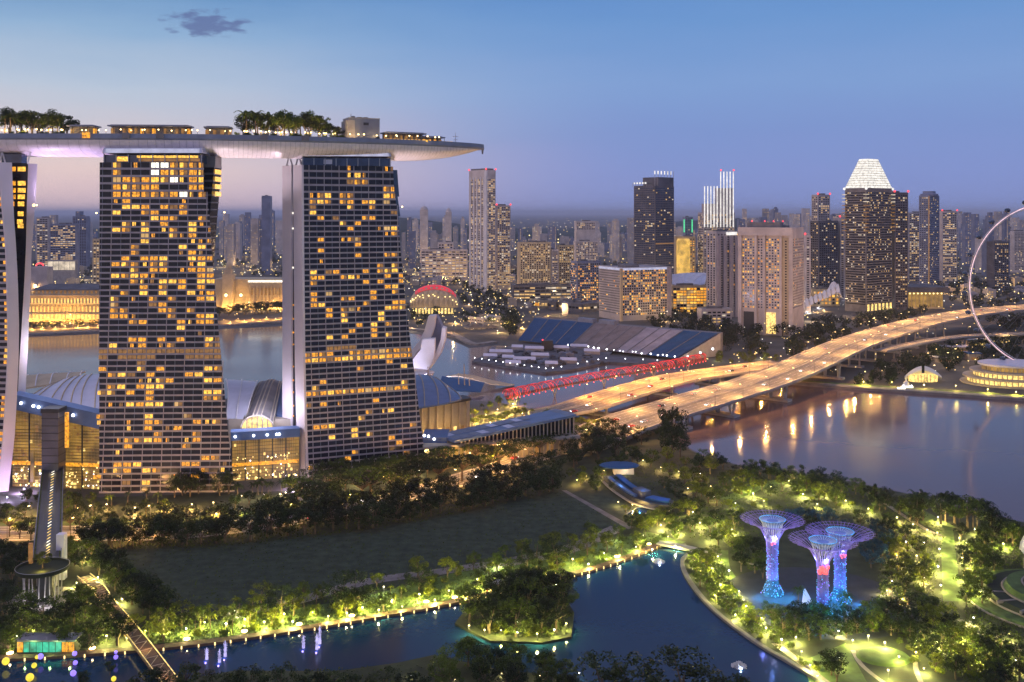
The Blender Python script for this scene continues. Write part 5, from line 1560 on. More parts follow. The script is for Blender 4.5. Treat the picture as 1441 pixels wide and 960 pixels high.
# durian-like theatre dome with a red lit top
q = G(613, 441); o = empty("theatre_dome", q, "ribbed golden theatre dome with glowing red top", "theatre")
DD = 1480
rows = []
for i in range(9):
    t = i / 8; w = math.pi * t
    rows.append([P(611 - 34 * math.cos(math.pi * j / 14), 433 - 0 * j, DD + 45 * (1 - math.cos(w)) / 2) + Vector((0, 0, 34 * math.sin(w) ** .7 * math.sin(math.pi * (.06 + .88 * j / 14)))) for j in range(15)])
mb = MB(); mb.grid(rows); mb.build("dome", M["sand"], o)
mb = MB()
for i in (0, 1, 2, 3):
    for j in range(14):
        a, b, c_, d = rows[i][j], rows[i][j + 1], rows[i + 1][j + 1], rows[i + 1][j]
        ctr = (a + b + c_ + d) / 4 + Vector((0, -2.2, 1.2))
        mb.add([a, b, c_, d, ctr], [(0, 1, 4), (1, 2, 4), (2, 3, 4), (3, 0, 4)])
mb.build("sunshades", M["sand"], o)
mb = MB(); rr = [[rows[i][j] + Vector((0, -.8, .9 + (0 if i < 4 else 0))) for j in range(3, 13)] for i in (2, 3, 4, 5, 6)]; mb.grid(rr); mb.build("red_roof", E["reddome"], o)
for j in range(13):
    mb = MB(); p_ = P(581 + 4.6 * j, 434, DD - 6); mb.box(p_.x - 1.4, DD - 7, 1, p_.x + 1.4, DD - 5, 9); mb.build("arcade_light", E["hallhi"], o)
for j in range(20):
    mb = MB(); mb.ball(rows[1][1 + j % 13] + Vector((RND.uniform(-2, 2), -3, RND.uniform(-2, 4))), .9, 6, 4); mb.build("light", E["lampyel"], o)
# golden heritage hotel and the domed hall on the far shore, left
o = empty("heritage_hotel", P(90, 455, 1380), "golden floodlit colonial hotel on the far shore, left of middle tower", "hotel")
a, b = P(34, 455, 1370), P(172, 455, 1370); mb = MB(); mb.box(a.x, 1370, 0, b.x, 1440, zof(416, 1370)); mb.build("wall", M["sand"], o)
for y0, m_ in ((416, "sand"), (428, "sand"), (442, "beige")):
    mb = MB(); mb.box(a.x - 1, 1367.5, zof(y0, 1370) - .6, b.x + 1, 1369.9, zof(y0, 1370) + .6); mb.build("cornice", M[m_], o)
mb = MB(); mb.box(a.x + 8, 1380, zof(416, 1370), b.x, 1430, zof(409, 1370)); mb.build("attic", M["sand"], o)
mb = MB(); mb.prism([(a.x + 6, 1378), (b.x, 1378), (b.x, 1434), (a.x + 6, 1434)], [zof(409, 1370)] * 4, [zof(409, 1370) + .8, zof(409, 1370) + .8, zof(404, 1370), zof(404, 1370)]); mb.build("roof", M["roof_dark"], o)
for y0, y1, n, e in ((439, 431.5, 26, "facade"), (449, 441.5, 26, "facade"), (427, 420, 30, "facade"), (414, 410, 22, "dim")):
    for k in range(n):
        x = a.x + (b.x - a.x) * (k + .25) / n; w = (b.x - a.x) / n * .5; yy = 1369.6 if y0 > 415 else 1379.6
        mb = MB(); mb.quad((x, yy, zof(y0, 1370)), (x + w, yy, zof(y0, 1370)), (x + w, yy, zof(y1, 1370)), (x, yy, zof(y1, 1370))); mb.build("window", E[e], o)
for k in range(28):
    x = a.x + (b.x - a.x) * k / 27; mb = MB(); mb.tube([(x, 1368.6, zof(440, 1370)), (x, 1368.6, zof(429, 1370))], .5, 5); mb.build("column", M["sand"], o)
mb = MB(); mb.box(a.x, 1368, zof(428.8, 1370), b.x, 1368.7, zof(427, 1370)); mb.build("glow_strip", E["facade"], o)
o = empty("domed_hall", P(345, 425, 1560), "golden floodlit hall with domed clock tower between the two hotel towers", "hall")
a, b = P(300, 425, 1560), P(420, 425, 1560); mb = MB(); mb.box(a.x, 1560, 0, b.x, 1610, zof(393, 1560)); mb.build("wall", M["sand"], o)
mb = MB(); c_ = P(321.5, 425, 1556); mb.box(c_.x - 8, 1550, 0, c_.x + 8, 1566, zof(386, 1556)); mb.box(c_.x - 6, 1552, 0, c_.x + 6, 1564, zof(379, 1556)); mb.lathe((c_.x, 1558, zof(379, 1556)), [(5, 0), (5, 5), (4.4, 8), (2.5, 11), (.8, 12.5), (.4, 17)], 12); mb.build("clock_tower", M["sand"], o)
mb = MB(); mb.box(a.x + 58, 1552, 0, b.x, 1562, zof(397, 1556)); mb.build("front_wing", M["sand"], o)
for k in range(14):
    x = a.x + 60 + (b.x - a.x - 62) * k / 13; mb = MB(); mb.tube([(x, 1551, 4), (x, 1551, zof(402, 1556))], .8, 5); mb.build("column", M["sand"], o)
for k in range(10):
    x = a.x + 62 + (b.x - a.x - 66) * k / 10; mb = MB(); mb.quad((x, 1551.7, zof(415, 1556)), (x + 4, 1551.7, zof(415, 1556)), (x + 4, 1551.7, zof(405, 1556)), (x, 1551.7, zof(405, 1556))); mb.build("window", E["dim"], o)
mb = MB(); mb.box(a.x + 57, 1551, zof(397, 1556), b.x + 1, 1553, zof(394.5, 1556)); mb.build("glow_strip", E["whitewin"], o)
for x in (318, 339):
    mb = MB(); mb.ball(P(x, 415.5, 1540), 2.2, 8, 5); mb.build("floodlight", E["lampwarm"], o)
# left background office blocks
bldg("office block with bright white lit lower hall, left of middle tower", 67, 70, 107, 316, 2100, "bluebld", 5, 4, 5, .45, "mix", .85, .45, faces="r", budget=60, redlights=0)
o = empty("lit_hall", P(86, 380, 2080), "white glowing screen hall at the foot of the left office block", "hall")
a, b = P(67, 381, 2080), P(106, 381, 2080); mb = MB(); mb.box(a.x, 2080, 0, b.x, 2092, zof(366, 2080)); mb.build("wall", M["concrete"], o)
for k in range(5):
    x0_, x1_ = a.x + (b.x - a.x) * k / 5 + .4, a.x + (b.x - a.x) * (k + 1) / 5 - .4
    mb = MB(); mb.quad((x0_, 2079.6, zof(380, 2080)), (x1_, 2079.6, zof(380, 2080)), (x1_, 2079.6, zof(368, 2080)), (x0_, 2079.6, zof(368, 2080))); mb.build("screen_panel", E["officew"], o)
o = empty("red_sign_block", P(55, 400, 1900), "low block carrying a glowing red roof sign, far left", "block")
a, b = P(42, 400, 1900), P(66, 400, 1900); mb = MB(); mb.box(a.x, 1900, 0, b.x, 1925, zof(376, 1900)); mb.build("wall", M["greybld"], o)
c_ = P(56, 372, 1899); mb = MB(); mb.tube([c_ + Vector((7 * math.cos(math.pi * k / 8), 0, 5 * math.sin(math.pi * k / 8) - 3)) for k in range(9)], 1.4, 6); mb.build("roof_sign", E["redlamp"], o)
bldg("dark slab behind the lit office block, far left", 100, 102, 122, 305, 2600, "bluebld", 5, 4, 5, .05, "far", faces="r", budget=20)
bldg("warm lit narrow block touching the middle tower's left edge", 128, 130, 141, 337, 1900, "sand", 5, 4, 4, .4, "warm", faces="r", budget=30)
bldg("grey block of white lit floors at far left beside the left tower", 48, 51, 68, 307, 2300, "greybld", 5, 4, 5, .35, "mix", .8, .5, faces="r", budget=40)
bldg("slender dark tower standing alone between the two hotel towers", 368, 371, 383, 277, 2500, "bluebld", 10, 4, 5, .05, "far", budget=20, redlights=0)
bldg("white lit museum block of stepped glowing boxes", 588, 592, 658, 352, 2200, "palebld", 5, 6, 8, .55, "mix", .8, .4, faces="r", budget=40, name="museum_block", cat="museum")
bldg("upper box of the white lit museum block", 614, 616, 638, 342, 2210, "palebld", 5, 5, 6, .3, "warm", faces="r", z0=70, budget=10)
o = bldg("green edged block behind the dark stepped tower", 962, 964, 975, 306, 2600, "bluebld", 5, 4, 5, .1, "far", faces="r")[0]
for x in (962.8, 974):
    q = P(x, 318, 2590); mb = MB(); mb.box(q.x - 1.4, 2589, zof(327, 2590), q.x + 1.4, 2591, zof(309, 2590)); mb.build("green_light_strip", E["green"], o)

# far skyline: one building, one object
FARM = [M["bluebld"], M["greybld"], M["palebld"]]


def far_block(x, w, yt, D, look, where, roof=0, lp=None):
    q = P(x, 300, D); q.z = 0
    hw = w * D / F / 2; dp = RND.uniform(14, 26); zt = max(12, zof(yt, D))
    mb = MB(); mb.box(q.x - hw, q.y, 0, q.x + hw, q.y + dp, zt)
    if roof == 1: mb.box(q.x - hw * .5, q.y + 2, zt, q.x + hw * .6, q.y + dp - 2, zt + RND.uniform(4, 9))
    if roof == 2: mb.lathe((q.x, q.y + dp / 2, zt), [(hw * .95, 0), (hw * .8, 6), (hw * .4, 10), (.2, 12)], 8)
    cp, fl = 2.1 * D / F, 1.9 * D / F
    nc, nr = max(1, int(2 * hw / cp)), max(1, int(zt / fl))
    p_ = lp if lp is not None else RND.uniform(.08, .4)
    side_ = 1 if q.x < 0 else -1
    for i in range(nc):
        colp = p_ * RND.choice((.2, .6, 1, 1.6, 2.2))
        for j in range(1, nr):
            if RND.random() < colp:
                mb.cur = 1 if RND.random() < .8 else 2
                x0 = q.x - hw + (i + .2) * 2 * hw / nc; z0 = j * zt / nr; ww = 2 * hw / nc * RND.uniform(.3, .62)
                mb.quad((x0, q.y - .3, z0), (x0 + ww, q.y - .3, z0), (x0 + ww, q.y - .3, z0 + fl * .42), (x0, q.y - .3, z0 + fl * .42))
    mb.cur = 0
    o = mb.build("apartment_tower", [RND.choice(FARM), E["farwin"], E["officew"]], origin=q)
    zone(o, look, where, "apartment tower", "far skyline towers", x)


FZ = [((44, 138), (296, 330), (2600, 4500), 13, "far hazy apartment tower", "between the left and middle hotel towers"),
      ((308, 398), (296, 322), (2800, 5000), 17, "far hazy apartment tower", "between the middle and right hotel towers"),
      ((566, 658), (305, 335), (2600, 4200), 16, "far hazy apartment tower", "between right hotel tower and tallest pale tower"),
      ((720, 806), (318, 342), (2800, 4500), 12, "far hazy apartment tower", "above the squat golden hotel"),
      ((832, 894), (305, 345), (2500, 4200), 13, "far hazy apartment tower", "just left of the dark stepped tower"),
      ((946, 984), (312, 335), (2500, 4000), 7, "far hazy apartment tower", "behind the gold floodlit block"),
      ((1040, 1140), (292, 312), (3000, 5500), 20, "far hazy apartment tower", "above the square arch hotel"),
      ((1172, 1190), (292, 310), (3000, 4500), 4, "far hazy apartment tower", "left of the white crown tower"),
      ((1324, 1366), (296, 345), (2400, 5000), 14, "far hazy apartment tower", "left of the big wheel rim"),
      ((1368, 1440), (294, 352), (2200, 5500), 26, "far hazy apartment tower", "inside the big wheel rim")]
for (xa, xb), (ya, yb), (da, db), n, look, where in FZ:
    for i in range(n):
        x = xa + (xb - xa) * (i + RND.random()) / n
        far_block(x, RND.uniform(4.5, 11), RND.uniform(ya, yb), RND.uniform(da, db), look, where, RND.choice((0, 0, 1)))
for x, yt in ((596.5, 292), (631, 295)):
    far_block(x, 11 if x < 600 else 8, yt + 3, 3000, "dark domed far tower", "right of the right hotel tower", 2, .04)
LZ = [((44, 140), (384, 405), 9, "between the left and middle hotel towers"), ((306, 400), (352, 378), 8, "behind the golden domed hall"), ((574, 660), (370, 405), 22, "behind the red topped dome"),
      ((720, 800), (375, 400), 8, "behind the convention block"), ((850, 1000), (345, 375), 12, "behind the broad hotel block"), ((1340, 1441), (385, 425), 20, "beyond the expressway at right"), ((1225, 1340), (395, 425), 6, "around the golden glass hall"),
      ((880, 990), (408, 440), 7, "beside the broad hotel block"), ((700, 800), (432, 447), 6, "along the avenue by the grandstand")]
for (xa, xb), (ya, yb), n, where in LZ:      # low blocks of the city floor
    for i in range(n):
        x, y = RND.uniform(xa, xb), RND.uniform(ya, yb)
        q = G(x, y); w = RND.uniform(6, 16) * q.y / F; h = RND.uniform(7, 18); dp = RND.uniform(12, 24)
        mb = MB(); mb.box(q.x - w / 2, q.y, 0, q.x + w / 2, q.y + dp, h); mb.box(q.x - w * .2, q.y + 4, h, q.x + w * .1, q.y + dp * .7, h + 2.2)
        for k in range(int(w / 5)):
            for f in range(max(1, int(h / 5))):
                if RND.random() < .55:
                    mb.cur = 1 if RND.random() < .75 else 2
                    x0 = q.x - w / 2 + k * 5 + 1; z0 = f * 4.5 + 1.2
                    mb.quad((x0, q.y - .3, z0), (x0 + 3, q.y - .3, z0), (x0 + 3, q.y - .3, z0 + 2), (x0, q.y - .3, z0 + 2))
        mb.cur = 0
        zone(mb.build("low_block", [RND.choice((M["beige"], M["greybld"], M["roof_dark"])), E["office"], E["officew"]], origin=q), "low city block with lit windows", where, "low building", "low blocks of the city", x)
# ------------------------------------------------------------------ trees
def leaf_quads(mb, c_, n, rad, size, rnd, flatten=.8):
    for _ in range(n):
        while True:
            p = Vector((rnd.uniform(-1, 1), rnd.uniform(-1, 1), rnd.uniform(-1, 1)))
            if .05 < p.length < 1: break
        p = p.normalized() * (p.length ** .45) * rad
        p.z *= flatten
        nrm = (p.normalized() + Vector((rnd.uniform(-.8, .8), rnd.uniform(-.8, .8), rnd.uniform(-.3, 1.0)))).normalized()
        a = nrm.orthogonal().normalized(); b = nrm.cross(a)
        w = rnd.uniform(0, 6.28); a, b = a * math.cos(w) + b * math.sin(w), b * math.cos(w) - a * math.sin(w)
        s = size * rnd.uniform(.6, 1.3)
        q = c_ + p
        mb.quad(q - a * s, q - b * s * .5, q + a * s, q + b * s * .5)


def crown_shape(kind, seed):
    rnd = random.Random(seed)
    cr, tr = MB(), MB()
    if kind == "broad":
        tr.tube([(0, 0, -.02), (rnd.uniform(-.02, .02), 0, .2), (0, .01, .42), (.01, 0, .62)], [.034, .026, .02, .008], 6)
        n = 24
        for i in range(n):
            w = rnd.uniform(0, 6.28); h = rnd.random()
            r = .34 * math.sqrt(max(.03, 1 - (2 * h - 1.0) ** 2)) * rnd.uniform(.55, 1.05)
            c_ = Vector((r * math.cos(w), r * math.sin(w), .34 + .52 * h))
            leaf_quads(cr, c_, 54, rnd.uniform(.09, .15), .032, rnd)
            if i % 3 == 0: tr.tube([(0, 0, .3 + .12 * rnd.random()), c_ * .6 + Vector((0, 0, .16)), c_], [.014, .009, .004], 4)
    elif kind == "spread":
        for b in range(3):
            w0 = b * 2.1 + rnd.random()
            tr.tube([(0, 0, -.02), (.015 * math.cos(w0), .015 * math.sin(w0), .22), (.16 * math.cos(w0), .16 * math.sin(w0), .5), (.24 * math.cos(w0), .24 * math.sin(w0), .68)], [.030, .024, .014, .005], 5)
        for i in range(24):
            w = rnd.uniform(0, 6.28); h = rnd.random(); r = .44 * math.sqrt(max(.05, 1 - (1.5 * h - .5) ** 2)) * rnd.uniform(.35, 1.05)
            leaf_quads(cr, Vector((r * math.cos(w), r * math.sin(w), .46 + .40 * h)), 50, rnd.uniform(.09, .15), .033, rnd, .7)
    elif kind == "round":
        tr.tube([(0, 0, -.02), (0, 0, .3), (0, 0, .55)], [.036, .028, .012], 6)
        for i in range(30):
            w = rnd.uniform(0, 6.28); h = rnd.uniform(-1, 1)
            r = math.sqrt(1 - h * h) * .36
            c_ = Vector((r * math.cos(w), r * math.sin(w), .56 + .36 * h)) * rnd.uniform(.93, 1.03)
            leaf_quads(cr, c_, 52, rnd.uniform(.09, .13), .028, rnd)
            if i % 4 == 0: tr.tube([(0, 0, .3), c_], [.014, .004], 4)
    elif kind == "column":
        tr.tube([(0, 0, -.02), (0, 0, .3), (0, 0, .9)], [.03, .022, .004], 6)
        for i in range(26):
            h = rnd.random(); w = rnd.uniform(0, 6.28)
            r = .16 * (1 - .65 * h) * rnd.uniform(.5, 1)
            c_ = Vector((r * math.cos(w), r * math.sin(w), .14 + .78 * h))
            leaf_quads(cr, c_, 40, rnd.uniform(.06, .10), .026, rnd, 1.1)
    elif kind == "rain":       # wide flat umbrella crown on spreading limbs
        tr.tube([(0, 0, -.02), (.01, 0, .2), (0, 0, .42)], [.04, .032, .026], 6)
        for i in range(26):
            w = i * 2.4; r = .62 * math.sqrt((i + .5) / 26)
            c_ = Vector((r * math.cos(w), r * math.sin(w), .86 - .30 * r * r + rnd.uniform(-.03, .03)))
            leaf_quads(cr, c_, 42, rnd.uniform(.10, .15), .034, rnd, .42)
            tr.tube([(0, 0, .40), Vector((c_.x * .45, c_.y * .45, .62)), c_], [.018, .011, .004], 4)
    elif kind == "palm":
        top = Vector((.02, .01, .74))
        tr.tube([(0, 0, -.02), (.012, 0, .3), top], [.022, .016, .014], 6)
        for i in range(20):
            w = i * 2.399 + rnd.uniform(-.2, .2); up = rnd.uniform(.0, 1.0)
            L_ = rnd.uniform(.24, .34)
            d = Vector((math.cos(w), math.sin(w), 0)); sd = Vector((-d.y, d.x, 0))
            pts = []
            for k in range(6):
                t = k / 5
                pts.append(top + d * (L_ * t) + Vector((0, 0, (.22 * up + .05) * math.sin(t * 1.9) - .26 * t * t * (1.1 - up * .6))))
            for k in range(5):
                for sgn in (-1, 1):
                    for hh in (.0, .5):
                        q = pts[k].lerp(pts[k + 1], hh); wd = .055 * (1 - (k + hh) / 6.5)
                        cr.quad(q, pts[k].lerp(pts[k + 1], hh + .42), pts[k].lerp(pts[k + 1], hh + .5) + sd * sgn * wd + Vector((0, 0, -.025)), q + d * .02 + sd * sgn * wd + Vector((0, 0, -.03)))
    elif kind == "shrub":
        tr.tube([(0, 0, -.02), (0, 0, .3)], [.05, .02], 5)
        for i in range(10):
            w = rnd.uniform(0, 6.28); r = rnd.uniform(.1, .42)
            leaf_quads(cr, Vector((r * math.cos(w), r * math.sin(w), rnd.uniform(.25, .7))), 44, .26, .075, rnd, .9)
    return cr, tr


KN = {"spread": ("spreading_tree", "tree"), "broad": ("broadleaf_tree", "tree"), "round": ("round_crowned_tree", "tree"), "column": ("columnar_tree", "tree"), "rain": ("umbrella_tree", "tree"), "palm": ("palm_tree", "palm"), "shrub": ("shrub", "shrub")}
TM = {}
for kind, nv in (("broad", 3), ("spread", 3), ("round", 3), ("column", 2), ("rain", 3), ("palm", 2), ("shrub", 2)):
    for v in range(nv):
        cr, tr = crown_shape(kind, hash((kind == "rain", len(kind), v)) % 1000 + v * 17)
        tm = tr.mesh("trunk", M["bark"])
        for mk in ("leaf", "leaf_b", "leaf_c", "vine"):
            if mk == "vine" and kind not in ("broad", "spread", "shrub", "round"): continue
            TM[kind, v, mk] = (cr.mesh("crown", M[mk]), tm)
NV = {"spread": 3, "broad": 3, "round": 3, "column": 2, "rain": 3, "palm": 2, "shrub": 2}
TR = random.Random(5)


def plant(loc, h, kind, mk, look, where, wide=1.0, group=None):
    if kind == "broad" and TR.random() < .42: kind = "spread"
    nm_, cat = KN[kind]
    o = bpy.data.objects.new(nm_, None); COL.objects.link(o)
    o.location = loc
    s = h * wide * TR.uniform(.88, 1.14)
    o.scale = (s, s * TR.uniform(.9, 1.1), h); o.rotation_euler = (0, 0, TR.uniform(0, 6.28))
    cm, tm = TM[kind, TR.randrange(NV[kind]), mk]
    for n_, me in (("crown", cm), ("trunk", tm)):
        ch = bpy.data.objects.new(n_, me); ch.parent = o; COL.objects.link(ch)
    zone(o, look, where, cat, group or (cat + "s " + where)[:60])
    BASE[o.name] = tuple(loc)
    return o


def inside(p, poly):
    r = False
    for (x1, y1), (x2, y2) in zip(poly, poly[1:] + poly[:1]):
        if (y1 > p[1]) != (y2 > p[1]) and p[0] < (x2 - x1) * (p[1] - y1) / (y2 - y1) + x1: r = not r
    return r


def scatter(poly, n, mind, rnd=TR):
    xs, ys = [p[0] for p in poly], [p[1] for p in poly]
    out = []
    for _ in range(n * 60):
        p = (rnd.uniform(min(xs), max(xs)), rnd.uniform(min(ys), max(ys)))
        if not inside(p, poly): continue
        q = G(*p)
        if all((q - r[1]).length > mind for r in out):
            out.append((p, q))
            if len(out) >= n: break
    return out


def wood(poly, n, mind, hr, kinds, mats, look, where, z=0, wide=1.0):
    for (px, q) in scatter(poly, n, mind):
        q = Vector((q.x, q.y, z)); k = TR.choice(kinds)
        plant(q, TR.uniform(*hr) * (.75 if k == "palm" else 1), k, TR.choice(mats), look[k] if isinstance(look, dict) else look, where, wide if k != "palm" else 1.3)


def line_trees(pts, n, hr, kinds, mats, look, where, jit=3, z=0, wide=1.0):
    p = smooth_path([G(*q) for q in pts], 8)
    for i in range(n):
        f = (i + .5 + TR.uniform(-.3, .3)) / n * (len(p) - 1); k = min(int(f), len(p) - 2)
        q = p[k].lerp(p[k + 1], f - k) + Vector((TR.uniform(-jit, jit), TR.uniform(-jit, jit), z))
        kd = TR.choice(kinds)
        plant(q, TR.uniform(*hr), kd, TR.choice(mats), look[kd] if isinstance(look, dict) else look, where, wide)


D_, B_, C_ = "leaf", "leaf_b", "leaf_c"
# dark rows between the field and the avenue
line_trees([(118, 776), (200, 768), (300, 765), (480, 748), (600, 728), (700, 708), (786, 692)], 44, (11, 16), ("broad", "round", "broad"), (D_,), {"broad": "dark leafy tree", "round": "dark round tree"}, "in front row along the field's far edge", 3, wide=1.15)
line_trees([(230, 752), (380, 745), (480, 732), (620, 705), (780, 670)], 34, (12, 17), ("broad", "round"), (D_,), {"broad": "tall dark tree", "round": "tall dark round tree"}, "in second row behind the field", 4, wide=1.2)
line_trees([(110, 742), (180, 741), (260, 739)], 9, (5, 8), ("round", "broad"), (D_, B_), {"broad": "small roadside tree", "round": "small round roadside tree"}, "beside the avenue left of the field row", 3)
line_trees([(0, 758), (50, 757), (110, 748)], 5, (9, 12), ("rain", "broad"), (D_, B_), {"broad": "roadside tree", "rain": "umbrella crowned roadside tree"}, "on the avenue at the left edge", 3)
line_trees([(430, 722), (520, 702), (600, 688), (660, 672), (740, 650), (800, 628)], 17, (13, 17), ("rain",), (D_, B_), "wide umbrella tree", "over the lit avenue by the exhibition hall", 5, wide=1.15)
line_trees([(420, 706), (500, 690), (600, 664), (690, 648), (790, 618)], 11, (11, 14), ("rain",), (D_, B_), "backlit umbrella tree", "on the hotel side of the avenue", 4, wide=1.1)
line_trees([(236, 698), (262, 696), (290, 697), (322, 694)], 7, (11, 14), ("broad", "round"), (D_,), {"broad": "dark tree", "round": "dark round tree"}, "at the middle tower's foot", 4)
line_trees([(438, 682), (480, 676), (530, 670), (585, 660)], 13, (10, 14), ("broad", "round"), (D_, B_), {"broad": "dark tree", "round": "dark round tree"}, "at the right tower's foot", 4)
line_trees([(330, 700), (372, 695), (418, 690)], 11, (7, 10), ("palm",), (B_, D_), "palm", "before the right golden atrium", 3, wide=1.3)
line_trees([(330, 716), (420, 710), (480, 700)], 9, (8, 11), ("broad",), (D_, B_), "dark tree", "between the avenue and the palm row", 5)
line_trees([(30, 712), (90, 716), (150, 712), (230, 710)], 13, (6, 10), ("broad", "palm"), (B_, D_), {"broad": "garden tree", "palm": "garden palm"}, "before the left golden atrium", 4)
line_trees([(0, 728), (60, 730), (140, 730), (240, 726)], 12, (7, 10), ("broad", "round"), (B_, D_), {"broad": "street tree", "round": "round street tree"}, "between hotel lawn and avenue", 3)
# lakeside band
LB = [(190, 880), (300, 862), (420, 842), (560, 818), (700, 786), (850, 752), (945, 752), (935, 772), (850, 796), (700, 832), (560, 866), (400, 888), (280, 904), (190, 914)]
LSPL = [(LB[0][0], 330, "left"), (330, 470, "middle left"), (470, 640, "middle"), (640, 800, "right of middle"), (800, 950, "right end")]
for xa, xb, nm_ in LSPL:
    poly = [(x, y) for x, y in [(xa, interp(LB[:7], xa)), ((xa + xb) / 2, interp(LB[:7], (xa + xb) / 2)), (xb, interp(LB[:7], xb)), (xb, interp(LB[7:][::-1], xb) - 5), ((xa + xb) / 2, interp(LB[7:][::-1], (xa + xb) / 2) - 5), (xa, interp(LB[7:][::-1], xa) - 5)]]
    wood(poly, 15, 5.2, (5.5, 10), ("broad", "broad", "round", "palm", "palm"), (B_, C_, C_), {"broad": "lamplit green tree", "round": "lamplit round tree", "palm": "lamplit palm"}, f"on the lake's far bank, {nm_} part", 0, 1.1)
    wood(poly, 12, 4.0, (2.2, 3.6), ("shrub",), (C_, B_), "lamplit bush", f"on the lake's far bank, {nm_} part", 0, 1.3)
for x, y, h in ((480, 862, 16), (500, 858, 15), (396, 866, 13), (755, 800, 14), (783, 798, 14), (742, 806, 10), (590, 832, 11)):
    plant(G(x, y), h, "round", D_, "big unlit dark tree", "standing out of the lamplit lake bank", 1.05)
# island
ISLP = [(650, 874), (668, 854), (735, 838), (788, 840), (802, 868), (798, 895), (762, 902), (692, 899)]
wood(ISLP, 22, 4.4, (11, 15), ("broad", "broad", "round"), (D_, D_, B_), {"broad": "dense dark tree", "round": "dense dark round tree"}, "on the lake island", .8, 1.15)
wood([(655, 880), (690, 897), (762, 902), (800, 892), (800, 880), (760, 888), (700, 886)], 12, 2.6, (2.0, 3.4), ("shrub",), (C_, B_), "lamplit bush", "along the island's near shore", .8, 1.3)
# foreground dark crowns
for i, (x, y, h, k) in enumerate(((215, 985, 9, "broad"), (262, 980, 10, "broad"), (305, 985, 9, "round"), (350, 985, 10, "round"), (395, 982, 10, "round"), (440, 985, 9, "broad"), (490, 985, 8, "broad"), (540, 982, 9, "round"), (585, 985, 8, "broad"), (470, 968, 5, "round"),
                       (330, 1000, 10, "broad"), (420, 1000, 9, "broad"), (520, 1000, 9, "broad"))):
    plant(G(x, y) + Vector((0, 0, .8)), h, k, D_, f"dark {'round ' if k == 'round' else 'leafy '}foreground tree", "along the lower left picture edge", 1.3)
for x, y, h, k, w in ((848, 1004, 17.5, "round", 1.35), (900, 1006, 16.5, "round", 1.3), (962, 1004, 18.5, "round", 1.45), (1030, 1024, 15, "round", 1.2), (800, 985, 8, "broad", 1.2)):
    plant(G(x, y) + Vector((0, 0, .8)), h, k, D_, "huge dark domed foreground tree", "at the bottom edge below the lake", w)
wood([(605, 945), (660, 930), (740, 938), (830, 962), (820, 985), (620, 985)], 20, 4.4, (7, 11), ("broad", "broad", "round"), (D_, B_, B_), {"broad": "dim leafy tree", "round": "dim round tree"}, "on the near bank below the island", .8, 1.1)
# left garden
wood([(0, 846), (20, 868), (80, 872), (110, 848), (150, 870), (170, 915), (60, 920), (0, 925)], 24, 6, (9, 13), ("broad", "round", "broad"), (D_, D_, B_), {"broad": "dark garden tree", "round": "dark round garden tree"}, "in the left garden below the round lookout", 0, 1.15)
wood([(90, 775), (150, 790), (205, 830), (245, 868), (215, 880), (180, 850), (140, 812), (85, 800)], 24, 5, (8, 12), ("broad", "round"), (D_, D_, B_), {"broad": "dark tree", "round": "dark round tree"}, "between the field corner and the timber walk", 0, 1.1)
wood([(0, 775), (40, 790), (30, 830), (0, 830)], 5, 6, (10, 13), ("broad",), (D_,), "dark tree", "left of the round lookout", 0, 1.1)
wood([(60, 960), (170, 945), (215, 960), (210, 985), (60, 990)], 5, 6, (4, 6), ("broad",), (D_,), "small dark tree", "at the bottom left corner", .8, 1.1)
# centre right garden
GA = [(850, 668), (905, 640), (960, 650), (1010, 668), (1010, 720), (975, 735), (950, 705), (905, 665)]
wood([(795, 676), (830, 662), (862, 650), (868, 690), (845, 692), (800, 690)], 14, 5, (4, 8), ("broad", "round", "shrub"), (C_, B_, B_), {"broad": "golden lit garden tree", "round": "golden lit round tree", "shrub": "golden lit bush"}, "left of the blue roofed kiosk", 0, 1.1)
wood([(875, 712), (900, 728), (930, 725), (950, 735), (900, 745), (872, 735)], 12, 4.4, (3, 7), ("broad", "shrub"), (C_, B_), {"broad": "lit garden tree", "shrub": "lit garden bush"}, "below the blue roofed kiosk", 0, 1.1)
wood(GA, 24, 5.5, (7, 12), ("broad", "round", "broad"), (B_, D_, C_), {"broad": "garden tree", "round": "round garden tree"}, "behind the blue roofed kiosk", 0, 1.1)
wood([(880, 745), (960, 720), (1030, 712), (1050, 745), (1040, 775), (985, 765), (935, 748)], 22, 5.2, (6, 10), ("broad", "broad", "round"), (B_, C_, D_), {"broad": "mixed garden tree", "round": "round mixed garden tree"}, "left of the tallest light tree", 0, 1.15)
wood([(972, 790), (1005, 782), (1015, 800), (1040, 850), (1075, 885), (1060, 895), (1010, 855), (975, 815)], 18, 4.4, (5, 8), ("broad", "round"), (C_, B_, B_), {"broad": "lamplit bank tree", "round": "round lamplit bank tree"}, "on the lake's right bank", 0, 1.1)
wood([(1040, 775), (1070, 780), (1075, 815), (1060, 835), (1035, 810)], 9, 4.6, (7, 10), ("broad", "round"), (D_, B_), {"broad": "dark tree", "round": "dark round tree"}, "left of the nearest light tree trunks", 0, 1.1)
wood([(1010, 668), (1100, 668), (1190, 684), (1230, 705), (1180, 715), (1100, 700), (1020, 700)], 30, 5, (6, 10), ("broad", "round", "broad", "shrub"), (B_, D_, C_), {"broad": "leafy park tree", "round": "round park tree", "shrub": "leafy park bush"}, "between the channel and the light trees", 0, 1.1)
line_trees([(985, 655), (1050, 668), (1100, 676), (1150, 684), (1215, 700), (1250, 706)], 20, (7, 11), ("broad", "round", "column"), (D_, D_, B_), {"broad": "dark waterside tree", "round": "dark round waterside tree", "column": "dark slim waterside tree"}, "on the channel's near shore", 2, wide=1.1)
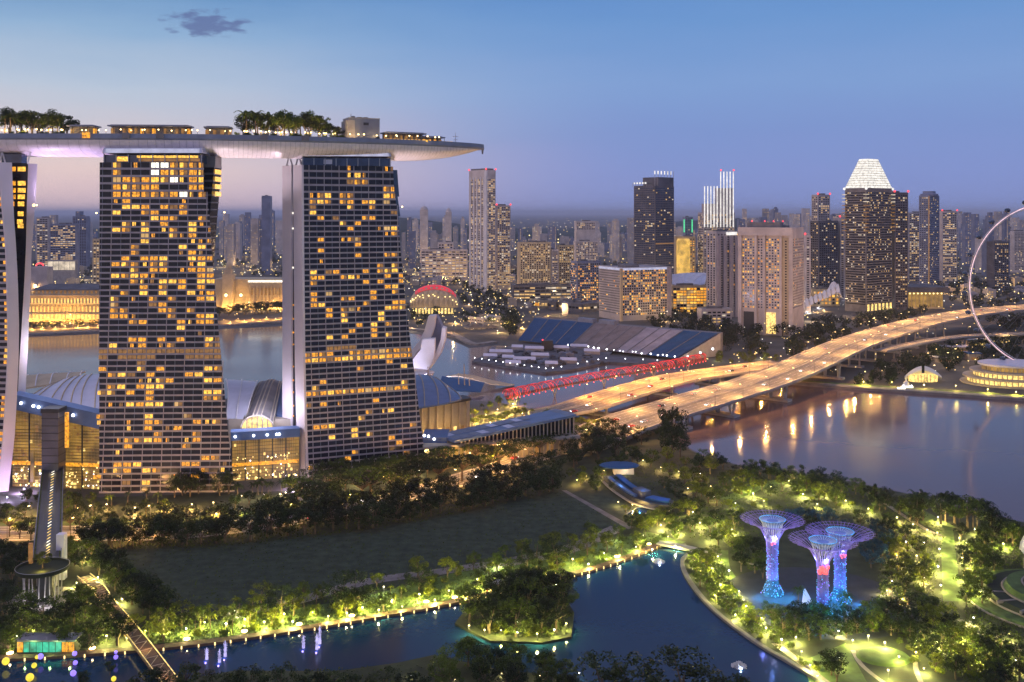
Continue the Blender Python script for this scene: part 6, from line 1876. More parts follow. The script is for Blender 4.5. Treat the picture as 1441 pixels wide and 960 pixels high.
line_trees([(1285, 735), (1310, 735), (1340, 738), (1370, 745), (1400, 750)], 14, (13, 17), ("palm", "broad"), (D_, D_, B_), {"palm": "tall dark palm", "broad": "tall dark tree"}, "on the channel shore at right", 3, wide=1.15)
line_trees([(1230, 716), (1262, 722), (1290, 742)], 8, (7, 10), ("round", "broad"), (D_,), {"broad": "dark tree", "round": "dark round tree"}, "beside the bend of the garden path", 2, wide=1.1)
wood([(1230, 735), (1262, 740), (1290, 770), (1310, 800), (1305, 850), (1270, 860), (1240, 845), (1255, 800), (1245, 760)], 26, 5, (6, 10), ("broad", "round", "broad"), (B_, C_, D_, D_), {"broad": "garden tree", "round": "round garden tree"}, "between the light trees and the lawn strip", 0, 1.1)
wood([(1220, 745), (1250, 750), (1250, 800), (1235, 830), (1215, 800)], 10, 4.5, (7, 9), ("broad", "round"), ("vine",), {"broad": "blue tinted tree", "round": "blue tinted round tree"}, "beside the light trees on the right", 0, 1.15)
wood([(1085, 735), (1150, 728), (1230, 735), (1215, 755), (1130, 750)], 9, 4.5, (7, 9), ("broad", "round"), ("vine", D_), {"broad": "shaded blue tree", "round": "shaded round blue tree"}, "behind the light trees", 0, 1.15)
wood([(1350, 760), (1392, 765), (1400, 800), (1392, 855), (1358, 860)], 22, 4.8, (6, 10), ("broad", "round", "broad"), (D_, B_, B_), {"broad": "garden tree", "round": "round garden tree"}, "right of the lawn strip", 0, 1.1)
wood([(1375, 745), (1441, 752), (1441, 775), (1380, 770)], 10, 5, (8, 12), ("broad", "round"), (D_, B_), {"broad": "tall garden tree", "round": "tall round garden tree"}, "above the right edge terraces", 0, 1.1)
wood([(1080, 868), (1130, 870), (1200, 872), (1215, 895), (1150, 905), (1100, 895)], 26, 4.2, (6, 9), ("broad", "round", "broad"), (D_, D_, B_), {"broad": "dark hedge row tree", "round": "dark round hedge row tree"}, "in front of the light tree plaza", 0, 1.15)
wood([(1215, 870), (1290, 862), (1345, 880), (1380, 905), (1400, 945), (1330, 960), (1300, 930), (1275, 900), (1225, 895)], 36, 4.4, (6, 10), ("round", "broad", "round"), (D_, D_, B_, C_), {"broad": "park tree", "round": "round headed park tree"}, "around the lawn mound, lower right", 0, 1.1)
wood([(1385, 900), (1441, 925), (1441, 975), (1400, 985), (1380, 950)], 14, 4.4, (6, 10), ("broad", "round"), (D_, D_, B_), {"broad": "dark tree", "round": "dark round tree"}, "in the lower right corner", 0, 1.1)
for x, y, h in ((1170, 950, 9), (1178, 962, 9)):
    plant(G(x, y), h, "broad", D_, "bushy dark tree", "on the lit lawn left of the mound", 1.2)
wood([(1060, 900), (1085, 895), (1140, 925), (1180, 920), (1190, 960), (1150, 950), (1110, 925)], 12, 3.4, (1.8, 3), ("shrub",), (C_, B_), "lamplit bush", "on the bank left of the mound", 0, 1.3)
wood([(970, 800), (1000, 830), (1060, 890), (1080, 885), (1035, 840), (1005, 790)], 16, 3, (1.6, 2.8), ("shrub",), (C_, C_, B_), "lamplit bush", "on the lake's right bank", 0, 1.3)
wood([(1040, 690), (1240, 712), (1300, 760), (1300, 850), (1230, 860), (1250, 780), (1200, 725), (1050, 712)], 26, 4.2, (1.8, 3.2), ("shrub",), (C_, B_, B_), "lamplit bush", "among the garden paths", 0, 1.3)
wood([(1225, 880), (1310, 880), (1390, 930), (1380, 960), (1300, 950)], 20, 3.6, (1.8, 3.0), ("shrub",), (C_, B_), "lamplit bush", "around the lawn mound", 0, 1.3)
# the big tree before the expressway and the dark belt by the exhibition hall
for x, y, h, w in ((946, 640, 34, .72), (938, 646, 25, .8), (958, 648, 22, .8)):
    plant(G(x, y), h, "broad", D_, "big tall dark tree", "standing before the expressway bridge", w)
wood([(800, 625), (850, 612), (905, 622), (930, 640), (870, 650), (800, 660)], 18, 6, (11, 16), ("broad", "round"), (D_,), {"broad": "tall dark tree", "round": "tall dark round tree"}, "in the belt right of the exhibition hall", 0, 1.1)
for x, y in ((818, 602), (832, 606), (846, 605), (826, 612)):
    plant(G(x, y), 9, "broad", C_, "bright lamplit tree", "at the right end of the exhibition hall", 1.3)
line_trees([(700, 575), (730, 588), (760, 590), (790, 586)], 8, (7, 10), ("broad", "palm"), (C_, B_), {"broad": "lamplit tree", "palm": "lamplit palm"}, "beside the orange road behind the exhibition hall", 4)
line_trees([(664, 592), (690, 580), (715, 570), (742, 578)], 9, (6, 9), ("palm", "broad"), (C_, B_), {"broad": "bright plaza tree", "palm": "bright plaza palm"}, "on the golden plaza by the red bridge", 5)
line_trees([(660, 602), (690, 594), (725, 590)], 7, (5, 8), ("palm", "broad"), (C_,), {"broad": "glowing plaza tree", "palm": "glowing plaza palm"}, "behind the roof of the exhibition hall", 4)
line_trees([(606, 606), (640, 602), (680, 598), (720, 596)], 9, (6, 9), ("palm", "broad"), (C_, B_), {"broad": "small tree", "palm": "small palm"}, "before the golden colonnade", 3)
# far trees: woods that read as one mass
FARW = MB()


def wood(poly, n, mind, hr, kinds, mats, look, where, z=0, wide=1.0):
    rn = random.Random(len(FARW.f) + 3)
    for (px, q) in scatter(poly, n, mind):
        h = rn.uniform(*hr); w = h * .36 * wide
        FARW.cur = 1
        FARW.tube([q, q + Vector((0, 0, h * .6))], [h * .035, h * .012], 5)
        FARW.cur = 0 if mats[0] == D_ else 2
        for k in range(11):
            a = rn.uniform(0, 6.28); t = rn.uniform(-1, 1); r = math.sqrt(1 - t * t) * w * .75
            leaf_quads(FARW, q + Vector((r * math.cos(a), r * math.sin(a), h * (.55 + .33 * t))), 24, w * .5, h * .085, rn)


wood([(925, 470), (980, 452), (1060, 460), (1130, 478), (1125, 505), (1080, 508), (1010, 495), (960, 478)], 40, 10, (13, 19), ("broad", "round"), (D_,), {"broad": "distant dark tree", "round": "distant round tree"}, "between grandstand and arch hotel", 0, 1.4)
wood([(1132, 468), (1160, 455), (1195, 462), (1196, 478), (1150, 495), (1132, 492)], 16, 9, (14, 20), ("round",), (D_,), "distant dark round tree", "below the white shell arcade", 0, 1.4)
wood([(1270, 520), (1330, 495), (1441, 500), (1441, 520), (1350, 522), (1290, 528)], 24, 8, (9, 13), ("broad", "round"), (D_,), {"broad": "dark tree", "round": "dark round tree"}, "behind the riverside pavilions", 0, 1.25)
wood([(1205, 535), (1270, 522), (1270, 545), (1200, 545)], 9, 6, (7, 10), ("broad",), (D_, B_), "small tree", "under the expressway on the far bank", 0, 1.2)
wood([(1370, 450), (1441, 452), (1441, 468), (1380, 464)], 12, 12, (12, 16), ("broad",), (D_,), "distant tree", "between expressway and slip road", 0, 1.3)
wood([(650, 402), (700, 412), (740, 446), (730, 478), (718, 470), (700, 440), (655, 415)], 22, 11, (12, 17), ("round", "broad"), (D_,), {"broad": "distant avenue tree", "round": "distant round avenue tree"}, "along the avenue behind the bay", 0, 1.4)
for poly_, n_ in (([(405, 335), (570, 335), (570, 400), (405, 392)], 50), ([(570, 345), (735, 350), (735, 400), (640, 405), (570, 400)], 80), ([(735, 375), (900, 372), (1000, 380), (1000, 405), (850, 400), (735, 400)], 60), ([(1000, 330), (1441, 330), (1441, 400), (1330, 420), (1200, 400)], 150), ([(1330, 400), (1441, 395), (1441, 432), (1340, 440)], 60),
                  ([(840, 440), (940, 432), (1000, 440), (1010, 460), (930, 470), (880, 455)], 34), ([(1195, 455), (1290, 436), (1330, 432), (1280, 450), (1215, 470)], 26), ([(40, 372), (140, 372), (140, 402), (40, 402)], 30), ([(304, 340), (405, 340), (405, 392), (304, 390)], 60), ([(1290, 500), (1441, 478), (1441, 500), (1330, 512)], 34), ([(1230, 520), (1280, 505), (1300, 530), (1240, 540)], 14), ([(640, 415), (740, 450), (720, 480), (660, 450)], 20)):
    wood(poly_, n_, 9, (9, 15), ("round",), (D_,), "", "", 0, 1.5)
line_trees([(302, 446), (340, 443), (375, 441), (408, 438)], 12, (14, 20), ("round", "broad"), (D_,), {"broad": "shore tree", "round": "round shore tree"}, "before the domed hall", 4, wide=1.4)
line_trees([(30, 464), (80, 461), (140, 458)], 12, (8, 12), ("round",), (D_,), "round shore tree", "before the golden colonial hotel", 4, wide=1.3)
wood([(560, 430), (580, 440), (650, 440), (660, 455), (600, 462), (565, 455)], 10, 10, (10, 14), ("round",), (D_,), "distant round tree", "around the red topped dome", 0, 1.3)
wood([(1000, 495), (1095, 505), (1100, 512), (1010, 515)], 14, 6, (5, 8), ("shrub", "broad"), (C_, B_), {"broad": "lamplit small tree", "shrub": "lamplit bush"}, "at the far end of the orange road", 0, 1.2)
tag(FARW.build("distant_woods", [M["leaf"], M["bark"], M["leaf_c"]], origin=(0, 1200, 0)), "distant dark woods among the city blocks and behind the far shore", None, None, "stuff")
# rooftop deck plants
for x0, x1, n in ((-6, 95, 16), (338, 480, 26)):
    for i in range(n):
        x = x0 + (x1 - x0) * (i + TR.random()) / n
        p, s = deck_at(x, TR.uniform(-16, 4))
        k = TR.choice(("palm", "broad", "broad", "broad"))
        plant(p, TR.uniform(13, 18) if (x < 460) else TR.uniform(8, 12), k, TR.choice((D_, B_)), "rooftop palm" if k == "palm" else "rooftop tree", "on the deck left of the pavilions" if x0 < 0 else "on the deck above the right tower", 1.5 if k == "palm" else .95)
for i in range(34):
    x = TR.choice((TR.uniform(-4, 98), TR.uniform(330, 535), TR.uniform(335, 480)))
    p, s = deck_at(x, -17.5)
    plant(p, TR.uniform(1.8, 3.2), "shrub", TR.choice((D_, B_)), "small rooftop bush", "along the deck parapet", 1.2)
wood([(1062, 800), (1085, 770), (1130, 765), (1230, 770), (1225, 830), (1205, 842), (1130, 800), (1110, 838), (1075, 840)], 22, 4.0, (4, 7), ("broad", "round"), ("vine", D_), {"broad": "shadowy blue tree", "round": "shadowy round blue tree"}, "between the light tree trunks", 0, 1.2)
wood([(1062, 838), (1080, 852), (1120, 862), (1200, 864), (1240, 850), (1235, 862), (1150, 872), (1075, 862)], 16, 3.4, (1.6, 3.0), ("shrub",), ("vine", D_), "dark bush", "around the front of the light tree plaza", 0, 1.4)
# ground cover: leafy undergrowth nobody could count
gc = MB()
for poly, n in (([(0, 815), (150, 840), (190, 905), (0, 925)], 1500), (LB, 3200), ([(850, 660), (960, 650), (1100, 668), (1250, 705), (1330, 745), (1310, 860), (1230, 870), (1240, 780), (1130, 730), (1040, 770), (930, 750), (960, 715)], 4200),
                ([(970, 790), (1010, 782), (1040, 840), (1090, 890), (1060, 895), (1000, 845)], 1300), ([(1080, 868), (1250, 868), (1400, 900), (1441, 975), (1380, 975), (1260, 890), (1090, 900)], 2600), ([(1350, 760), (1441, 755), (1441, 900), (1360, 870)], 1800),
                ([(90, 775), (300, 772), (480, 752), (640, 726), (790, 690), (780, 670), (600, 700), (430, 735), (100, 755)], 2600), (ISLP, 900), ([(560, 940), (700, 930), (830, 962), (820, 985), (200, 985), (330, 950)], 1500)):
    for (px, q) in scatter(poly, n, 0) if n < 0 else [((0, 0), None)] * n:
        while True:
            xs, ys = [p[0] for p in poly], [p[1] for p in poly]
            p = (TR.uniform(min(xs), max(xs)), TR.uniform(min(ys), max(ys)))
            if inside(p, poly): break
        q = G(*p)
        leaf_quads(gc, q + Vector((0, 0, TR.uniform(.9, 1.6) if poly is ISLP else TR.uniform(.2, .9))), 2, .8, .42, TR, .5)
for _ in range(5200):
    while True:
        p = (TR.uniform(125, 890), TR.uniform(690, 865))
        if inside(p, [(125, 775), (300, 768), (480, 752), (640, 725), (790, 692), (880, 738), (840, 758), (720, 782), (560, 815), (440, 838), (330, 862), (245, 862), (190, 822)]): break
    leaf_quads(gc, G(*p) + Vector((0, 0, .1)), 1, .35, TR.choice((.25, .3, .55)), TR, .3)
tag(gc.build("ground_cover", M["leaf_b"], origin=(0, 0, 0)), "low leafy ground cover under the garden trees", None, None, "stuff")
hill = MB()
rows = []
for j, (D, zb) in enumerate(((5200, 0), (5600, 55), (6200, 95), (7200, 122), (8600, 100), (9800, 0))):
    rows.append([Vector(((x - CX) * D / F, D, max(0, zb * (.55 + .45 * math.sin(x * .011 + 1.0 + j * .4)) * (1 if 500 < x < 1050 else .55) + RND.uniform(-6, 6) * (zb > 0)))) for x in range(-300, 1800, 20)])
hill.grid(rows); tag(hill.build("hills", M["leaf"], origin=(0, 6000, 0)), None, None, None, "structure")
cl = MB()
CR = random.Random(21)
for (xa, xb, ya, yb, n) in ((36, 140, 330, 405, 130), (304, 408, 322, 395, 150), (566, 735, 322, 402, 330), (735, 900, 322, 400, 160), (900, 1040, 322, 430, 90), (1040, 1200, 305, 330, 60), (1225, 1441, 318, 430, 330), (560, 760, 402, 470, 210), (40, 140, 405, 468, 50), (300, 410, 395, 450, 60), (1100, 1441, 440, 500, 60), (930, 1120, 425, 500, 45), (1020, 1441, 500, 545, 40), (405, 570, 318, 445, 140), (140, 304, 330, 450, 120), (566, 1441, 306, 322, 260)):
    for _ in range(int(n * 1.7)):
        x, y = CR.uniform(xa, xb), CR.uniform(ya, yb)
        D = F * H / (y - HY)
        cl.cur = CR.choice((0, 0, 0, 1, 2, 2))
        q = P(x, y, D); q.z = CR.uniform(4, 16) if D < 3000 else CR.uniform(5, 40)
        r = CR.uniform(.45, 1.35) * D / 1800
        cl.ball(q, min(r, 3.5), 4, 2)
tag(cl.build("city_lights", [E["hallhi"], E["whitewin"], E["lampyel"]], origin=(0, 2000, 0)), "countless small street and window lights of the city floor", None, None, "stuff")

# ------------------------------------------------------------------ light trees (tall steel garden structures)
def light_tree(px, py, H_, rc, rb, label, rot, red):
    q = G(px, py)
    o = empty("light_tree", q, label, "light tree")
    mb = MB(); mb.lathe(q, [(rb * 1.25, 0), (rb * 1.15, .8), (rb * .78, 3), (rb * .56, H_ * .25), (rb * .46, H_ * .5), (rb * .5, H_ * .66), (rb * .62, H_ * .76)], 20); mb.build("trunk", M["vine"], o)
    cr = MB(); rn = random.Random(int(px))
    for k in range(900):
        z = rn.uniform(.3, H_ * .72); t = z / H_
        r = rb * (.47 + .7 * max(0, 1 - t * 6) ** 1.3) + .15
        w = rn.uniform(0, 6.28)
        leaf_quads(cr, q + Vector((r * math.cos(w), r * math.sin(w), z)), 1, .3, .42, rn)
    cr.build("planting", M["vine"], o)
    lg = MB()
    for k in range(300):
        z = rn.uniform(.4, H_ * .68) if k % 3 else rn.uniform(.3, 5); t = z / H_
        r = rb * (.47 + .7 * max(0, 1 - t * 6) ** 1.3) + .6; w = rn.uniform(0, 6.28)
        lg.cur = 0 if rn.random() < .8 else 1
        lg.ball(q + Vector((r * math.cos(w), r * math.sin(w), z)), rn.uniform(.13, .30), 4, 2)
    tag(lg.build("small_light", [E["cyan"], E["purple"]], o), None, None, None, "stuff")
    n = 26
    for k in range(n):           # branches: from the trunk up and out to the rim
        w = 2 * math.pi * k / n + rot
        d = Vector((math.cos(w), math.sin(w), 0)); sd = Vector((-d.y, d.x, 0))
        mb = MB()
        f = lambda r, z: q + d * r + Vector((0, 0, z))
        mb.tube([f(rb * .6, H_ * .18), f(rb * .53, H_ * .5), f(rb * .68, H_ * .72), f(rc * .38, H_ * .86), f(rc * .62, H_ * .93), f(rc, H_ * .985)], [.16, .15, .17, .15, .12, .09], 5)
        for sgn in (-1, 1):
            mb.tube([f(rc * .5, H_ * .90), f(rc * .75, H_ * .955) + sd * sgn * rc * .07, f(rc * (1 - .08 * (k % 2)), H_ * .99) + sd * sgn * rc * .12], [.10, .08, .06], 4)
        mb.build("branch", M["violet"], o)
    for rr, zz_ in ((.62, .93), (.8, .962), (.94, .98)):
        mb = MB(); mb.tube([q + Vector((rc * rr * math.cos(2 * math.pi * k / 40), rc * rr * math.sin(2 * math.pi * k / 40), H_ * zz_)) for k in range(41)], .09, 4); mb.build("ring", M["violet"], o)
    mb = MB(); rr = rc * .40; mb.lathe(q + Vector((0, 0, H_ * .88)), [(rb * .6, 0), (rr * .8, H_ * .06), (rr, H_ * .10), (rr * .97, H_ * .10), (rr * .7, H_ * .075), (.1, H_ * .06)], 28); mb.build("bowl", M["bluebld"], o, smooth=True)
    mb = MB(); mb.tube([q + Vector((rr * math.cos(2 * math.pi * k / 32), rr * math.sin(2 * math.pi * k / 32), H_ * .985)) for k in range(33)], .12, 5); mb.build("rim_light", E["cyan"], o)
    for k in range(26):
        w = 2 * math.pi * k / 26
        d = Vector((math.cos(w), math.sin(w), 0))
        mb = MB(); mb.tube([q + d * (rb * .66) + Vector((0, 0, H_ * .70)), q + d * (rr * .8) + Vector((0, 0, H_ * .93)), q + d * rr + Vector((0, 0, H_ * .98)), q + d * rr * .45 + Vector((0, 0, H_ * .962))], .10, 4); mb.build("bowl_strut", M["white"], o)
    for a, z, r, g in red:
        for k in range(g):
            rd = MB()
            w = math.radians(a) + RND.uniform(-.9, .9) * (1 if g > 6 else .5)
            rd.ball(q + Vector((rb * .72 * math.cos(w), rb * .72 * math.sin(w), z + RND.uniform(-1.6, 1.6) * (1 if g > 6 else .4))), r, 5, 3)
            rd.build("red_lantern", E["redlamp"], o)
    # floodlights at the foot and under the canopy
    for k in range(3):
        w = -1.57 + (k - 1) * 1.0
        light(q + Vector((math.cos(w) * (rb * 1.3 + 2.2), math.sin(w) * (rb * 1.3 + 2.2), 3.4)), (.06, .45, 1), 3600, o)
    for k in range(3):
        w = -1.57 + (k - 1) * 1.5
        light(q + Vector((math.cos(w) * rb * 1.0, math.sin(w) * rb * 1.0, H_ * .74)), (.18, .26, 1) if k != 1 else (.4, .5, 1), 1900, o)
    light(q + Vector((0, 0, H_ * 1.08)), (.15, .3, 1), 900, o)
    for dx in (-5.5, 5.5): light(q + Vector((dx, -5, H_ * .30)), (.03, .40, 1), 1700, o)  # unseen lights added at mid height to turn the trunk blue
    return o


LD = {}


def light(loc, col, power, parent=None, rad=.3):
    key = (tuple(col), power, rad)
    if key not in LD:
        ld = bpy.data.lights.new("point_light", 'POINT'); ld.color = col; ld.energy = power; ld.shadow_soft_size = rad; LD[key] = ld
        ld.cycles.max_bounces = 1
    lo = bpy.data.objects.new("point_light", LD[key]); COL.objects.link(lo)
    if parent is not None:
        lo.parent = parent; lo.location = Vector(loc) - Vector(BASE[parent.name])
    else:
        lo.location = loc
    return lo


light_tree(1087, 836, 30, 12.5, 3.6, "blue lit steel light tree with wide violet canopy, left of its two neighbours", .1, ((-100, 20.5, .45, 4),))
light_tree(1182, 846, 27.5, 13, 3.6, "blue light tree standing half behind the one with the red lantern cluster", .25, ((-60, 18.5, .4, 3), (-110, 18, .4, 2)))
light_tree(1158, 870, 29.5, 12.5, 3.4, "light tree with a big red lantern cluster below its canopy, nearest", .0, ((-92, 18.6, .75, 14),))
# plaza things: palms, pale sail
for x, y in ((1123, 852), (1191, 862)):
    plant(G(x, y), 8, "palm", B_, "lit palm", "on the blue plaza between the light trees", 1.3)
    light(G(x + 3, y + 4) + Vector((0, 0, 1)), (1, .8, .5), 700)
q = G(1128, 852); o = empty("sail_sculpture", q, "pale triangular sail shape on the light tree plaza", "sculpture")
mb = MB(); mb.shell([[q + Vector((0, 0, .3)), q + Vector((4.5, 1, .3))], [q + Vector((.5, .4, 3)), q + Vector((3.4, 1, 3))], [q + Vector((1, .5, 6)), q + Vector((1.6, .6, 6.2))]], (0, .2, 0)); mb.build("sail", M["roof_lav"], o)

# ------------------------------------------------------------------ lamps
def lamp_mesh(kind, e):
    mb = MB()
    if kind == "post":
        mb.tube([(0, 0, 0), (0, 0, 2.5)], .07, 5); mb.lathe((0, 0, 2.5), [(.08, 0), (.3, .1), (.32, .25), (.05, .34)], 8)
        hd = MB(); hd.ball((0, 0, 2.35), .30, 8, 5)
    else:
        mb.tube([(0, 0, 0), (0, 0, 9.4), (0, .3, 9.9), (0, 2.2, 10.1)], [.14, .09, .08, .06], 5)
        hd = MB(); hd.obox((0, 2.4, 9.95), (.28, 0, 0), (0, .6, 0), (0, 0, .1))
    return mb.mesh("pole", M["dark"]), hd.mesh("lamp_head", E[e])


LAMPM = {("post", "lampwarm"): lamp_mesh("post", "lampwarm"), ("post", "lampwhite"): lamp_mesh("post", "lampwhite"), ("road", "lampwarm"): lamp_mesh("road", "lampwarm"), ("road", "lampwhite"): lamp_mesh("road", "lampwhite"), ("post", "lampyel"): lamp_mesh("post", "lampyel")}


def lamp(loc, kind, e, look, where, col=None, power=0, rz=0.0, scale=1.0):
    o = bpy.data.objects.new("garden_lamp" if kind == "post" else "street_lamp", None); COL.objects.link(o)
    o.location = loc; o.rotation_euler = (0, 0, rz); o.scale = (scale,) * 3
    BASE[o.name] = tuple(loc)
    pm, hm = LAMPM[kind, e]
    for n_, me in (("pole", pm), ("lamp_head", hm)):
        ch = bpy.data.objects.new(n_, me); ch.parent = o; COL.objects.link(ch)
    if power:
        lo = light((0, 0, 0), col, power, None); lo.parent = o; lo.location = (0, -.75, 2.1) if kind == "post" else (0, 2.6, 9.3)
    zone(o, look, where, "lamp", ("lamps " + where)[:60])
    return o


YG, WW, OR, CW = (1, .88, .24), (1, .78, .42), (1, .56, .18), (.85, .88, 1)
# bridges and avenue
def road_lamps(path, w, gap, col, power, where, both=True, e="lampwarm", start=20, off=.47):
    d = -start
    for i in range(1, len(path) - 1):
        d += (path[i] - path[i - 1]).length
        if d < gap: continue
        d -= gap
        s = side(path, i)
        for sg in ((-1, 1) if both else (1,)):
            p = path[i] + s * (sg * w * off)
            a = math.atan2(s.y, s.x) + (math.pi / 2 if sg > 0 else -math.pi / 2)
            lamp(p, "road", e, "slender street lamp with short arm", where, col, power * RND.uniform(.75, 1.25), a)


road_lamps(BAYB, 34, 34, (1, .42, .07), 36000, "on the orange road bridge", start=30)
road_lamps(ECP, 43, 40, (1, .50, .14), 25000, "on the expressway bridge", start=10)
road_lamps(RAMP, 11, 45, (1, .5, .15), 11000, "on the narrow slip road bridge", False)
road_lamps(AVE, 24, 32, (1, .52, .15), 16000, "along the avenue by the hotel", True, off=.5)
# garden lamps
def lamps_at(pts, where, col, power, e="lampyel", look="small glowing garden lamp", z=0.0):
    for x, y in pts: lamp(G(x, y) + Vector((0, 0, z)), "post", e if RND.random() < .7 else "lampwhite", look, where, col, power * RND.choice((.5, .8, 1, 1.4)), 0, RND.uniform(.7, 1.2))


lamps_at([(205, 896), (232, 890), (262, 893), (288, 884), (318, 888), (345, 879), (372, 884), (400, 872), (412, 884), (440, 868), (462, 876), (488, 872), (510, 862), (533, 868), (552, 852), (566, 862), (590, 845), (612, 852), (632, 838), (655, 842),
          (672, 825), (692, 832), (712, 818), (735, 822), (760, 808), (782, 814), (806, 796), (828, 802), (850, 785), (872, 790), (895, 776), (918, 780), (940, 762)], "among the trees on the lake's far bank", YG, 8500)
lamps_at([(330, 866), (540, 835), (700, 800), (860, 762)], "behind the lake bank trees beside the lawn", (.95, .9, .5), 5000)
lamps_at([(660, 893), (682, 899), (705, 898), (728, 903), (756, 905), (780, 899), (797, 890), (729, 888)], "on the island's near shore", YG, 3600, z=.8)
lamps_at([(48, 893), (24, 902), (80, 900), (128, 868), (108, 826), (128, 835), (150, 862), (138, 818), (172, 850), (178, 905), (150, 905), (120, 790)], "in the left garden", YG, 7000)
lamps_at([(28, 722), (60, 724), (110, 722), (150, 716), (190, 722), (232, 718), (270, 716)], "before the left golden atrium", OR, 12000, "lampwarm")
lamps_at([(340, 704), (372, 701), (402, 698), (452, 694), (500, 684), (548, 677), (590, 668)], "at the foot of the right hotel tower", (1, .75, .3), 3500, "lampwarm")
lamps_at([(340, 722), (420, 718), (470, 708)], "on the lawn below the golden atrium", YG, 5000)
lamps_at([(812, 682), (825, 674), (838, 684), (850, 668), (856, 684), (890, 730), (918, 732), (935, 738), (860, 676), (880, 684), (905, 652), (930, 662), (955, 668), (968, 692), (985, 672), (1000, 690), (1005, 706), (870, 712), (890, 716)], "around the blue roofed kiosk", (1, .66, .2), 4500, "lampwarm")
lamps_at([(905, 760), (930, 745), (955, 752), (985, 742), (1010, 735), (1030, 750), (1000, 762), (975, 728), (1035, 715), (1060, 700), (950, 775), (1020, 760)], "in the garden left of the light trees", YG, 9000)
lamps_at([(978, 796), (986, 812), (1002, 806), (1014, 832), (1006, 846), (1040, 840), (1050, 862), (1035, 872), (1072, 876), (1078, 892), (1010, 790), (1026, 812)], "on the lake's right bank", YG, 9000)
lamps_at([(1040, 690), (1085, 690), (1110, 682), (1130, 700), (1160, 698), (1190, 712), (1222, 722), (1075, 712), (1150, 715)], "between the channel and the light trees", YG, 9000)
lamps_at([(1262, 735), (1285, 745), (1305, 752), (1275, 770), (1262, 790), (1290, 790), (1275, 815), (1300, 820), (1248, 838), (1270, 850), (1255, 826), (1320, 735), (1300, 772)], "right of the light trees", (1, .74, .24), 8500)
lamps_at([(1319, 756), (1350, 764), (1322, 780), (1354, 792), (1320, 806), (1356, 818), (1324, 832), (1358, 846), (1372, 752), (1366, 800), (1380, 842), (1360, 770), (1412, 772), (1392, 820)], "beside the bright lawn strip", YG, 9000)
lamps_at([(1100, 910), (1120, 905), (1128, 925), (1140, 946), (1150, 962), (1180, 935), (1200, 908), (1222, 905), (1245, 915), (1265, 935), (1289, 929), (1290, 908), (1318, 912), (1342, 925), (1355, 905), (1372, 932), (1400, 920), (1430, 940), (1300, 948), (1250, 955), (1180, 895), (1370, 880), (1420, 900)], "around the lawn mound", YG, 7000)
lamps_at([(706, 955), (578, 958), (640, 965), (760, 960), (815, 955)], "on the dark near bank", WW, 500)
lamps_at([(40, 454.6), (55, 454.6), (70, 454.6), (85, 454.6), (100, 454.6), (115, 454.6), (132, 454.6)], "before the golden colonial hotel", (1, .47, .08), 36000, "lampwarm")
lamps_at([(308, 435.6), (322, 436.2), (338, 435.8), (356, 436), (374, 436), (392, 436), (406, 436)], "before the domed hall", (1, .54, .13), 46000, "lampwarm")
lamps_at([(1010, 508), (1040, 512), (1070, 506), (1085, 513)], "at the far end of the orange road", (.9, 1, .4), 2600)
lamps_at([(668, 596), (684, 588), (700, 580), (716, 584), (690, 600), (735, 586), (722, 572)], "on the golden plaza by the red bridge", (1, .66, .14), 14000, "lampwarm")
lamps_at([(1136, 441), (1152, 434), (1168, 428), (1176, 424)], "before the white shell arcade", (.95, .95, 1), 16000, "lampwhite")  # lamps added to brighten the white shells
lamps_at([(818, 610), (840, 612), (705, 590), (735, 596), (765, 594)], "behind the exhibition hall", (1, .72, .15), 14000)
lamps_at([(600, 633), (618, 630), (636, 627), (654, 624)], "before the golden colonnade", (1, .62, .18), 9000, "lampwarm")
lamps_at([(1215, 545), (1255, 545), (1300, 548), (1345, 551), (1390, 556), (1430, 559)], "on the far river promenade", (1, .72, .14), 17000, "lampwarm", z=2.2)
lamps_at([(45, 464), (60, 463), (78, 463), (92, 462), (110, 461), (124, 461), (138, 460), (324, 455), (344, 453), (366, 452), (388, 450), (315, 452), (335, 451), (355, 450), (375, 449), (398, 447), (330, 425), (380, 422)], "on the far bay shore", (1, .48, .1), 26000, "lampwarm")
lamps_at([(590, 452), (640, 455), (660, 462), (700, 468), (735, 462), (770, 445), (745, 430), (715, 415), (690, 405), (600, 420), (660, 430)], "in the bright streets beyond the bay", OR, 26000, "lampwarm")
lamps_at([(1150, 440), (1160, 438), (1230, 448), (1210, 452), (1300, 436), (960, 408), (985, 412), (1085, 470), (1060, 462), (920, 440), (850, 455)], "at the feet of the city towers", OR, 17000, "lampwarm")
CS = random.Random(31)
for xa, xb, ya, yb, n, w_ in ((570, 740, 350, 470, 24, "in the streets behind the lotus museum"), (735, 1000, 345, 455, 22, "in the streets between the city hotels"), (1000, 1441, 330, 455, 22, "in the streets around the crown tower"), (40, 140, 385, 452, 7, "around the golden colonial hotel"), (304, 410, 370, 440, 8, "around the domed hall"), (1290, 1441, 480, 535, 9, "around the round pavilions")):
    for _ in range(n):
        x, y = CS.uniform(xa, xb), CS.uniform(ya, yb); q = G(x, y)
        lamp(q, "road", "lampwarm", "distant warm street lamp", w_, CS.choice(((1, .55, .16), (1, .62, .24), (1, .72, .4))), min(60000, 40000 * (q.y / 1500) ** 2) * (.3 if y > 475 else 1), CS.uniform(0, 6.28), 1.2)
for fx in (.13, .27, .72): light(ptA(LnA * fx, ztA(LnA * fx) + 24, -18), (.8, .78, 1), 12000, HA)  # unseen lights added above the atrium to brighten the shell roofs
for fx in (.05, .32, .52, .7): light(ptB(LnB * fx, 37, -10), (.85, .8, 1), 9000, HB)  # likewise added, hanging free behind the right atrium
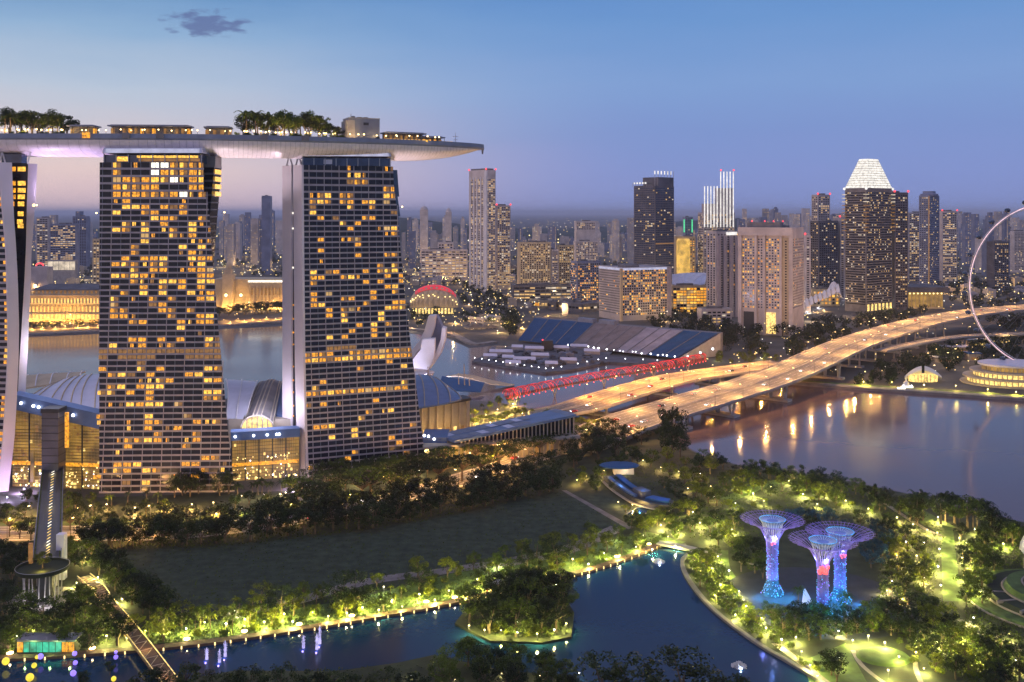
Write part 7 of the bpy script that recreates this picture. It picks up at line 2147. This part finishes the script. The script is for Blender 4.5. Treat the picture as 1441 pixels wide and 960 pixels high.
# tower floodlights from the ground, and the deck underside floodlights from the tower tops
for px, py, c_, pw in ((10, 706, (.62, .45, 1), 6000), (-6, 700, (.7, .5, 1), 4000), (414, 690, (.75, .55, 1), 15000), (432, 688, (1, .55, .25), 5000), (34, 694, (.75, .58, 1), 14000)):
    lamp(G(px, py), "post", "lampwhite", "ground floodlight", "beside the pale end walls of the hotel towers", c_, pw)
SP = {}
for px, py, D, c_, pw, aim in ((52, 289, 564, (.78, .60, 1), 55000, (112, 564)), (136, 300, 562, (.74, .56, 1), 70000, (70, 562)), (316, 299, 566, (1, .82, .9), 52000, (352, 580)), (399, 296, 602, (1, .76, .92), 60000, (360, 590)), (566, 291, 606, (1, .78, .85), 36000, (606, 616))):
    q2 = P(px, py, D)
    o = empty("floodlight", q2); zone(o, "bracket floodlight aimed up at deck", "on a tower edge", "floodlight", "floodlights under the deck")
    mb = MB(); mb.obox(q2, (.5, 0, 0), (0, .3, 0), (0, 0, .4)); mb.tube([q2, q2 + Vector((1.5 if px in (399, 136) else -2.5, 1.5, -.5))], .1, 4); mb.build("housing", M["dark"], o)
    mb = MB(); mb.quad(*[q2 + Vector((dx, -.33, dz)) for dx, dz in ((-.45, -.35), (.45, -.35), (.45, .4), (-.45, .4))]); mb.build("lens", E["lampwarm"], o)
    ld = bpy.data.lights.new("flood_light", 'SPOT'); ld.color = c_; ld.energy = pw; ld.spot_size = math.radians(120); ld.spot_blend = .7; ld.shadow_soft_size = .8
    lo = bpy.data.objects.new("flood_light", ld); COL.objects.link(lo); lo.parent = o; lo.location = (0, 0, .8)
    t_ = P(aim[0], 215, aim[1]) - q2
    lo.rotation_euler = t_.to_track_quat('-Z', 'Y').to_euler()
# rooftop lamps
for x0, x1, n in ((0, 95, 12), (340, 478, 20), (485, 520, 3), (100, 335, 16), (525, 625, 9)):
    for i in range(n):
        x = x0 + (x1 - x0) * (i + TR.random()) / n; p, s = deck_at(x, TR.uniform(-18, -10))
        lamp(p, "post", "lampwarm", "small warm rooftop lamp", "among the deck trees at left" if x0 < 10 else ("beside the deck pavilions" if x0 == 100 else ("towards the deck tip" if x0 == 525 else "among the deck trees above the right tower")), (1, .62, .2), 260 if x0 in (100, 525) else 1500, 0, 1.35)
# boardwalk edge lights just above the water, and larger deck lamps
for i, f in enumerate([k / 62 for k in range(63)]):
    t = f * (len(EDGE) - 1); k = min(int(t), len(EDGE) - 2); p = EDGE[k].lerp(EDGE[k + 1], t - k) + Vector((0, 0, .15)) - side(EDGE, k) * .0
    mb = MB(); mb.obox(p + Vector((0, 0, .35)), (.16, 0, 0), (0, .12, 0), (0, 0, .55)); mb.cur = 1; mb.obox(p + Vector((0, 0, .98)), (.2, 0, 0), (0, .16, 0), (0, 0, .07))
    x = proj(p)[0]
    if -5 < x < 935:
        w_ = "left of the timber walk" if x < 215 else ("between timber walk and island" if x < 640 else "from the island to the lake's end")
        zone(mb.build("edge_light", [E["lampyel"], M["dark"]]), "small square edge light", "on boardwalk " + w_, "light", "edge lights of the lake boardwalk")
for x, y in ((14, 925), (130, 918), (263, 905), (344, 894), (421, 884), (495, 872), (600, 852), (640, 846), (772, 813), (868, 788), (913, 770)):
    q = G(x, y); o = empty("bench_lamp", q + Vector((0, 0, .9))); zone(o, "low wide white deck lamp", "on the lake boardwalk", "lamp", "deck lamps of the boardwalk")
    mb = MB(); mb.lathe(q + Vector((0, 0, .9)), [(.5, 0), (.5, .4)], 10); mb.build("base", M["timber"], o)
    mb = MB(); mb.lathe(q + Vector((0, 0, 1.31)), [(1.1, 0), (1.1, .32), (.6, .42)], 12); mb.build("glowing_top", E["lampwarm"], o)
    light(q + Vector((0, 0, 2.6)), (1, .75, .4), 420, o)

# ------------------------------------------------------------------ footbridges, lookout, kiosk
FB = smooth_path([G(75, 652, 12), G(72, 690, 12), (G(69, 740, 12)), G(66, 788, 12)], 6)
o = empty("elevated_footbridge", (FB[0].x, FB[0].y, 0), "straight elevated footbridge with lit travelators from hotel to the round lookout", "footbridge")
mb = MB(); ribbon(mb, FB, -5.2, 5.2, 0, 1.2); mb.build("deck", M["roof_dark"], o)
for s_ in (-1, 1):
    mb = MB(); ribbon(mb, FB, s_ * 5.2 - .15, s_ * 5.2 + .15, 1.1, 1.1); mb.build("parapet", M["parapet"], o)
    mb = MB(); ribbon(mb, FB, s_ * 2.9 - 1.2, s_ * 2.9 + 1.2, .05); mb.build("travelator", M["dark"], o)
    mb = MB(); ribbon(mb, FB, s_ * 4.6 - .3, s_ * 4.6 + .3, .08); mb.build("planter", M["leaf_c"], o)
for i in range(0, len(FB) - 1):
    for hh in (0, .5):
        q = FB[i].lerp(FB[i + 1], hh); mb = MB(); mb.obox(q + Vector((.2, 0, .1)), (.22, 0, 0), (0, 1.5, 0), (0, 0, .05)); mb.build("floor_light", E["hallhi" if (i + int(hh * 2)) % 3 else "whitewin"], o)
for i in range(1, len(FB), 4):
    mb = MB(); q = FB[i]
    for dx in (-3.5, 3.5): mb.tube([(q.x + dx, q.y, 0), (q.x + dx, q.y, 11)], .7, 8)
    mb.build("pier", M["concrete"], o)
q = G(79, 775, 12); mb = MB(); mb.box(q.x, q.y, 0, q.x + 3.2, q.y + 3, 18.5); mb.build("lift_shaft", M["roof_lav"], o)
for i in range(3):
    light(FB[3 + i * 6] + Vector((0, 0, 1.6)), (1, .75, .2), 420, o)
c0 = G(60, 800, 12); c0.z = 0
o = empty("round_lookout", c0, "round raised lookout deck with a lit tree in its middle", "lookout")
mb = MB(); mb.lathe(c0, [(5.5, 10.9), (9.4, 11.4), (9.6, 12), (9.6, 12.9), (9.3, 12.9), (9.3, 12.05)], 36); mb.build("deck", M["soil"], o)
mb = MB(); mb.tube([c0 + Vector((9.7 * math.cos(2 * math.pi * k / 36), 9.7 * math.sin(2 * math.pi * k / 36), 13.1)) for k in range(37)], .1, 4); mb.build("rail", M["metal"], o)
for k in range(12):
    w = math.pi + math.pi * k / 11; p = c0 + Vector((7.2 * math.cos(w), 5.5 * math.sin(w), 0)); mb = MB(); mb.tube([p, p + Vector((RND.uniform(-.8, .8), 0, 11.2))], .24, 6); mb.build("column", M["concrete"], o)
mb = MB(); mb.lathe(c0 + Vector((0, 3, 0)), [(3.2, 0), (3.2, 10.8)], 14); mb.build("core", M["dark"], o)
for dx in (-5, 0, 5): light(c0 + Vector((dx, -8, 2.5)), (.9, .9, 1), 600, o)
mb = MB(); mb.lathe(c0, [(13, .05), (13, .12)], 28); mb.build("paving", M["path"], o)
plant(c0 + Vector((0, 0, 12)), 7, "broad", C_, "lit yellow green tree", "in the middle of the round lookout", 1.2)
light(c0 + Vector((1.5, -4, 13.5)), (1, .7, .15), 900, o)
mb = MB(); mb.box(c0.x - 8, c0.y + 5, 12, c0.x - 6.6, c0.y + 6, 20); mb.build("lit_panel", E["dim"], o)
TW = smooth_path([G(118, 812, 1), G(136, 828, 1.5), G(152, 850, 2.5), (G(190, 896, 2.5)), G(240, 962, 2.5)], 7)
o = empty("timber_walkway", (TW[10].x, TW[10].y, 0), "narrow timber walkway bridge with glowing handrails crossing the lake corner", "footbridge")
mb = MB(); ribbon(mb, TW, -2.6, 2.6, 0, .35); mb.build("deck", M["timber"], o)
for s_ in (-1, 1):
    mb = MB(); mb.tube([p + side(TW, i) * s_ * 2.6 + Vector((0, 0, 1.1)) for i, p in enumerate(TW)], .07, 4)
    for i, p in enumerate(TW): q = p + side(TW, i) * s_ * 2.6; mb.tube([q, q + Vector((0, 0, 1.1))], .05, 4)
    mb.build("handrail", M["metal"], o)
    mb = MB(); mb.tube([p + side(TW, i) * s_ * 2.45 + Vector((0, 0, .95)) for i, p in enumerate(TW)], .16, 4); mb.build("rail_light", E["hallhi"], o)
mb = MB()
for i in range(0, len(TW) - 1):
    a_, b_ = TW[i] + side(TW, i) * 2.3, TW[i + 1] - side(TW, i + 1) * 2.3
    mb.tube([a_ + Vector((0, 0, .06)), b_ + Vector((0, 0, .06))], .12, 4); mb.tube([TW[i] - side(TW, i) * 2.3 + Vector((0, 0, .06)), TW[i] + side(TW, i) * 2.3 + Vector((0, 0, .06))], .12, 4)
mb.build("deck_battens", M["sand"], o)
for i in range(3, len(TW), 4): light(TW[i] + Vector((0, 0, 2.2)), (1, .58, .2), 520, o)
q = G(600, 541); lamp(G(607, 553), "post", "lampwhite", "violet white floodlight", "before the lotus museum", (.72, .7, 1), 160000)  # lamp added to brighten the museum petals
# people strolling on the timber walkway: small figures
def person(loc, rz, label, coat):
    sk = [(0, 0, .95), (0, 0, 1.2), (0, 0, 1.45), (0, 0, 1.56), (0, 0, 1.68), (.1, .05, .9), (.11, .14, .5), (.11, .10, .04), (-.1, -.02, .9), (-.11, -.1, .5), (-.11, -.2, .06), (.2, 0, 1.42), (.25, -.06, 1.15), (.26, .02, .9), (-.2, 0, 1.42), (-.25, .06, 1.15), (-.26, .12, .9)]
    ed = [(0, 1), (1, 2), (2, 3), (3, 4), (0, 5), (5, 6), (6, 7), (0, 8), (8, 9), (9, 10), (2, 11), (11, 12), (12, 13), (2, 14), (14, 15), (15, 16)]
    rad = [.15, .15, .16, .06, .11, .1, .075, .06, .1, .075, .06, .07, .055, .04, .07, .055, .04]
    me = bpy.data.meshes.new("person"); me.from_pydata(sk, ed, []); me.materials.append(coat)
    ob = bpy.data.objects.new("person", me); COL.objects.link(ob)
    sm = ob.modifiers.new("skin", 'SKIN'); ob.modifiers.new("sub", 'SUBSURF').levels = 1
    for v, r in zip(me.skin_vertices[0].data, rad): v.radius = (r, r)
    me.skin_vertices[0].data[0].use_root = True
    ob.location = loc; ob.rotation_euler = (0, 0, rz)
    zone(ob, "person walking in dark clothes", "on the timber walkway", "person", "people on the timber walkway")


for i in (8, 13, 17, 21):
    person(TW[i] + Vector((RND.uniform(-1, 1), 0, .0)), RND.uniform(0, 6), "", M["person"])
# blue roofed kiosk
KP = smooth_path([G(864, 668, 4), G(880, 682, 4), G(905, 697, 4), G(930, 704, 4), G(946, 706, 4)], 6)
o = empty("curved_kiosk", (KP[8].x, KP[8].y, 0), "s-shaped kiosk with glowing blue roof panels", "kiosk")
mb = MB(); ribbon(mb, KP, -6.0, 4.5, -.4, 3.6); mb.build("base", M["dark"], o)
for a, b, s0, s1, m_ in ((1, 9, 0.2, 3.4, "seat_blue"), (10, 13, -2.5, 3.2, "roof_dark"), (14, 22, -3.2, 3.0, "seat_blue"), (2, 12, -5.2, -3.2, "roof_blue")):
    mb = MB(); ribbon(mb, KP[a:b + 1], s0, s1, .7 if m_ != "roof_dark" else 2.6, 1.0 if m_ != "roof_dark" else 2.9); mb.build("roof_panel", M[m_], o)
mb = MB(); ribbon(mb, KP, -7.6, -6.2, -2.6, .5); mb.build("ledge", M["beige"], o)
for x, y, c_ in ((880, 690, (1, .6, .2)), (925, 712, (1, .6, .2))): light(G(x, y) + Vector((0, 0, 2)), c_, 800, o)
for i in (4, 12, 19): light(KP[i] + Vector((0, 0, 5)), (.1, .35, 1), 700, o)
o = empty("blue_pavilion", G(875, 664), "small pavilion with flat deep blue roof and white walls", "pavilion")
q = G(880, 668); mb = MB(); mb.box(q.x - 6.5, q.y, 0, q.x + 5, q.y + 8, 4.0); mb.build("wall", M["white"], o)
mb = MB(); mb.lathe((q.x - 3, q.y + 4, 4.0), [(10, 0), (10.2, .5), (8, 1.2), (.1, 1.5)], 10, 1.15, .8); mb.build("roof", M["seat_blue"], o)
light(q + Vector((0, -3, 2.2)), (1, .8, .5), 500, o)
q = G(908, 722); o = empty("blue_pond", q, "shallow blue lit pond below the s-shaped kiosk", "pond")
pts = gp((882, 724), (896, 716), (918, 711), (932, 713), (926, 719), (905, 724), (888, 729)); mb = MB(); mb.sheet([(p.x, p.y, .3) for p in pts]); mb.build("water", M["lake"], o)
mb = MB(); mb.tube([(p.x, p.y, .25) for p in pts + pts[:1]], .3, 5); mb.build("rim", M["concrete"], o)
for x, y in ((900, 720), (918, 715)): light(G(x, y) + Vector((0, 0, 1.2)), (.1, .35, 1), 500, o)
for x, y in ((893, 716), (880, 715)): pass
# right edge terraces with a pale ribbed dome
c0 = G(1500, 850)
o = empty("terraced_mound", c0, "grassy terraced mound with curved pale retaining walls at the right edge", "terrace")
for k, (r, z0, z1, m_) in enumerate(((36, 0, 1.2, "lawn"), (29, 1.2, 3.4, "soil"), (22, 3.4, 6.0, "lawn"), (15, 6, 8.5, "soil"))):
    mb = MB(); mb.lathe((c0.x, c0.y, 0), [(r, z0), (r - 1.5, z1), (.1, z1 + .05)], 48); mb.build("terrace", M[m_], o)
    mb = MB(); mb.tube([(c0.x + r * math.cos(w), c0.y + r * math.sin(w), z0 + .5) for w in [math.radians(120 + 150 * i / 40) for i in range(41)]], .42, 5); mb.build("retaining_wall", M["path"], o)
for w in (172, 192, 212):
    d = Vector((math.cos(math.radians(w)), math.sin(math.radians(w)), 0)); mb = MB(); mb.obox(c0 + d * 26 + Vector((0, 0, 3.2)), d * 4.2, (d.y * .4, -d.x * .4, 0), (0, 0, .5)); mb.build("ramp_wall", M["path"], o)
c1 = G(1522, 806)
o = empty("ribbed_dome", c1, "pale blue ribbed dome roof cut by the right picture edge", "dome")
rows = [[Vector((c1.x, c1.y, 0)) + Vector((24 * math.cos(w) * math.cos(e), 17 * math.sin(w) * math.cos(e), 8 + 15 * math.sin(e))) for w in [2 * math.pi * i / 40 for i in range(41)]] for e in [math.pi / 2 * j / 8 for j in range(9)]]
mb = MB(); mb.grid(rows); mb.build("roof", M["roof_lav"], o)
for k in range(20):
    w = 2 * math.pi * k / 20; mb = MB(); mb.tube([Vector((c1.x, c1.y, 0)) + Vector((24.2 * math.cos(w) * math.cos(e), 17.2 * math.sin(w) * math.cos(e), 8 + 15.3 * math.sin(e))) for e in [math.pi / 2 * j / 8 for j in range(9)]], .35, 5); mb.build("rib", M["white"], o)
mb = MB(); mb.lathe((c1.x, c1.y, 0), [(23, 0), (23, 8)], 40, 1, .71); mb.build("wall", M["dark"], o)
# bridge slab at the lake's far end
q = smooth_path(gp((926, 767), (950, 771), (978, 777)), 4); mb = MB(); ribbon(mb, [p + Vector((0, 0, 1.4)) for p in q], -2.4, 2.4, 0, .9)
tag(mb.build("lake_footbridge", M["concrete"]), "short pale flat bridge across the far end of the lake", "footbridge")
# screen pavilion lower left
a, b = G(24, 921), G(105, 921); o = empty("screen_pavilion", (a + b) / 2, "low green and orange glowing screen pavilion at the lower left", "pavilion")
mb = MB(); mb.box(a.x, a.y, 0, b.x, a.y + 5, 4.6); mb.build("wall", M["dark"], o); mb = MB(); mb.box(a.x - .5, a.y - .8, 4.6, b.x + .5, a.y + 5.6, 5.1); mb.build("roof", M["metal"], o)
for k in range(9):
    x0, x1 = a.x + (b.x - a.x) * k / 9 + .1, a.x + (b.x - a.x) * (k + 1) / 9 - .1; mb = MB(); mb.quad((x0, a.y - .1, .8), (x1, a.y - .1, .8), (x1, a.y - .1, 4.2), (x0, a.y - .1, 4.2)); mb.build("screen", E["teal" if 0 < k < 7 else "amber"], o)
for x in (35, 70, 98): light(G(x, 928) + Vector((0, 0, 3)), (.6, 1, .3), 500, o)
# lanterns over the water, lower left
for x, y, e, r in ((8, 932, "yellowball", 1.2), (42, 955, "yellowball", 1.25), (48, 938, "yellowball", .85), (52, 926, "yellowball", .65), (160, 957, "yellowball", .8), (57, 925, "purple", .95), (105, 921, "purple", .8), (106, 934, "purple", .75), (103, 949, "purple", .95), (163, 926, "purple", .75), (163, 919, "purple", .55)):
    q = G(x, y + 8); o = empty("lantern", q); zone(o, "yellow ball lantern" if e == "yellowball" else "violet ball lantern", "over the lake, lower left corner", "lantern", "ball lanterns on the lake")
    mb = MB(); mb.ball(q + Vector((0, 0, 2.2)), r, 12, 8); mb.build("ball", E[e], o)
    mb = MB(); mb.tube([q, q + Vector((0, 0, 2.0))], .06, 4); mb.build("post", M["dark"], o)
# lit fountain jets on the lake
for x, y, h in ((291, 928, 4), (309, 932, 4.5), (317, 924, 5.5), (427, 912, 4.5), (446, 914, 5.5), (450, 906, 6.5)):
    q = G(x, y); o = empty("fountain_jet", q); zone(o, "narrow violet lit water jet", "on the lake before the boardwalk", "fountain", "violet fountain jets")
    mb = MB(); mb.lathe(q, [(.55, 0), (.42, h * .4), (.3, h * .75), (.06, h)], 8)
    for k in range(60):
        z = RND.random() ** .6 * h; w = RND.uniform(0, 6.28); mb.ball(q + Vector((math.cos(w) * .6, math.sin(w) * .6, z * .9)), .10, 4, 2)
    mb.build("jet", E["fountain"], o)
    light(q + Vector((0, -1.4, .6)), (.35, .25, 1), 160, o)
for x, y in ((927, 791), (1040, 938)):
    q = G(x, y); o = empty("fountain", q); zone(o, "low white bubbling fountain", "in the open lake water", "fountain", "white lake fountains")
    mb = MB()
    for k in range(260):
        w = RND.uniform(0, 6.28); r = RND.random() ** .5 * 2.6; h = 1.9 * (1 - r / 2.7) * RND.random() + .12
        mb.ball(q + Vector((r * math.cos(w), r * math.sin(w), h)), RND.uniform(.1, .26), 5, 3)
    mb.build("spray", M["white"], o)
    light(q + Vector((0, -2.6, .5)), (.5, .65, 1), 260, o)
# shelter on the boardwalk and info kiosk
for x, y, m_, lb in ((700, 832, "concrete_dark", "small roofed boathouse shelter on the lake boardwalk above the island"), (728, 822, "beige", "little lit drinks stall beside the boathouse shelter")):
    q = G(x, y + 2); o = empty("shelter", q, lb, "shelter")
    for dx in (-4, 0, 4):
        mb = MB(); mb.tube([(q.x + dx, q.y, 0), (q.x + dx, q.y, 3.2)], .14, 5); mb.build("post", M["red"] if m_ == "concrete_dark" else M["dark"], o)
    mb = MB(); mb.box(q.x - 5, q.y - 1.2, 3.2, q.x + 5, q.y + 4.5, 3.55); mb.build("roof", M[m_], o)
    mb = MB(); mb.box(q.x - 4.6, q.y + 3.6, 0, q.x + 4.6, q.y + 4.1, 3.2); mb.build("wall", M["sand"], o)
    light(q + Vector((0, 1.2, 2.6)), (1, .7, .4), 420, o)

# ------------------------------------------------------------------ vehicles
def car_proto(paint, label):
    o = empty("car", (0, 0, 0), label, "car")
    prof = [(-2.2, .35), (-2.25, .75), (-2.0, .95), (-1.1, 1.0), (-.55, 1.42), (.75, 1.45), (1.45, 1.02), (2.1, .95), (2.25, .7), (2.2, .35)]
    mb = MB(); n = len(prof)
    vs = [(x, -.85, z) for x, z in prof] + [(x, .85, z) for x, z in prof]
    mb.add(vs, [list(range(n)), list(range(n, 2 * n))[::-1]] + [[i, n + i, n + (i + 1) % n, (i + 1) % n] for i in range(n)]); mb.build("body", M[paint], o)
    mb = MB()
    for s_ in (-.86, .86): mb.quad((-.95, s_, 1.03), (1.2, s_, 1.03), (.7, s_, 1.38), (-.5, s_, 1.38))
    mb.quad((-1.08, -.7, 1.04), (-1.08, .7, 1.04), (-.6, .66, 1.40), (-.6, -.66, 1.40)); mb.quad((1.42, -.7, 1.06), (1.42, .7, 1.06), (.82, .66, 1.43), (.82, -.66, 1.43)); mb.build("windows", M["glass"], o)
    for x in (-1.35, 1.4):
        for y in (-.8, .8):
            mb = MB(); mb.tube([(x, y - .11, .34), (x, y + .11, .34)], .34, 10); mb.build("wheel", M["rubber"], o)
    for y in (-.6, .6):
        mb = MB(); mb.obox((-2.24, y, .72), (.06, 0, 0), (0, .28, 0), (0, 0, .17)); mb.build("headlight", E["lampwhite"], o)
        mb = MB(); mb.obox((2.24, y, .75), (.06, 0, 0), (0, .30, 0), (0, 0, .18)); mb.build("taillight", E["redlamp"], o)
    return o


PROT = {"white": car_proto("car_white", ""), "dark": car_proto("car_dark", ""), "red": car_proto("car_red", "")}
used = set()
for path, idxs, offs, where in ((ECP, (9, 11, 13, 15, 18, 20, 22, 24, 26, 29, 31, 33, 35, 38, 41, 43, 46, 49, 52, 55, 58, 61, 64), (-14, -9, -4, 5, 10, 15), "on the expressway bridge"), (BAYB, (6, 9, 13, 16, 20, 23, 27, 30, 33), (-11, -5, 5, 11), "on the orange road bridge"), (AVE, (24, 30, 36, 41, 46), (-6, 6), "on the avenue behind the field")):
    for i in idxs:
        off = RND.choice(offs); kc = RND.choice(("white", "dark", "red", "white"))
        p = path[i] + side(path, i) * off; s = side(path, i)
        o = PROT[kc] if kc not in used else copy_tree(PROT[kc])
        used.add(kc)
        o.location = p + Vector((0, 0, .02)); o.rotation_euler = (math.asin(0), 0, math.atan2(s.y, s.x) + (math.pi / 2 if off > 0 else -math.pi / 2)); o.scale = (1.15,) * 3
        zone(o, f"small {kc} car with lights on", where, "car", "cars on the lit roads")
for kc in PROT:
    if kc not in used: bpy.data.objects.remove(PROT[kc])

# ------------------------------------------------------------------ air
HAZE = 3.6e-5
if HAZE:
    mb = MB(); mb.box(-95000, -400, -1, 95000, 115000, 330)
    hm = bpy.data.materials.new("haze"); hm.use_nodes = True
    nt = hm.node_tree; nt.nodes.clear()
    ou = nt.nodes.new("ShaderNodeOutputMaterial"); pv = nt.nodes.new("ShaderNodeVolumePrincipled")
    pv.inputs["Color"].default_value = (.76, .82, 1, 1); pv.inputs["Density"].default_value = HAZE; pv.inputs["Anisotropy"].default_value = 0
    nt.links.new(pv.outputs[0], ou.inputs["Volume"])
    tag(mb.build("haze", hm), None, None, None, "stuff")
label_zones()
